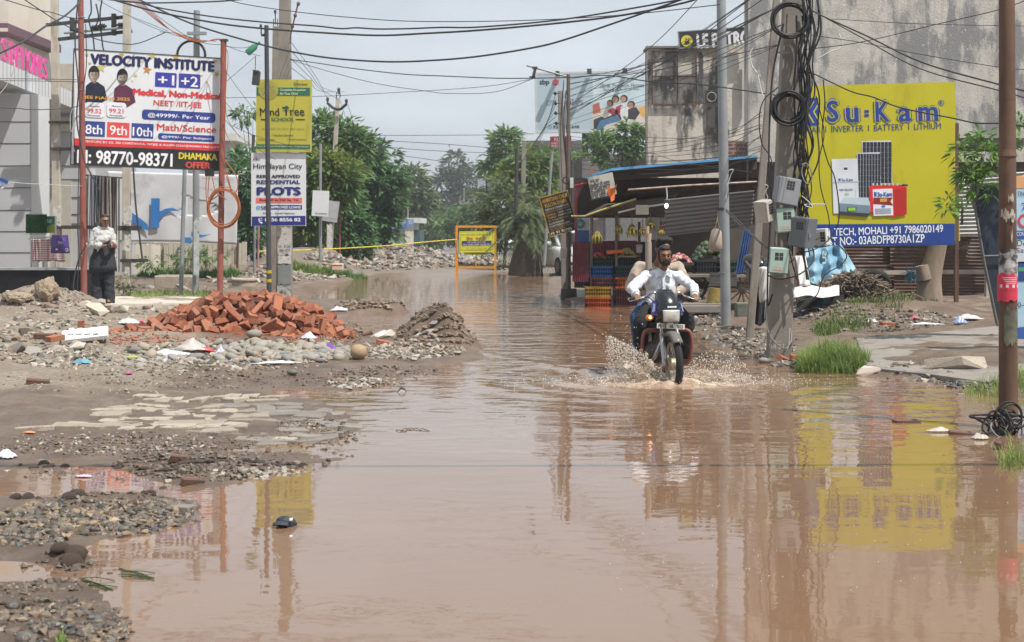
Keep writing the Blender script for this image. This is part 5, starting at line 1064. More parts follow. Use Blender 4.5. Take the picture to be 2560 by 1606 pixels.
# crates
def crate(lab, x0, y0, x1, y1, d, col, dep=.36):
    a, c = P(x0, y1, d), P(x1, y0, d); w_, h = c.x - a.x, c.z - a.z; t = thing('crate', lab, 'crate', ((a.x + c.x) / 2, d + dep / 2, a.z), 0, 'plastic crates of the stall'); mt = M('crate_' + col, S(col), .5, .15, 5, stain=tuple(x * .5 for x in S(col)), sts=5)
    b_ = MB()
    for sx, sy, lx, ly in ((0, -1, w_, .012), (0, 1, w_, .012), (-1, 0, .012, dep), (1, 0, .012, dep)):
        cx, cy = sx * w_ / 2, sy * dep / 2; n = max(5, int((lx + ly) / .05))
        for zz, hh in ((.02, .04), (h - .02, .04), (h / 2, .02)): b_.box((cx, cy, zz), (lx + .01, ly + .01, hh))
        for k in range(n + 1):
            f_ = k / n - .5; b_.box((cx + (lx * f_ if sx == 0 else 0), cy + (ly * f_ if sy == 0 else 0), h / 2), (.016, .016, h))
    b_.local('slats', mt, t); MB().box((0, 0, .01), (w_ * .97, dep * .97, .015)).local('base', mt, t)
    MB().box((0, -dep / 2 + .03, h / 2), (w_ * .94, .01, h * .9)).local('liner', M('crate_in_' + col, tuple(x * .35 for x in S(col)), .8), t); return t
for q in (('dark green crate under the tomatoes', 1482, 641, 1535, 667, 30.2, '#27402e'), ('dark crate under the lemons', 1538, 643, 1590, 667, 30.2, '#2a3038'), ('bright blue crate in the left stack', 1478, 666, 1531, 693, 30, '#2a5c9c'), ('slate blue crate right of the bright blue one', 1537, 666, 1592, 692, 30, '#2f3d46'),
    ('dull pink crate under the bright blue one', 1481, 694, 1532, 721, 29.9, '#7c4a48'), ('orange crate under the slate blue one', 1539, 694, 1592, 721, 29.9, '#b0541e'), ('mustard yellow crate near the bottom of the left stack', 1465, 718, 1526, 743, 29.4, '#94741c'), ('orange crate standing in the water under the yellow one', 1465, 743, 1526, 772, 29.4, '#a84a18'),
    ('dark red crate at the foot of the right stack', 1536, 722, 1592, 768, 29.8, '#4c2426'), ('brown crate behind the dull pink one', 1462, 694, 1480, 719, 30.2, '#3a241c'), ('black wire crate on the hand cart', 1738, 650, 1795, 686, 27, '#2c3032'), ('dark green crate behind the post on the hand cart', 1797, 652, 1850, 686, 27.2, '#2f4438')): crate(*q)
def heap(name, lab, cat, x0, x1, y0, y1, d, rad, n, mats, dep=.3):
    r = random.Random(n); mb = MB(); a, c = P(x0, y1, d), P(x1, y0, d); w_, h = c.x - a.x, c.z - a.z
    for i in range(n):
        u, v = r.uniform(-1, 1), r.uniform(-1, 1); hh = max(0, 1 - u * u * .9 - v * v * .5); mb.mi = r.randrange(len(mats))
        mb.ell((a.x + w_ * (u + 1) / 2, d + dep * (v + 1) / 2, a.z + h * hh * r.uniform(.75, 1)), (rad, rad, rad * .9), (r.random(), r.random(), 0), 8, 5)
    return tag(mb.build(name, mats), lab, cat, None, 'stuff')
heap('tomato_heap', 'red tomatoes heaped on the dark green crate', 'tomatoes', 1484, 1512, 633, 645, 30.2, .035, 60, [M('tomato', (.45, .04, .02), .3)])
heap('lemon_heap', 'yellow green lemons heaped on a round tray', 'lemons', 1546, 1590, 622, 643, 30.1, .03, 150, [M('lemon', (.45, .40, .10), .5), M('lime', (.28, .30, .06), .5)])
heap('onion_heap', 'pink red onions heaped in a wire basket on the hand cart', 'onions', 1674, 1728, 636, 657, 27, .035, 170, [M('onion_red', (.36, .09, .10), .4), M('onion_pale', (.52, .33, .27), .5), M('onion_dark', (.2, .04, .06), .4)])
heap('greens_heap', 'dark green cabbages and leaves heaped behind the black crate', 'vegetables', 1735, 1812, 606, 652, 28, .065, 110, [M('cabbage', (.035, .06, .032), .6, .3, 9), M('cabbage_pale', (.08, .105, .06), .6, .3, 9)])
mb = MB(); mb.cyl(P(1568, 643, 30.2), P(1568, 640, 30.2), .21, 18, .23); tag(mb.build('tray', M('steel_tray', (.4, .4, .38), .4)), 'round steel tray under the lemons', 'tray')
mb = MB(); mb.prism([P(1517, 627, 30), P(1560, 624, 30), P(1560, 632, 30), P(1517, 636, 30)], (0, .25, 0)); tag(mb.build('orange_tray', M('orange_plastic', (.6, .13, .03), .5)), 'bright orange tray standing behind the tomatoes', 'tray')
mb = MB(); mb.cyl(P(1598, 632, 30), P(1598, 612, 30), .06, 12, .07); tag(mb.build('plastic_jar', M('jar_clear', (.35, .33, .32), .3, .2, 9)), 'clear plastic jar on the counter beside the lemons', 'jar')
# hand cart
hc = thing('hand_cart', 'wooden vegetable hand cart with spoked wheels behind the galvanised post', 'cart', P(1790, 775, 26.5)); d = 26.6
MB().box((P(1700, 689, d).x + .75, d + .5, P(1700, 690, d).z), (1.62, 1.1, .05)).build('deck', WOOD, hc)
mb = MB(); qbox(mb, 1774, 683, 1842, 716, d - .05, .03); mb.build('side_board', M('cart_board', (.08, .075, .07), .8, .2, 5), hc)
mb = MB(); qbox(mb, 1672, 657, 1736, 664, d + .3, .5); mb.build('wire_basket', DARKIRON, hc)
def cart_wheel(cx, cy, rad, dd, par, yaw):
    hub = thing.__globals__['bpy'].data.objects.new('wheel', None); mb = MB(); ax = Vector((math.sin(yaw), math.cos(yaw), 0)); c = P(cx, cy, dd)
    q = Vector((0, 0, 1)).rotation_difference(ax); bpy.data.objects.remove(hub)
    w_ = MB().torus(c, rad, .03, 30, 6, ax).build('wheel', M('cart_iron', (.07, .055, .045), .7, .3, 6), par)
    MB().cyl(c - ax * .07, c + ax * .07, .055).build('hub', M('cart_iron', (.07, .055, .045)), w_)
    for k in range(12): MB().cyl(c, c + q @ Vector((rad * math.cos(k * math.pi / 6), rad * math.sin(k * math.pi / 6), 0)), .016, 6).build('spoke', M('cart_spoke', (.10, .08, .06), .8), w_)
cart_wheel(1727, 714, .29, 27.2, hc, .25); cart_wheel(1855, 726, .33, 26.6, hc, .35)
t = thing('step_block', 'low concrete step behind the motorcycle', 'step', P(1740, 790, 25.5)); mb = MB(); qbox(mb, 1672, 764, 1806, 784, 25.6, .5); mb.build('block', concrete, t, bevel=.02); MB().box((P(1740, 764, 25.6).x, 25.85, P(1740, 764, 25.6).z + .01), (.98, .46, .03)).build('top_slab', concrete, t)
t = thing('torn_tin', 'torn yellow tin can hanging on the hand cart', 'tin', P(1785, 765, 25.9)); mb = MB(); mb.tube([P(1787, 720, 25.9), P(1783, 762, 25.9)], [.11, .12], 10); mb.build('can', M('old_yellow', (.30, .22, .06), .6, .3, 5, stain=(.06, .05, .04), sts=4, sth=.52), t); MB().tube([P(1770, 718, 25.9), P(1776, 707, 25.9), P(1802, 708, 25.9)], .012, 5).build('handle', DARKIRON, t)
t = thing('stone_block', 'mossy grey block beside the hand cart wheel', 'block', P(1858, 800, 24.5)); mb = MB(); qbox(mb, 1842, 758, 1877, 802, 24.5, .3); mb.build('block', M('mossy_block', (.14, .15, .12), .9, .3, 6, bump=.4), t, bevel=.02)
tb_ = thing('cloth_bag', 'beige cloth bag hanging from the galvanised post', 'bag', P(1790, 630, 22.9))
mb = MB(); mb.tube([P(1792, 572, 22.9), P(1791, 580, 22.9), P(1789, 605, 22.9), P(1789, 622, 22.9), P(1789, 629, 22.9)], [.05, .085, .105, .11, .06], 14); mb.build('sack', M('jute', (.36, .30, .24), .95, .15, 7), tb_)
for dx in (-5, 5): MB().tube([P(1793 + dx, 574, 22.86), P(1794, 545, 22.9), P(1795, 530, 22.95)], .010, 5).build('strap', M('jute_strap', (.22, .17, .13), .9), tb_)
corr(MB(), P(1858, 578, 25), P(1880, 575, 25), P(1862, 682, 25), P(1838, 684, 25), 4, .025).build('t', M('blue_tin', (.07, .14, .35), .5, .25, 3, stain=(.3, .3, .3), sts=4, sth=.6)).name = 'blue_tin_sheet'; tag(bpy.data.objects['blue_tin_sheet'], 'blue corrugated sheet leaning beside the hand cart', 'sheet')
t = thing('tarp_bundle', 'black plastic tarp bundled against the meter pole', 'tarp', P(1890, 815, 22.5)); mb = MB(); r = random.Random(8)
mb.grid(lambda u, v: P(1862 + 62 * u + 22 * v * (1 - u), 652 + 8 * math.sin(u * 7) + (158 - 6 * math.sin(u * 9)) * v, 22.3 - .35 * math.sin(u * 3.1) * (.4 + v) + .07 * math.sin(u * 21 + v * 9)), 30, 26); mb.build('sheet', M('black_plastic', (.025, .026, .03), .3, .3, 4), t, solid=.01)
MB().ell(P(1893, 660, 22.4), (.22, .3, .14), (.2, .3, .4)).build('lump', M('black_plastic', (.025, .026, .03)), t); MB().tube([P(1862, 655, 21.9), P(1925, 728, 21.8)], .035, 6).build('rod', DARKIRON, t)
mb = MB(); mb.grid(lambda u, v: P(1894 + 30 * u + 6 * v * (1 - u), 672 + 86 * v - 5 * math.sin(u * 3), 21.5 - .08 * math.sin(u * 3.1) + .03 * math.sin(u * 14 + v * 11)), 12, 14); tag(mb.build('white_sack', M('sack_white', (.62, .61, .58), .6, .1, 5), None, solid=.02), 'crumpled white sack hanging left of the meter pole', 'sack')

# tilted eatery board
b = Board((1348, 499), (1415, 477.5), (1378, 591), 33.4); b.ex = (96 - 30, -36.5 + 19.0); t = thing('eatery_board', 'black and yellow eatery menu board hanging tilted on the brown pole', 'sign board', P(1410, 590, 33.4))
b = Board((1350, 497), (1418, 478), (1377.6, 591), 33.4); b.panel(M('menu_black', (.030, .028, .026), .5), t, .03); b.frame(M('menu_yellow', S('#b5912f'), .6), t, .02, .04)
W_, H_ = b.W, b.H
def row(s_, u0, u1, v0, v1, c, bold=.02):
    b.ink(c); V, F = glyphs(s_, bold); b.mb.add([b.w((u0 + (u1 - u0) * u) * W_, (v0 + (v1 - v0) * q) * H_, 1 + k * .12) for u, q, k in V], F)
for s_, u0, u1, v0, v1, c in (('AMRITSARI CHUR', .05, .98, .04, .14, '#c49a34'), ('KULCHA DHABA', .10, .90, .17, .27, '#c49a34'), ('INDIAN & CHINESE FOOD', .08, .92, .30, .35, '#c8c4ba'), ('BREAKFAST | LUNCH | DINNER', .06, .94, .37, .42, '#b08a36'), ('SIMPLE', .06, .38, .45, .50, '#c49a34'), ('1 DAAL 1 SABJI', .48, .94, .45, .49, '#c8c4ba'), ('THALI', .08, .36, .52, .57, '#c49a34'), ('4 CHAPATI, SALAD', .46, .96, .52, .56, '#c8c4ba'),
    ('SPL. DAAL MAKHANI', .06, .80, .60, .64, '#b08a36'), ('ALOO KULCHA', .06, .62, .67, .72, '#c8c4ba'), ('CHUR CHUR KULCHA', .04, .80, .74, .79, '#c8c4ba'), ('MIX VEG, PANEER KULCHA', .04, .90, .81, .85, '#b08a36'), ('ALL COMBO', .06, .6, .86, .89, '#b08a36'), ('M: 91 98785 ', .04, .80, .91, .98, '#d8d6cf')): row(s_, u0, u1, v0, v1, c)
b.done(t)
b = Board((1375, 342), (1428, 340), (1375, 368), 44); t = thing('small_red_sign', 'small dark red sign behind the grey concrete pole', 'sign board', P(1400, 370, 44)); b.panel(K('#8c3442'), t, .04); b.text('P.K.', 1386, 345, 1398, 354, '#d8c8cc', 1); b.text('PROPERTY', 1378, 357, 1396, 361, '#d8c8cc', 1); b.text('98140 21', 1378, 363, 1398, 367, '#d8c8cc', 1); b.done(t)
# barricade
bc = thing('barricade', 'yellow steel barricade standing in the flood with a protest poster', 'barricade', P(1189, 686, 52)); YEL = M('barricade_yellow', S('#d9952a'), .5, .12, 5, stain=(.35, .16, .05), sts=5, sth=.62); d = 52
for x in (1142, 1238): MB().box((P(x, 630, d).x, d, (P(x, 566, d).z - .12) / 2), (.085, .06, P(x, 566, d).z + .12)).build('leg', YEL, bc)
for y in (567, 669): MB().box(P(1190, y, d - .005), (1.47, .055, .08)).build('rail', YEL, bc)
MB().box(P(1190, 618, d + .01), (.04, .04, 1.45)).build('centre_bar', YEL, bc)
MB().torus(P(1190, 620, d + 20), .01, .001, 3, 3)
b = Board((1148, 579), (1235, 578), (1148, 632), 51.9); b.panel(M('poster_yellow', S('#d6d63a'), .6, .06, 2), bc, .01, 'poster')
b.rect(1150.5, 581, 1232, 625.5, '#6c7a2e', 1); b.rect(1151.2, 581.8, 1231.3, 624.8, '#d6d63a', 2)
b.text('ਸਭ ਸ਼ਹਿਰ ਦੀਆਂ ਮਹਿਲਾਵਾਂ ਨੂੰ ਹੈ ਕਿ', 1154, 584, 1229, 592, '#6d6f46', 3, 0); b.text('ਰੋਸ  ਧਰਨਾ', 1165, 592, 1217, 601.5, '#c23a34', 3, .05); b.rect(1154, 603, 1229, 614, '#3a3470', 3, 2)
b.text('ਮਿਤੀ 5 ਅਗਸਤ ਦਿਨ ਸ਼ੁੱਕਰਵਾਰ', 1168, 604, 1214, 608, '#d8d4e4', 4, .02); b.text('ਸਥਾਨ: ਸਰਹੱਦ ਮਾਰਕੀਟ ਮੇਨ ਰੋਡ ਖਰੜ', 1157, 609, 1226, 613, '#d8d4e4', 4, .02); b.text('ਵੱਲੋਂ ਸਮੂਹ ਨਿਵਾਸੀ ਮੋਹਾਲੀ ਖਰੜ ਸ਼ਹਿਰ', 1156, 616, 1228, 619, '#a8703a', 3, 0); b.text('ਸੰਪਰਕ ਕਰੋ ਜੀ', 1164, 620.5, 1218, 623.5, '#8a8a40', 3, 0)
b.done(bc)
for q, mt in ((((1143, 602), (1150, 600), (1150, 633), (1143, 632)), WHITEP), (((1150, 632), (1235, 630), (1235, 635), (1180, 634)), WHITEP), (((1160, 632), (1212, 633), (1212, 638), (1160, 637)), K('#c9c94a'))): MB().prism([P(x, y, 51.95) for x, y in q], (0, .006, 0)).build('poster_edge', mt, bc)
wire('warning_tape', 'yellow warning tape strung from the trees to the barricade', [(640, 629, 46), (730, 627, 47), (850, 622, 48), (980, 614, 50), (1060, 606, 51), (1143, 599, 51.8)], .022, M('tape_yellow', S('#c9bd3a'), .5), 6, None, 'tape')
# cars
CW = M('car_white', (.72, .73, .75), .25, .03, 2, spec=.6); TYRE = M('tyre_rubber', (.018, .018, .018), .8, .2, 9); HL = M('headlight_glass', (.55, .57, .60), .1, .1, 9, spec=.7); CHR = M('dull_chrome', (.45, .45, .46), .25, .05, 5, metal=.8)
def car(lab, loc, rz, paint=CW, sc=1.0):
    t = thing('parked_car', lab, 'car', loc, rz); t.scale = (sc, sc, sc)      # front faces -y
    def loft(secs, mat, name, par=t):
        mb = MB(); V = []; n = 12
        for y, w_, z0, z1, e in secs:
            for k in range(n):
                a = 2 * math.pi * (k + .5) / n; cx, sx = math.cos(a), math.sin(a)
                V.append((w_ * (abs(cx) ** e) * (1 if cx > 0 else -1), y, (z0 + z1) / 2 + (z1 - z0) / 2 * (abs(sx) ** e) * (1 if sx > 0 else -1)))
        F = [(i * n + k, i * n + (k + 1) % n, (i + 1) * n + (k + 1) % n, (i + 1) * n + k) for i in range(len(secs) - 1) for k in range(n)] + [tuple(range(n)), tuple(reversed(range((len(secs) - 1) * n, len(secs) * n)))]
        mb.add(V, F, True); return mb.local(name, mat, par)
    bdy = loft([(-2.02, .62, .32, .70, .5), (-1.95, .80, .24, .82, .4), (-1.5, .87, .22, .95, .35), (-.75, .88, .22, 1.02, .35), (1.2, .88, .22, 1.04, .35), (1.9, .84, .26, 1.0, .4), (2.0, .74, .34, .92, .5)], paint, 'body')
    loft([(-1.0, .74, .96, 1.02, .5), (-.35, .72, .96, 1.42, .5), (.2, .71, .96, 1.52, .45), (1.2, .70, .96, 1.50, .45), (1.85, .68, .96, 1.08, .5)], paint, 'cabin')
    mb = MB(); mb.add([(-.66, -.97, 1.06), (.66, -.97, 1.06), (.60, -.36, 1.42), (-.60, -.36, 1.42)], [(0, 1, 2, 3)]); mb.local('windscreen', GLASS, t)
    for s in (-1, 1): MB().add([(s * .745, -.7, 1.07), (s * .745, 1.55, 1.07), (s * .705, 1.2, 1.44), (s * .705, -.2, 1.43)], [(0, 1, 2, 3)]).local('side_window', GLASS, t)
    for s in (-1, 1):
        MB().ell((s * .66, -1.93, .70), (.17, .10, .09)).local('headlight', HL, t); MB().ell((s * .62, -1.99, .42), (.08, .05, .06)).local('fog_lamp', DARKIRON, t)
        MB().ell((s * .98, -.62, 1.08), (.10, .06, .07)).local('mirror', paint, t)
        for y in (-1.28, 1.28):
            w_ = MB().tube([(s * .70, y, .31), (s * .89, y, .31)], .31, 18).local('wheel', TYRE, t); MB().tube([(s * .88, y, .31), (s * .90, y, .31)], .2, 12).local('rim', CHR, w_)
    MB().box((0, -2.0, .62), (.72, .06, .12)).local('grille', DARKIRON, t); MB().box((0, -2.01, .38), (.9, .05, .12)).local('air_intake', DARKIRON, t); MB().box((0, -2.05, .50), (.42, .02, .10)).local('number_plate', WHITEP, t)
    return t
def far(px, py, d): v = P(px, py, d); v.z = hz(v.x, v.y) + .03; return v
car('white car parked behind the brown pole and the tilted menu board', G(1432, 690, .06) + Vector((0, 2.0, 0)), R(16))
v = far(1122, 620, 170); car('silver white car driving toward the barricade on the far road', v, R(3), M('car_silver', (.55, .56, .58), .3), 1.0)
car('dark car behind the silver white one on the far road', far(1092, 616, 190), R(3), M('car_dark', (.05, .05, .055), .3)); car('small white car at the left of the far road', far(1074, 616, 200), R(3))
car('white car half hidden behind the barricade and the palm', far(1262, 640, 75), R(10), M('car_pale', (.6, .62, .64), .3))
# ------------------------------------------------------------------ motorcycle and people
FOLD = bpy.data.textures.new('cloth_folds', 'CLOUDS'); FOLD.noise_scale = .085; FOLD.noise_depth = 1
def blob(name, prims, mat, par, voxel=.01, it=6, fold=0):
    "one continuous surface grown round tapered limbs: ('c', p0, r0, p1, r1) or ('e', centre, radii, rotation)"
    mb = MB()
    for q in prims:
        if q[0] == 'c':
            a, b = Vector(q[1]), Vector(q[3]); mb.tube([a, b], [q[2], q[4]], 14); mb.ell(a, (q[2],) * 3, None, 14, 8); mb.ell(b, (q[4],) * 3, None, 14, 8)
        else: mb.ell(q[1], q[2], q[3] if len(q) > 3 else None, 18, 12)
    o = mb.local(name, mat, None)
    r_ = o.modifiers.new('r', 'REMESH'); r_.mode = 'VOXEL'; r_.voxel_size = voxel
    s_ = o.modifiers.new('s', 'SMOOTH'); s_.iterations = it; s_.factor = .5
    if fold: d_ = o.modifiers.new('d', 'DISPLACE'); d_.texture = FOLD; d_.strength = fold; d_.mid_level = .5; d_.texture_coords = 'LOCAL'
    dg = bpy.context.evaluated_depsgraph_get(); dg.update()
    me = bpy.data.meshes.new_from_object(o.evaluated_get(dg)); bpy.data.objects.remove(o)
    me.materials.clear(); me.materials.append(mat); me.polygons.foreach_set('use_smooth', [True] * len(me.polygons))
    o = bpy.data.objects.new(name, me); COL.objects.link(o); o.parent = par; return o
def cloth(name, c, bs=9, st=.7, v=.08, stretch=(1, 1, .5)):
    m, t, b = _nodes(name); vec = coords(t, stretch); n = noise(t, vec, bs, 4, .5, 1.2)
    t.links.new(mixc(t, ramp(t, noise(t, vec, 3, 4), [(.3, 0), (.7, 1)]), tuple(x * (1 - v) for x in c), tuple(min(1, x * (1 + v)) for x in c)), b.inputs['Base Color'])
    b.inputs['Roughness'].default_value = .9; b.inputs['Specular IOR Level'].default_value = .2; add_bump(t, b, n, st, .05); return m
SKIN = M('skin_brown', (.20, .095, .055), .5, .08, 9); SKIN2 = M('skin_tan', (.26, .135, .085), .5, .08, 9); HAIR = M('black_hair', (.012, .010, .009), .5, .4, 60, bump=.5, bs=90)
EYEW = M('eye_white', (.30, .27, .24), .2, .05); EYED = M('eye_dark', (.012, .01, .01), .15, .1); LIP = M('lips', (.20, .075, .06), .5, .1)
def fingers(palm, axis, curl, out, n=4, sp=.019, r=.0085, ln=(.034, .026)):
    "four fingers of unequal length and a thumb closing from the palm; axis along the knuckles, curl the way they bend"
    P0, ax, cu, ou = Vector(palm), Vector(axis).normalized(), Vector(curl).normalized(), Vector(out).normalized(); o = []
    for i in range(n):
        k = (.92, 1.0, .96, .78)[i]; b = P0 + ax * (sp * (i - 1.5)) + ou * .035; c = b + ou * (ln[0] * k * .75) + cu * (ln[0] * k * .6); d = c + cu * (ln[1] * k) - ou * (ln[1] * .35 * k); e = d - ou * .02 * k + cu * .008
        o += [('c', P0 + ax * (sp * .8 * (i - 1.5)), .012, b, r * 1.1), ('c', b, r * 1.1, c, r), ('c', c, r, d, r * .9), ('c', d, r * .9, e, r * .8)]
    t0 = P0 - ax * (sp * 1.7); t1 = t0 - ax * .012 + ou * .03 + cu * .015; t2 = t1 + ou * .015 + cu * .025 + ax * .01
    return o + [('c', P0 - ax * .015, .014, t0, .012), ('c', t0, .012, t1, .010), ('c', t1, .010, t2, .009)]
def head(par, c, skin, yaw=0, tilt=0, s=1.0, female=False, beard=False, hair=True):
    "face parts around a head centre; returns prims for the body surface"
    c = Vector(c); q = Euler((tilt, 0, yaw)).to_matrix(); at = lambda x, y, z: c + q @ Vector((x * s, y * s, z * s)); rot = (tilt, 0, yaw)
    e = lambda p, r_: ('e', at(*p), tuple(x * s for x in r_), rot)
    pr = [e((0, .012, .02), (.078, .098, .105)), e((0, -.018, -.035), (.062, .075, .085)), e((0, -.055, -.088), (.034, .032, .03)), e((0, -.088, .030), (.052, .02, .016)), ('c', at(0, -.092, .018), .010 * s, at(0, -.113, -.022), .014 * s), e((0, -.100, -.026), (.021, .014, .011)),
          e((-.040, -.072, -.018), (.024, .022, .022)), e((.040, -.072, -.018), (.024, .022, .022)), e((-.081, .012, -.002), (.010, .020, .032)), e((.081, .012, -.002), (.010, .020, .032)), e((0, -.088, -.058), (.025, .014, .014))]
    for sx in (-1, 1):
        MB().ell(at(sx * .031, -.083, .010), (.012 * s, .008 * s, .0055 * s), rot).local('eye', EYEW, par); MB().ell(at(sx * .031, -.092, .010), (.0062 * s, .004 * s, .0055 * s), rot).local('iris', EYED, par)
        MB().tube([at(sx * .014, -.102, .030), at(sx * .032, -.099, .036), at(sx * .052, -.084, .029)], .0055 * s, 6).local('eyebrow', HAIR, par)
    MB().ell(at(0, -.101, -.058), (.024 * s, .008 * s, .007 * s), rot).local('mouth', LIP, par)
    return pr, at, rot, e
# ---- motorcycle, in its own frame
MOTO = Vector((BIKE.x, BIKE.y, -.10)); mo = thing('motorcycle', 'black commuter motorcycle with two riders ploughing through the flood', 'motorcycle', MOTO, BYAW)
BLKP = M('black_gloss_paint', (.014, .017, .021), .2, .2, 3, spec=.6, stain=(.045, .04, .035), sts=6, sth=.56); FORK = M('fork_alloy', (.42, .42, .41), .35, .1, 5, metal=.6, stain=(.22, .17, .12), sts=9); ENG = M('engine_grime', (.10, .09, .08), .6, .35, 8, metal=.3); GUARD = M('crash_guard_paint', (.22, .075, .06), .5, .25, 7); RIMM = M('rim_dusty', (.38, .31, .22), .45, .2, 6, metal=.4)
sy = R(6); fq = Euler((0, 0, sy)).to_matrix(); AX = fq @ Vector((1, 0, 0)); FC = Vector((0, 0, .30)); RC_ = Vector((0, 1.24, .30))
def wheel(c, ax, par):
    w_ = MB().torus(c, .268, .040, 40, 10, ax).local('wheel', TYRE, par)
    mb = MB(); q = Vector((0, 0, 1)).rotation_difference(ax)
    for k in range(44):
        a = 2 * math.pi * k / 44; p = c + q @ Vector((.306 * math.cos(a), .306 * math.sin(a), 0)); mb.box(p, (.012, .05, .012), q @ Euler((0, 0, a)).to_quaternion())
    mb.local('tread', TYRE, w_)
    MB().torus(c, .232, .016, 40, 6, ax).local('rim', RIMM, w_); MB().cyl(c - ax * .06, c + ax * .06, .065, 18).local('drum_hub', RIMM, w_)
    mb = MB()
    for k in range(18):
        a = 2 * math.pi * k / 18; p = q @ Vector((math.cos(a), math.sin(a), 0)); p2 = q @ Vector((math.cos(a + .35), math.sin(a + .35), 0)); mb.cyl(c + p * .06 + ax * (.03 if k % 2 else -.03), c + p2 * .23, .0025, 5)
    mb.local('spokes', FORK, w_); return w_
wheel(FC, AX, mo); wheel(RC_, Vector((1, 0, 0)), mo)
for s in (-1, 1):
    a = FC + AX * (.085 * s); tp = Vector((0, .36, .94)) + AX * (.085 * s); f = MB().tube([a + Vector((0, -.02, -.02)), a.lerp(tp, .48)], .027, 12).local('fork_leg', FORK, mo); MB().tube([a.lerp(tp, .45), tp], .017, 10).local('fork_tube', CHR, f)
def arc(c, rad, a0, a1, hw, drop, n=16):
    mb = MB(); V = []
    for i in range(n + 1):
        a = R(a0 + (a1 - a0) * i / n); 
        for x, rr in ((-hw, rad - drop), (-hw * .75, rad - drop * .2), (0, rad), (hw * .75, rad - drop * .2), (hw, rad - drop)): V.append(c + fq @ Vector((x, -math.cos(a) * rr, math.sin(a) * rr)))
    return mb.add(V, [(i * 5 + k, i * 5 + k + 1, i * 5 + 6 + k, i * 5 + 5 + k) for i in range(n) for k in range(4)], True)
arc(FC, .345, 46, 170, .056, .045).local('front_mudguard', M('mudguard_grey', (.15, .14, .125), .35, .15, 5, stain=(.24, .19, .14), sts=7), mo, solid=.006)
# headlamp cowl
V = []; rows = [(.735, .125, .14, .10), (.80, .135, .06, .09), (.88, .130, .05, .12), (.96, .115, .10, .18), (1.03, .095, .17, .24), (1.065, .075, .225, .27)]
mb = MB(); n = 12
for z, hw, y0, y1 in rows:
    for k in range(n + 1):
        u = -1 + 2 * k / n; V.append(fq @ Vector((hw * math.sin(u * 1.35) / math.sin(1.35), y0 + (y1 - y0 + .06) * (abs(u) ** 2.4), z)))
mb.add(V, [(i * 13 + k, i * 13 + k + 1, i * 13 + 14 + k, i * 13 + 13 + k) for i in range(len(rows) - 1) for k in range(n)], True); mb.local('headlamp_cowl', BLKP, mo, solid=.012)
for s in (-1, 1): MB().prism([fq @ Vector(p) for p in ((s * .132, .12, .80), (s * .175, .20, .80), (s * .150, .22, .96), (s * .122, .15, .93))], (0, .02, 0)).local('blue_side_panel', M('blue_decal', (.045, .055, .32), .3), mo)
for s in (-1, 1): MB().prism([fq @ Vector(p) for p in ((s * .150, .13, .845), (s * .172, .16, .835), (s * .152, .19, .93), (s * .138, .16, .92))], (0, .01, 0)).local('white_side_stripe', K('#9aa0c8'), mo)
hl = MB(); hl.grid(lambda u, v: fq @ Vector(((u - .5) * .185 * (1 - .08 * v), .045 - .018 * math.sin(math.pi * u) * math.sin(math.pi * v), .862 - .125 * v)), 10, 8); hl.local('headlamp', M('dusty_lens', (.42, .42, .39), .25, .12, 14, stain=(.30, .27, .22), sts=12), mo, solid=.01)
MB().prism([fq @ Vector(p) for p in ((-.105, .052, .872), (.105, .052, .872), (.095, .052, .728), (-.095, .052, .728))], (0, .03, 0)).local('headlamp_bezel', BLKP, mo)
mb = MB()
for i in range(5): mb.prism([fq @ Vector((-.04 + i * .02, .058, .888 + .002 * (i % 2))), fq @ Vector((-.022 + i * .02, .058, .887)), fq @ Vector((-.018 + i * .02, .066, .903)), fq @ Vector((-.034 + i * .02, .066, .899))], (0, -.012, 0))
mb.local('cowl_sticker', K('#c8ccd0'), mo)
npl = MB().box(fq @ Vector((.005, .075, .690)), (.30, .008, .052), (0, R(3), sy)).local('number_plate', K('#d4d3cc'), mo)
V, F = glyphs('PB 01    AB    5023', .03); mb = MB(); mb.add([fq @ Vector((-.13 + .265 * u, .069, .708 - .036 * q - .052 * (u - .5) * .28)) for u, q, k in V], F); mb.local('plate_lettering', K('#2c2c2c'), npl)
MB().box(fq @ Vector((-.055, .068, .69)), (.018, .003, .05), (0, R(3), sy)).local('rust_streak', M('plate_rust', (.25, .11, .05), .9, .3, 20), npl)
for s in (-1, 1):
    hb = [Vector((s * .03, .38, .98)), Vector((s * .10, .37, 1.02)), Vector((s * .16, .38, 1.03)), Vector((s * .22, .42, .985)), Vector((s * .38, .47, .955))]
    h = MB().tube(spline(hb, 6), .011, 8).local('handlebar', CHR, mo); MB().tube([hb[3].lerp(hb[4], .35), hb[4]], .018, 10).local('grip', BLACK, h); MB().ell(hb[4], (.02, .018, .018)).local('bar_end', CHR, h)
    MB().tube(spline([hb[3] + Vector((0, -.03, .0)), hb[3].lerp(hb[4], .5) + Vector((0, -.07, -.01)), hb[4] + Vector((s * .01, -.06, -.02))], 5), .006, 6).local('lever', CHR, h)
    MB().tube(spline([hb[3] + Vector((0, -.03, 0)), Vector((s * .20, .25, .98)), Vector((s * .12, .24, .90))], 6), .006, 5).local('control_cable', BLACK, h)
it_ = MB().ell((-.215, .16, .775), (.045, .03, .034), None, 10, 8).local('indicator', M('amber_lens', (.60, .17, .02), .3, .1), mo); MB().cyl((-.19, .17, .775), (-.09, .2, .79), .012).local('stalk', BLACK, it_)
m, tt, bb = _nodes('lit_amber'); bb.inputs['Emission Color'].default_value = (1, .42, .1, 1); bb.inputs['Emission Strength'].default_value = 4; MB().ell((-.212, .128, .778), (.016, .008, .014)).local('indicator_lamp', m, it_)
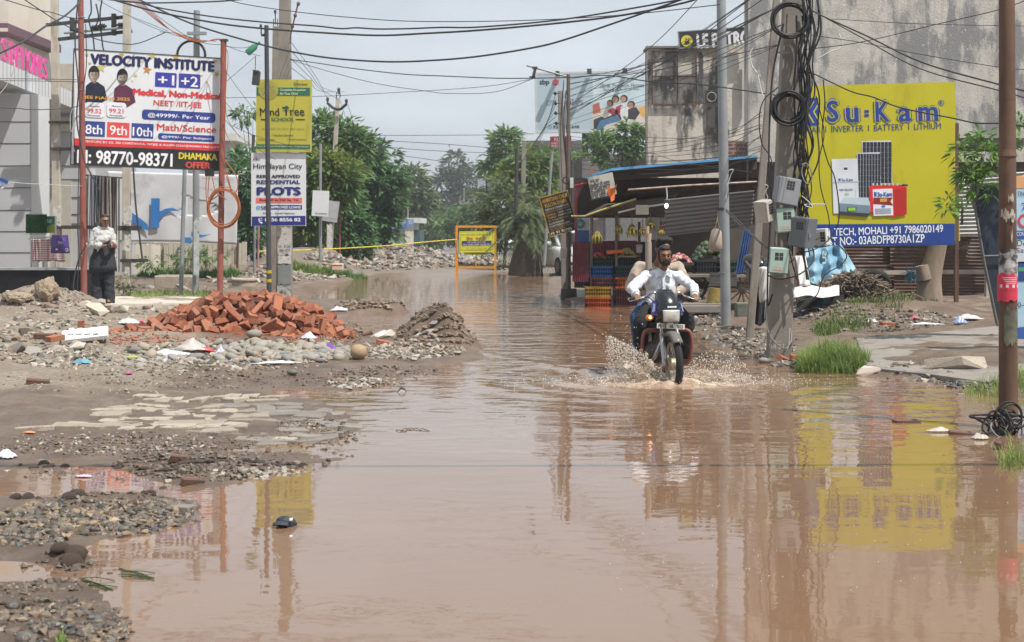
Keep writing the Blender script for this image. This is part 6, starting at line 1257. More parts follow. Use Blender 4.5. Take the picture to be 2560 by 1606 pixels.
blob('fuel_tank', [('e', (0, .62, .86), (.13, .24, .10)), ('e', (0, .78, .84), (.10, .18, .08))], BLKP, mo, .014); blob('seat', [('c', (0, .86, .775), .09, (0, 1.5, .79), .085), ('e', (0, 1.2, .77), (.14, .42, .06))], M('seat_vinyl', (.02, .02, .022), .6), mo, .014)
blob('engine', [('e', (0, .62, .40), (.15, .20, .13)), ('c', (0, .56, .42), .085, (0, .42, .60), .095), ('e', (-.12, .66, .38), (.07, .13, .11)), ('e', (.12, .66, .38), (.07, .13, .11))], ENG, mo, .014)
mb = MB()
for k in range(6): mb.box((0, .50 - .02 * k, .50 + .022 * k), (.21, .19, .008), (R(-35), 0, 0))
mb.local('cooling_fins', ENG, mo); MB().tube([(0, .38, .95), (0, .42, .70), (0, .40, .40), (0, .7, .27)], .022, 8).local('frame_tube', BLACK, mo)
MB().tube(spline([(-.06, .36, .50), (-.13, .40, .32), (-.15, .7, .25), (-.17, 1.5, .32)], 6), [.02] * 12 + [.035] * 7, 10).local('exhaust', CHR, mo)
for s in (-1, 1):
    g = spline([(s * .03, .40, .62), (s * .20, .33, .635), (s * .255, .31, .58), (s * .265, .33, .42), (s * .24, .37, .30), (s * .14, .42, .25), (s * .03, .46, .27)], 6); MB().tube(g, .020, 10).local('crash_guard', GUARD, mo)
    MB().cyl((s * .06, .72, .22), (s * .26, .72, .22), .012).local('foot_peg', BLACK, mo)
MB().box((0, 1.3, .62), (.20, .5, .16)).local('tail_panel', BLKP, mo, bevel=.03)

# ---- rider
SH_ = Vector((.045, 0, 0)); ri = thing('person', 'bearded man in a white shirt steering the motorcycle', 'person', MOTO, BYAW)
def V3(x, y, z): return Vector((x, y, z)) + SH_
shL, shR, elL, elR, hdL, hdR = V3(-.185, .87, 1.185), V3(.185, .87, 1.185), Vector((-.315, .68, 1.07)), Vector((.36, .68, 1.075)), Vector((-.30, .475, .985)), Vector((.335, .475, .985))
hc_ = V3(.012, .785, 1.412); pr, at, rot, e = head(ri, hc_, SKIN, R(2), R(4), .93)
legs = []
kL, kR, aL, aR = Vector((-.235, .60, .71)), Vector((.275, .60, .70)), Vector((-.22, .74, .30)), Vector((.26, .74, .30))
for hp, kn, an in ((V3(-.10, 1.0, .82), kL, aL), (V3(.10, 1.0, .82), kR, aR)): legs += [('c', hp, .085, kn, .06), ('c', kn, .058, an, .04)]
body = pr + [('c', V3(0, .86, 1.22), .05, hc_ + Vector((0, .02, -.06)), .05), ('e', V3(0, .90, 1.08), (.16, .10, .18)), ('c', V3(0, .99, .84), .12, V3(0, .92, 1.02), .12), ('c', shL, .055, elL, .042), ('c', elL, .042, hdL, .028), ('c', shR, .055, elR, .042), ('c', elR, .042, hdR, .028),
    ('e', hdL + Vector((.0, -.02, -.008)), (.045, .035, .02)), ('e', hdR + Vector((.0, -.02, -.008)), (.045, .035, .02))] + legs
body += fingers(hdL + Vector((0, -.02, 0)), (-1, .1, 0), (0, -.2, -1), (0, -1, -.1)) + fingers(hdR + Vector((0, -.02, 0)), (1, .1, 0), (0, -.2, -1), (0, -1, -.1))
blob('body', body, SKIN, ri, .0075, 4)
blob('hair', [e((0, .032, .050), (.082, .094, .082)), e((0, -.024, .090), (.064, .056, .030)), e((-.03, -.035, .100), (.04, .04, .022)), e((0, .06, 0), (.079, .065, .09)), ('c', at(-.078, -.02, .045), .012, at(-.074, -.03, -.02), .010), ('c', at(.078, -.02, .045), .012, at(.074, -.03, -.02), .010)], HAIR, ri, .008, 3)
blob('beard', [e((0, -.048, -.090), (.043, .044, .030)), ('c', at(-.066, -.018, -.02), .010, at(-.048, -.044, -.076), .017), ('c', at(.066, -.018, -.02), .010, at(.048, -.044, -.076), .017), ('c', at(-.034, -.095, -.048), .010, at(0, -.108, -.043), .011), ('c', at(.034, -.095, -.048), .010, at(0, -.108, -.043), .011), ('c', at(-.034, -.092, -.05), .010, at(-.036, -.075, -.09), .016), ('c', at(.034, -.092, -.05), .010, at(.036, -.075, -.09), .016)], M('beard_hair', (.022, .018, .016), .7, .5, 50, bump=.5, bs=80), ri, .007, 2)
WSH = cloth('white_shirt_cloth', (.62, .65, .71), 7, .75, .05)
wl_, wr_ = elL.lerp(hdL, .86), elR.lerp(hdR, .86)
blob('shirt', [('e', V3(0, .90, 1.10), (.185, .125, .14)), ('e', V3(0, .92, .98), (.17, .14, .16)), ('c', V3(-.06, .96, .84), .135, V3(.06, .96, .84), .135), ('c', V3(-.09, .87, 1.20), .06, shL + Vector((-.01, 0, -.01)), .062), ('c', V3(.09, .87, 1.20), .06, shR + Vector((.01, 0, -.01)), .062), ('c', V3(-.03, .86, 1.22), .065, V3(.03, .86, 1.22), .065),
    ('c', shL, .066, elL, .056), ('c', elL, .057, wl_, .042), ('c', shR, .066, elR, .056), ('c', elR, .057, wr_, .042), ('e', elL + Vector((-.01, .0, -.03)), (.045, .055, .045)), ('e', elR + Vector((.01, .0, -.03)), (.045, .055, .045)), ('e', V3(-.02, .84, .90), (.15, .06, .12))], WSH, ri, .010, 5, .035)
for s in (-1, 1):
    MB().prism([V3(s * .022, .768, 1.205), V3(s * .058, .775, 1.262), V3(s * .098, .80, 1.232), V3(s * .088, .768, 1.165)], (0, -.010, .004)).local('collar', WSH, ri, bevel=.004)
    c_, w0 = (wl_, elL) if s < 0 else (wr_, elR); MB().tube([c_, c_.lerp(w0, .16)], .050, 14).local('cuff', WSH, ri)
MB().prism([V3(-.016, .772, 1.19), V3(.014, .772, 1.19), V3(.016, .752, .97), V3(-.014, .752, .97)], (0, -.008, 0)).local('placket', WSH, ri)
MB().prism([V3(.055, .766, 1.085), V3(.135, .792, 1.085), V3(.135, .785, .99), V3(.055, .758, .99)], (0, -.010, 0)).local('pocket', cloth('pocket_cloth', (.55, .55, .55), 7, .4), ri)
for k in range(4): MB().ell(V3(0, .743, 1.16 - .06 * k), (.006, .003, .006)).local('button', K('#d0d0d0'), ri)
DTR = cloth('black_trouser_cloth', (.022, .024, .028), 8, .8, .2)
blob('trousers', [('c', V3(-.10, 1.0, .83), .11, kL, .082), ('c', kL, .082, aL + Vector((0, 0, .04)), .066), ('c', V3(.10, 1.0, .83), .11, kR, .082), ('c', kR, .082, aR + Vector((0, 0, .04)), .066), ('e', V3(0, 1.03, .84), (.17, .14, .10))], DTR, ri, .011, 5, .035)
for a in (aL, aR): blob('shoe', [('e', a + Vector((0, -.06, -.045)), (.045, .115, .035)), ('e', a + Vector((0, .02, -.02)), (.042, .05, .05))], M('muddy_shoe', (.035, .028, .025), .5, .4, 12), ri, .010)
# ---- pillion
pi_ = thing('person', 'second man in a beige shirt riding behind, his face hidden', 'person', MOTO, BYAW); S2 = Vector((.07, .36, .06))
def Q3(x, y, z): return Vector((x, y, z)) + S2
h2 = Q3(.045, .84, 1.42); pr, at, rot, e = head(pi_, h2, SKIN, R(14), 0)
sL, sR, eL, eR = Q3(-.225, .90, 1.22), Q3(.225, .90, 1.22), Q3(-.345, .82, 1.0), Q3(.32, .82, 1.0); gL, gR = Vector((-.10, 1.0, 1.06)), Vector((.16, 1.05, .98))
k2L, k2R, a2L, a2R = Vector((-.215, 1.0, .72)), Vector((.28, 1.0, .72)), Vector((-.17, 1.12, .34)), Vector((.25, 1.12, .34))
blob('body', pr + [('c', Q3(0, .90, 1.24), .055, h2 + Vector((0, .02, -.06)), .055), ('e', Q3(0, .92, 1.08), (.16, .10, .18)), ('c', Q3(0, .96, .80), .12, Q3(0, .94, 1.02), .12), ('c', sL, .055, eL, .04), ('c', eL, .04, gL, .03), ('c', sR, .055, eR, .04), ('c', eR, .04, gR, .03), ('c', Q3(-.1, 1., .78), .085, k2L, .06), ('c', k2L, .058, a2L, .04), ('c', Q3(.1, 1., .78), .085, k2R, .06), ('c', k2R, .058, a2R, .04)]
     + fingers(gL, (0, 0, 1), (1, 0, 0), (0, -1, 0)) + fingers(gR, (1, 0, 0), (0, 0, -1), (0, -1, 0)), SKIN, pi_, .0085, 4)
blob('hair', [e((0, .025, .055), (.092, .10, .088)), e((-.02, -.04, .105), (.075, .06, .04)), e((.05, -.02, .10), (.055, .06, .045)), e((.075, .0, .055), (.03, .05, .05)), e((-.07, .0, .06), (.03, .05, .05))], HAIR, pi_, .009, 2)
BEI = cloth('beige_shirt_cloth', (.40, .335, .27), 7, .7)
blob('shirt', [('e', Q3(0, .92, 1.10), (.19, .125, .14)), ('e', Q3(0, .94, .96), (.18, .14, .16)), ('c', Q3(-.09, .9, 1.21), .06, sL, .062), ('c', Q3(.09, .9, 1.21), .06, sR, .062), ('c', sL, .066, eL, .056), ('c', eL, .056, eL.lerp(gL, .7), .045), ('c', sR, .066, eR, .056), ('c', eR, .056, eR.lerp(gR, .7), .045), ('c', Q3(-.05, .97, .80), .14, Q3(.05, .97, .80), .14)], BEI, pi_, .012, 5, .03)
blob('jeans', [('c', Q3(-.10, 1.0, .78), .11, k2L, .085), ('c', k2L, .082, a2L, .06), ('c', Q3(.10, 1.0, .78), .11, k2R, .085), ('c', k2R, .082, a2R, .06)], cloth('blue_denim', (.05, .10, .20), 8, .7), pi_, .013, 4)
for a in (a2L, a2R): blob('shoe', [('e', a + Vector((0, -.05, -.04)), (.042, .11, .035)), ('e', a + Vector((0, .02, -.02)), (.04, .05, .045))], M('muddy_shoe', (.035, .028, .025)), pi_, .012)
t = thing('wooden_pole', 'round wooden pole held upright between the two riders', 'pole', MOTO, BYAW); PW = M('peeled_wood', (.40, .29, .21), .8, .15, 4, stretch=(1, 1, .2)); PW2 = M('grey_bark_wood', (.30, .26, .22), .85, .2, 5, stretch=(1, 1, .2))
MB().tube([(-.085, .985, .80), (-.088, .985, 1.565)], .038, 12, .036).local('lower_length', PW2, t); MB().tube([(-.086, .985, 1.565), (-.075, .99, 1.66)], .026, 12).local('upper_length', PW, t); MB().tube([(-.092, 1.03, 1.2), (-.095, 1.03, 1.74)], .022, 10).local('thin_length', PW, t)

# ---- woman by the red post
wp = P(257, 762, 26); wp.z = hz(wp.x, 26.0); wo = thing('person', 'woman in glasses with a white shawl and dark suit beside the red post', 'person', wp, R(14))
h3 = Vector((.035, -.02, 1.475)); pr, at, rot, e = head(wo, h3, SKIN2, R(20), R(6), .95)
LH, RH = Vector((.07, -.24, 1.03)), Vector((.19, -.22, 1.06)); lE, rE = Vector((-.19, .0, 1.0)), Vector((.22, -.02, 1.02))
blob('body', pr + [('c', (.02, .02, 1.28), .05, h3 + Vector((0, .02, -.05)), .05), ('e', (0, .03, 1.18), (.15, .10, .17)), ('c', (0, .02, .84), .14, (0, .02, 1.05), .12), ('c', (-.15, .02, 1.26), .05, lE, .04), ('c', lE, .038, LH, .028), ('c', (.16, .02, 1.26), .05, rE, .04), ('c', rE, .038, RH, .026), ('e', LH + Vector((.03, -.01, 0)), (.04, .025, .03)), ('e', RH, (.03, .03, .035)),
    ('c', (-.09, .02, .82), .09, (-.10, .01, .45), .06), ('c', (-.10, .01, .45), .055, (-.10, .03, .06), .04), ('c', (.09, .02, .82), .09, (.10, -.01, .45), .06), ('c', (.10, -.01, .45), .055, (.10, .02, .06), .04), ('e', (-.10, -.04, .03), (.04, .11, .03)), ('e', (.10, -.05, .03), (.04, .11, .03))]
     + fingers(LH + Vector((.05, -.01, 0)), (0, 0, 1), (0, -1, 0), (1, -.2, 0), sp=.016, r=.0075) + fingers(RH + Vector((0, -.01, .01)), (0, .2, 1), (-1, 0, 0), (-.3, -1, .3), sp=.016, r=.0075), SKIN2, wo, .0075, 4)
blob('hair', [e((0, .035, .045), (.084, .092, .085)), e((0, -.02, .092), (.066, .05, .026)), e((-.01, .13, .0), (.05, .05, .05)), e((0, .06, -.02), (.078, .05, .08))], HAIR, wo, .008, 3)
gl = MB()
for sx in (-1, 1): gl.torus(at(sx * .036, -.112, .008), .026, .0042, 16, 5, Euler(rot).to_matrix() @ Vector((0, 1, 0)), .72); gl.tube([at(sx * .062, -.108, .012), at(sx * .088, .01, .015)], .003, 5)
gl.tube([at(-.010, -.114, .012), at(.010, -.114, .012)], .003, 5); gl.local('glasses', EYED, wo)
SUIT = cloth('charcoal_suit_cloth', (.040, .042, .050), 6, .7, .15, (1.5, 1.5, .25))
blob('trousers', [('c', (-.09, .02, .80), .13, (-.105, .02, .42), .10), ('c', (-.105, .02, .42), .10, (-.11, .03, .07), .105), ('c', (.09, .02, .80), .13, (.105, .01, .42), .10), ('c', (.105, .01, .42), .10, (.115, .02, .04), .10)], SUIT, wo, .012, 5, .03)
V = []; n = 24; rows = [(1.24, .16, .12), (1.08, .175, .14), (.95, .19, .155), (.80, .215, .175), (.66, .235, .185), (.55, .245, .19)]
for z, rx, ry in rows:
    for k in range(n): a = 2 * math.pi * k / n; f_ = 1 + .035 * math.sin(7 * a) * (1.3 - z); V.append((rx * f_ * math.cos(a), .02 + ry * f_ * math.sin(a), z + (.03 * math.cos(a) if z < .6 else 0)))
MB().add(V, [(i * n + k, i * n + (k + 1) % n, (i + 1) * n + (k + 1) % n, (i + 1) * n + k) for i in range(len(rows) - 1) for k in range(n)], True).local('kameez', SUIT, wo, solid=.008)
SHW = cloth('white_shawl_cloth', (.46, .455, .45), 5, .7, .10, (1, 1, 2.2))
blob('shawl', [('e', (0, .02, 1.20), (.185, .135, .15)), ('c', (-.12, .02, 1.30), .07, (.13, .02, 1.29), .07), ('c', (-.15, .02, 1.25), .07, (-.195, .01, 1.03), .068), ('c', (-.195, .01, 1.03), .066, (-.06, -.17, 1.04), .055), ('c', (.15, .02, 1.25), .068, (.20, -.02, 1.06), .06), ('c', (.20, -.02, 1.06), .058, (.18, -.14, 1.06), .048), ('e', (.0, -.11, 1.13), (.16, .07, .07), (0, R(-18), 0)), ('c', (-.07, .01, 1.345), .04, (.07, -.03, 1.335), .04)], SHW, wo, .011, 4, .045)
mb = MB(); mb.grid(lambda u, v: Vector((-.29 + .27 * u + .05 * v * (1 - u), .04 - .22 * u + .025 * math.sin(u * 14), 1.08 - (.40 - .34 * u) * v)), 18, 10); mb.local('shawl_end', SHW, wo, solid=.008)
mb = MB(); mb.grid(lambda u, v: Vector((.17 + .09 * u - .02 * v, .05 + .03 * math.sin(u * 9), 1.03 - .42 * v)), 10, 10); mb.local('shawl_tail', SHW, wo, solid=.008)
ph = thing('mobile_phone', 'dark mobile phone held in the woman\'s hands', 'phone', wp, R(14)); MB().box((.135, -.275, 1.055), (.07, .012, .14), (R(-35), R(50), 0)).local('case', EYED, ph, bevel=.004); MB().box((.135, -.283, 1.060), (.058, .003, .12), (R(-35), R(50), 0)).local('screen', GLASS, ph)
# ---- splash
r = random.Random(21); mb = MB(); cb, sb = math.cos(BYAW), math.sin(BYAW)
def toW(x, y, z): return Vector((BIKE.x + x * cb - y * sb, BIKE.y + x * sb + y * cb, z))
def drop(p, q): mb.ell(p, (q, q, q * r.uniform(.8, 1.5)), None, 5, 4)
for i in range(6000):
    k = r.random()
    if k < .42:      # sheet thrown out to the left of the wheel
        f = r.random() ** .8; x = -.04 - .60 * f; z = .02 + (.62 * f ** .8 - .16 * f * f) * r.random() ** .7; y = .05 + .30 * f + r.gauss(0, .10)
    elif k < .62: f = r.random(); x = .06 + .75 * f; z = .015 + .32 * math.sin(f * 2.6) * r.random() ** 1.3; y = r.gauss(.1, .16)
    elif k < .75: x = r.gauss(-.38, .12); z = abs(r.gauss(0, .22)); y = r.gauss(.75, .25)
    else: x = r.gauss(0, .75); z = abs(r.gauss(0, .035)); y = r.gauss(.05, .30)
    drop(toW(x, y, z), r.choice((.002, .003, .003, .004, .005, .007)))
m, tt, bb = _nodes('splash_droplets'); bb.inputs['Base Color'].default_value = (.80, .74, .67, 1); bb.inputs['Roughness'].default_value = .15; bb.inputs['Transmission Weight'].default_value = .25; bb.inputs['IOR'].default_value = 1.33
tag(mb.build('splash', m), 'muddy droplets thrown up by the front wheel', 'splash', None, 'stuff')

# torn sheets of water that leave the wheel
m, tt, bb = _nodes('water_sheet'); v_ = coords(tt); bb.inputs['Base Color'].default_value = (.66, .56, .46, 1); bb.inputs['Roughness'].default_value = .3
tt.links.new(ramp(tt, noise(tt, v_, 24, 7, .75), [(.46, 0.), (.60, .8)]), bb.inputs['Alpha'])
mb = MB()
for sd, L_, H_ in ((-1, .62, .34), (-1, .45, .22), (-1, .7, .12), (1, .75, .13), (1, .5, .20), (1, .85, .07)):
    mb.grid(lambda u, v: toW(sd * (.05 + L_ * u), -.02 + .34 * u * v + .10 * v + .05 * math.sin(u * 9 + v * 4), max(.004, H_ * math.sin(math.pi * min(1, u * .9 + .12)) * (1 - v) ** .7 * (.8 + .3 * math.sin(u * 17 + v * 9)) + .008)), 22, 8)
tag(mb.build('spray_sheet', m), 'thin torn sheets of muddy water beside the front wheel', 'splash', None, 'stuff')
# ------------------------------------------------------------------ greenery
def leafmat(name, a, b, rough=.5, tr=.35):
    m, t, bs = _nodes(name); g = N(t, 'NewGeometry').outputs['Random Per Island']; v = coords(t)
    c = mixc(t, g, a, b); c = mixc(t, ramp(t, noise(t, v, .9, 3), [(.35, 0), (.65, 1)]), c, tuple(x * 1.35 for x in b))
    t.links.new(c, bs.inputs['Base Color']); bs.inputs['Roughness'].default_value = rough; bs.inputs['Specular IOR Level'].default_value = .3
    tn = N(t, 'BsdfTranslucent'); t.links.new(c, tn.inputs['Color']); mx_ = N(t, 'MixShader'); mx_.inputs[0].default_value = tr
    t.links.new(bs.outputs[0], mx_.inputs[1]); t.links.new(tn.outputs[0], mx_.inputs[2]); t.links.new(mx_.outputs[0], t.nodes['Material Output'].inputs[0]); return m
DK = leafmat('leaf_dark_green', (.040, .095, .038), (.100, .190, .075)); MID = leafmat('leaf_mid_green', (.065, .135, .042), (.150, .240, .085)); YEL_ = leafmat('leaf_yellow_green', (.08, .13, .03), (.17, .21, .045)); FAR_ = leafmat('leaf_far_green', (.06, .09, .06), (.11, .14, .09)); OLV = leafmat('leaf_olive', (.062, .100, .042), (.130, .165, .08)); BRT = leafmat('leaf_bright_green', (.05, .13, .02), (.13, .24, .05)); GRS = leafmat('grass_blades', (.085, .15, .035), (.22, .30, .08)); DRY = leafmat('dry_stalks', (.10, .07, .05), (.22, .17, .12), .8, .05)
BARK = M('bark', (.10, .08, .065), .9, .3, 5, bump=.5, stretch=(1, 1, .3)); BARKP = M('pale_bark', (.30, .26, .21), .9, .2, 4, stretch=(1, 1, .3))
def sprigs(C, L, Wd, D, U, droop=.22):
    "feather shaped leaf sprays: centre points, lengths, widths, directions"
    n = len(C); S_ = np.cross(D, U); S_ /= np.linalg.norm(S_, axis=1, keepdims=True) + 1e-9
    z = np.zeros((n, 3)); z[:, 2] = -1; L = L[:, None]; Wd = Wd[:, None]
    p0 = C; p1 = C + D * L * .45 + S_ * Wd; p2 = C + D * L * .45 - S_ * Wd; p3 = C + D * L + z * L * droop
    V = np.stack([p0, p1, p3, p2], 1).reshape(-1, 3); F = np.arange(4 * n).reshape(-1, 4); return V, F
def npmesh(name, V, F, mat, par=None):
    me = bpy.data.meshes.new(name); me.vertices.add(len(V)); off = np.zeros(3); p = par
    while p is not None: off += np.array(p.location); p = p.parent
    me.vertices.foreach_set('co', (V - off).ravel()); me.loops.add(F.size); me.loops.foreach_set('vertex_index', F.ravel()); me.polygons.add(len(F)); me.polygons.foreach_set('loop_start', np.arange(0, F.size, F.shape[1])); me.update(calc_edges=True)
    return link(name, me, par, [mat])
def crown(rs, blobs, d, n, L, mat, par, name='crown', depth=.8, clump=26, up=.15, shell=.35):
    "blobs: photo ellipses x, y, rx, ry"
    A = np.array([b[2] * b[3] for b in blobs], float); A /= A.sum(); k = d / FPX; Cs = []; Ds = []
    n = int(n * .8); ncl = max(8, n // clump)
    for (x, y, rx, ry), fr in zip(blobs, A):
        m_ = max(3, int(ncl * fr)); u = rs.randn(m_, 3); u /= np.linalg.norm(u, axis=1, keepdims=True); rad = (shell + (1.2 - shell) * rs.rand(m_, 1)) ** .6
        c0 = np.array(P(x, y, d)); q = c0 + u * rad * np.array([rx * k, max(rx, ry) * k * depth, ry * k])
        for j in range(m_):
            v = rs.randn(clump, 3); v /= np.linalg.norm(v, axis=1, keepdims=True); v = v * np.array([.8, .8, .45]) + u[j] * np.array([.6, .6, .35]) + np.array([0, 0, up - .12]); v /= np.linalg.norm(v, axis=1, keepdims=True)
            Cs.append(q[j] + v * L * .9 * rs.rand(clump, 1)); Ds.append(v)
    C = np.concatenate(Cs); D = np.concatenate(Ds); U = rs.randn(*C.shape) * .5 + np.array([0, 0, 1]); ln = L * (.5 + .8 * rs.rand(len(C)))
    V, F = sprigs(C, ln, ln * .15, D, U); return npmesh(name, V, F, mat, par)
def tree(lab, base, d, blobs, n, L, mat, trunk=10, seed=1, cat='tree', bark=None, group=None, extra=()):
    rs = np.random.RandomState(seed); b = P(base[0], base[1], d); b.z = min(b.z, hz(b.x, d) + .1) if d < 90 else b.z
    t = thing('tree', lab, cat, b, 0, group); k = d / FPX
    for j, (bl_, mt) in enumerate([(blobs, mat)] + list(extra)): crown(rs, bl_, d, n if j == 0 else n // 2, L, mt, t)
    top = P(blobs[0][0], blobs[0][1], d); mid = b.lerp(top, .45) + Vector((rs.uniform(-.3, .3), 0, 0)) * k * 20
    MB().tube(spline([b + Vector((0, 0, -.2)), mid, top], 5), trunk * k / 2, 9, trunk * k * .2).build('trunk', bark or BARK, t)
    for bl_ in blobs[1:]:
        e_ = P(bl_[0], bl_[1], d) + Vector((0, rs.uniform(-.5, .5) * bl_[2] * k, 0)); MB().tube(spline([mid, mid.lerp(e_, .5) + Vector((0, 0, .1)), e_], 4), trunk * k * .22, 6, trunk * k * .06).build('limb', bark or BARK, t)
    return t
tree('dark tree with a thick trunk between the torn banner and the signs', (615, 690), 52, [(612, 470, 45, 90), (590, 560, 30, 70), (632, 540, 24, 90)], 5200, .32, DK, 16, 2)
tree('light green tree sprig seen left of the yellow sign', (640, 640), 56, [(618, 285, 20, 18), (632, 282, 14, 14), (604, 292, 10, 12)], 380, .26, MID, 5, 3)
tree('yellow green feathery tree just right of the plots sign', (770, 640), 52, [(815, 450, 55, 50), (790, 510, 32, 45), (850, 425, 45, 40), (800, 400, 30, 30), (775, 590, 22, 40)], 3400, .36, YEL_, 9, 4, extra=[([(830, 440, 60, 55), (790, 560, 30, 50)], MID)])
tree('tall dark green feathery tree behind the V armed pole', (830, 640), 60, [(815, 350, 40, 45), (860, 350, 40, 45), (800, 320, 22, 28), (880, 380, 50, 50), (830, 400, 40, 40)], 4200, .42, MID, 12, 5)
tree('biggest dark green tree in the left row, drooping over the shoulder', (905, 640), 64, [(915, 440, 75, 80), (950, 500, 65, 70), (895, 540, 60, 70), (960, 570, 35, 50), (925, 400, 45, 40)], 8500, .42, DK, 14, 6)
tree('dark green tree at the end of the left row beside the cream shop', (880, 640), 58, [(868, 560, 40, 75), (900, 590, 30, 40), (855, 500, 40, 50)], 4000, .36, DK, 10, 7)
tree('dim tree filling the shade behind the white board', (780, 650), 62, [(770, 560, 40, 70), (740, 590, 40, 50), (820, 590, 35, 50)], 3600, .34, DK, 12, 8)
tree('dark palm like tree before the far poles', (1025, 615), 120, [(1022, 470, 26, 40), (1035, 440, 22, 20), (1045, 500, 26, 45), (1015, 540, 30, 40)], 2600, .8, OLV, 8, 9)
tree('tall pale hazy tree standing alone against the sky', (1130, 610), 200, [(1135, 425, 30, 38), (1160, 455, 26, 40), (1115, 470, 26, 45), (1145, 510, 46, 50), (1100, 540, 30, 40), (1170, 510, 26, 40)], 5200, 1.0, FAR_, 8, 10, bark=BARKP)
tree('broad dark tree mass left of the far cars', (1060, 612), 140, [(1065, 560, 40, 40), (1090, 580, 30, 30), (1040, 575, 26, 40)], 2600, .8, OLV, 6, 11)
tree('round green tree under the tall pale tree', (1120, 612), 130, [(1130, 560, 34, 40), (1160, 575, 34, 40), (1185, 560, 26, 40)], 2600, .7, MID, 6, 12)
tree('green tree with a dark top left of the pale billboard', (1290, 640), 82, [(1262, 370, 38, 34), (1240, 400, 36, 30), (1285, 395, 30, 28), (1270, 345, 18, 16)], 2600, .5, MID, 7, 13)
tree('yellow flowering tree behind the concrete poles', (1330, 650), 74, [(1320, 440, 55, 50), (1360, 470, 40, 50), (1280, 450, 40, 45), (1345, 400, 40, 30)], 3400, .42, YEL_, 8, 14, extra=[([(1320, 440, 60, 60), (1370, 420, 30, 40)], MID)])
tree('bright green tree in front of the pale billboard', (1545, 640), 58, [(1558, 338, 30, 30), (1590, 362, 28, 34), (1505, 365, 30, 26), (1545, 390, 40, 28), (1480, 395, 32, 16), (1582, 318, 16, 18)], 2600, .34, MID, 9, 15)
tree('shady green tree low behind the palm', (1200, 640), 100, [(1195, 540, 34, 50), (1250, 500, 40, 60), (1330, 540, 40, 70), (1300, 500, 40, 50)], 3600, .6, OLV, 8, 16)
# palm
pm = thing('palm_tree', 'shaggy date palm beside the barricade', 'palm', P(1312, 665, 50)); k = 50 / FPX; d = 50
MB().tube([P(1314, 690, d), P(1316, 640, d), P(1322, 570, d)], [.62, .50, .34], 10).build('trunk', M('palm_trunk', (.075, .06, .045), .95, .35, 9, bump=.6), pm)
r = random.Random(31); rs = np.random.RandomState(31)
for i in range(46):
    c = P(1322, 560 + r.uniform(-40, 30), d); a = r.uniform(0, 2 * math.pi); el = r.uniform(-.35, 1.1); ln = r.uniform(1.1, 1.9)
    pts = [c + Vector((math.cos(a) * math.cos(el) * ln * f, math.sin(a) * math.cos(el) * ln * f * .8, math.sin(el) * ln * f - 1.1 * f * f * ln * .55)) for f in np.linspace(0, 1, 9)]
    C = np.array([pts[j] * (1 - q) + pts[j + 1] * q for j in range(8) for q in (0, .33, .66) for _ in (0, 1)]); D = np.repeat(np.array([pts[j + 1] - pts[j] for j in range(8)]), 6, 0); D /= np.linalg.norm(D, axis=1, keepdims=True)
    sd__ = np.cross(D, [0, 0, 1.]); sd__ /= np.linalg.norm(sd__, axis=1, keepdims=True) + 1e-9; sg = np.tile([1, -1], len(D) // 2)[:, None]; DD = D * .7 + sd__ * sg * .75 + np.array([0, 0, -.15]); DD /= np.linalg.norm(DD, axis=1, keepdims=True)
    Vv, Ff = sprigs(C, np.full(len(C), .34) * rs.uniform(.8, 1.2, len(C)), np.full(len(C), .016), DD, rs.randn(len(C), 3) * .3 + [0, 0, 1]); npmesh('frond', Vv, Ff, OLV, pm)
tree('dark dense tree behind the palm', (1260, 655), 56, [(1270, 520, 45, 60), (1350, 560, 34, 60), (1240, 580, 30, 60)], 3400, .34, OLV, 10, 17)
# climbing plant at the right and weeds
def bush(lab, blobs, d, n, L, mat, seed, name='bush', wid=None, cat='plant'):
    rs = np.random.RandomState(seed); b = P(blobs[0][0], blobs[0][1] + blobs[0][3], d); t = thing(name, lab, cat, b)
    crown(rs, blobs, d, n, L, mat, t, 'foliage', .6, 14); MB().tube(spline([b + Vector((0, 0, -.3)), P(blobs[0][0], blobs[0][1], d)], 3), .02, 6, .008).build('stem', BARK, t); return t
bush('glossy green climbing plant above the dark sloping panel', [(2440, 400, 46, 46), (2480, 370, 50, 50), (2420, 440, 34, 34), (2470, 450, 40, 40), (2570, 350, 30, 60), (2405, 385, 22, 30)], 18.6, 900, .14, BRT, 41)
bush('leafy shoot reaching across the edge of the yellow board', [(2405, 495, 30, 14), (2375, 512, 22, 10), (2360, 520, 10, 10)], 20, 90, .13, BRT, 42)
bush('small flowering weed bush at the foot of the pale concrete pole', [(322, 712, 22, 26), (340, 728, 16, 16), (312, 735, 16, 18)], 31, 420, .10, OLV, 43)
bush('weedy bush beside the torn banner foot', [(470, 640, 40, 18), (400, 655, 50, 14), (530, 640, 30, 16)], 42, 900, .16, MID, 44)
for i, (x, y) in enumerate(((2310, 650), (2330, 660))): pass
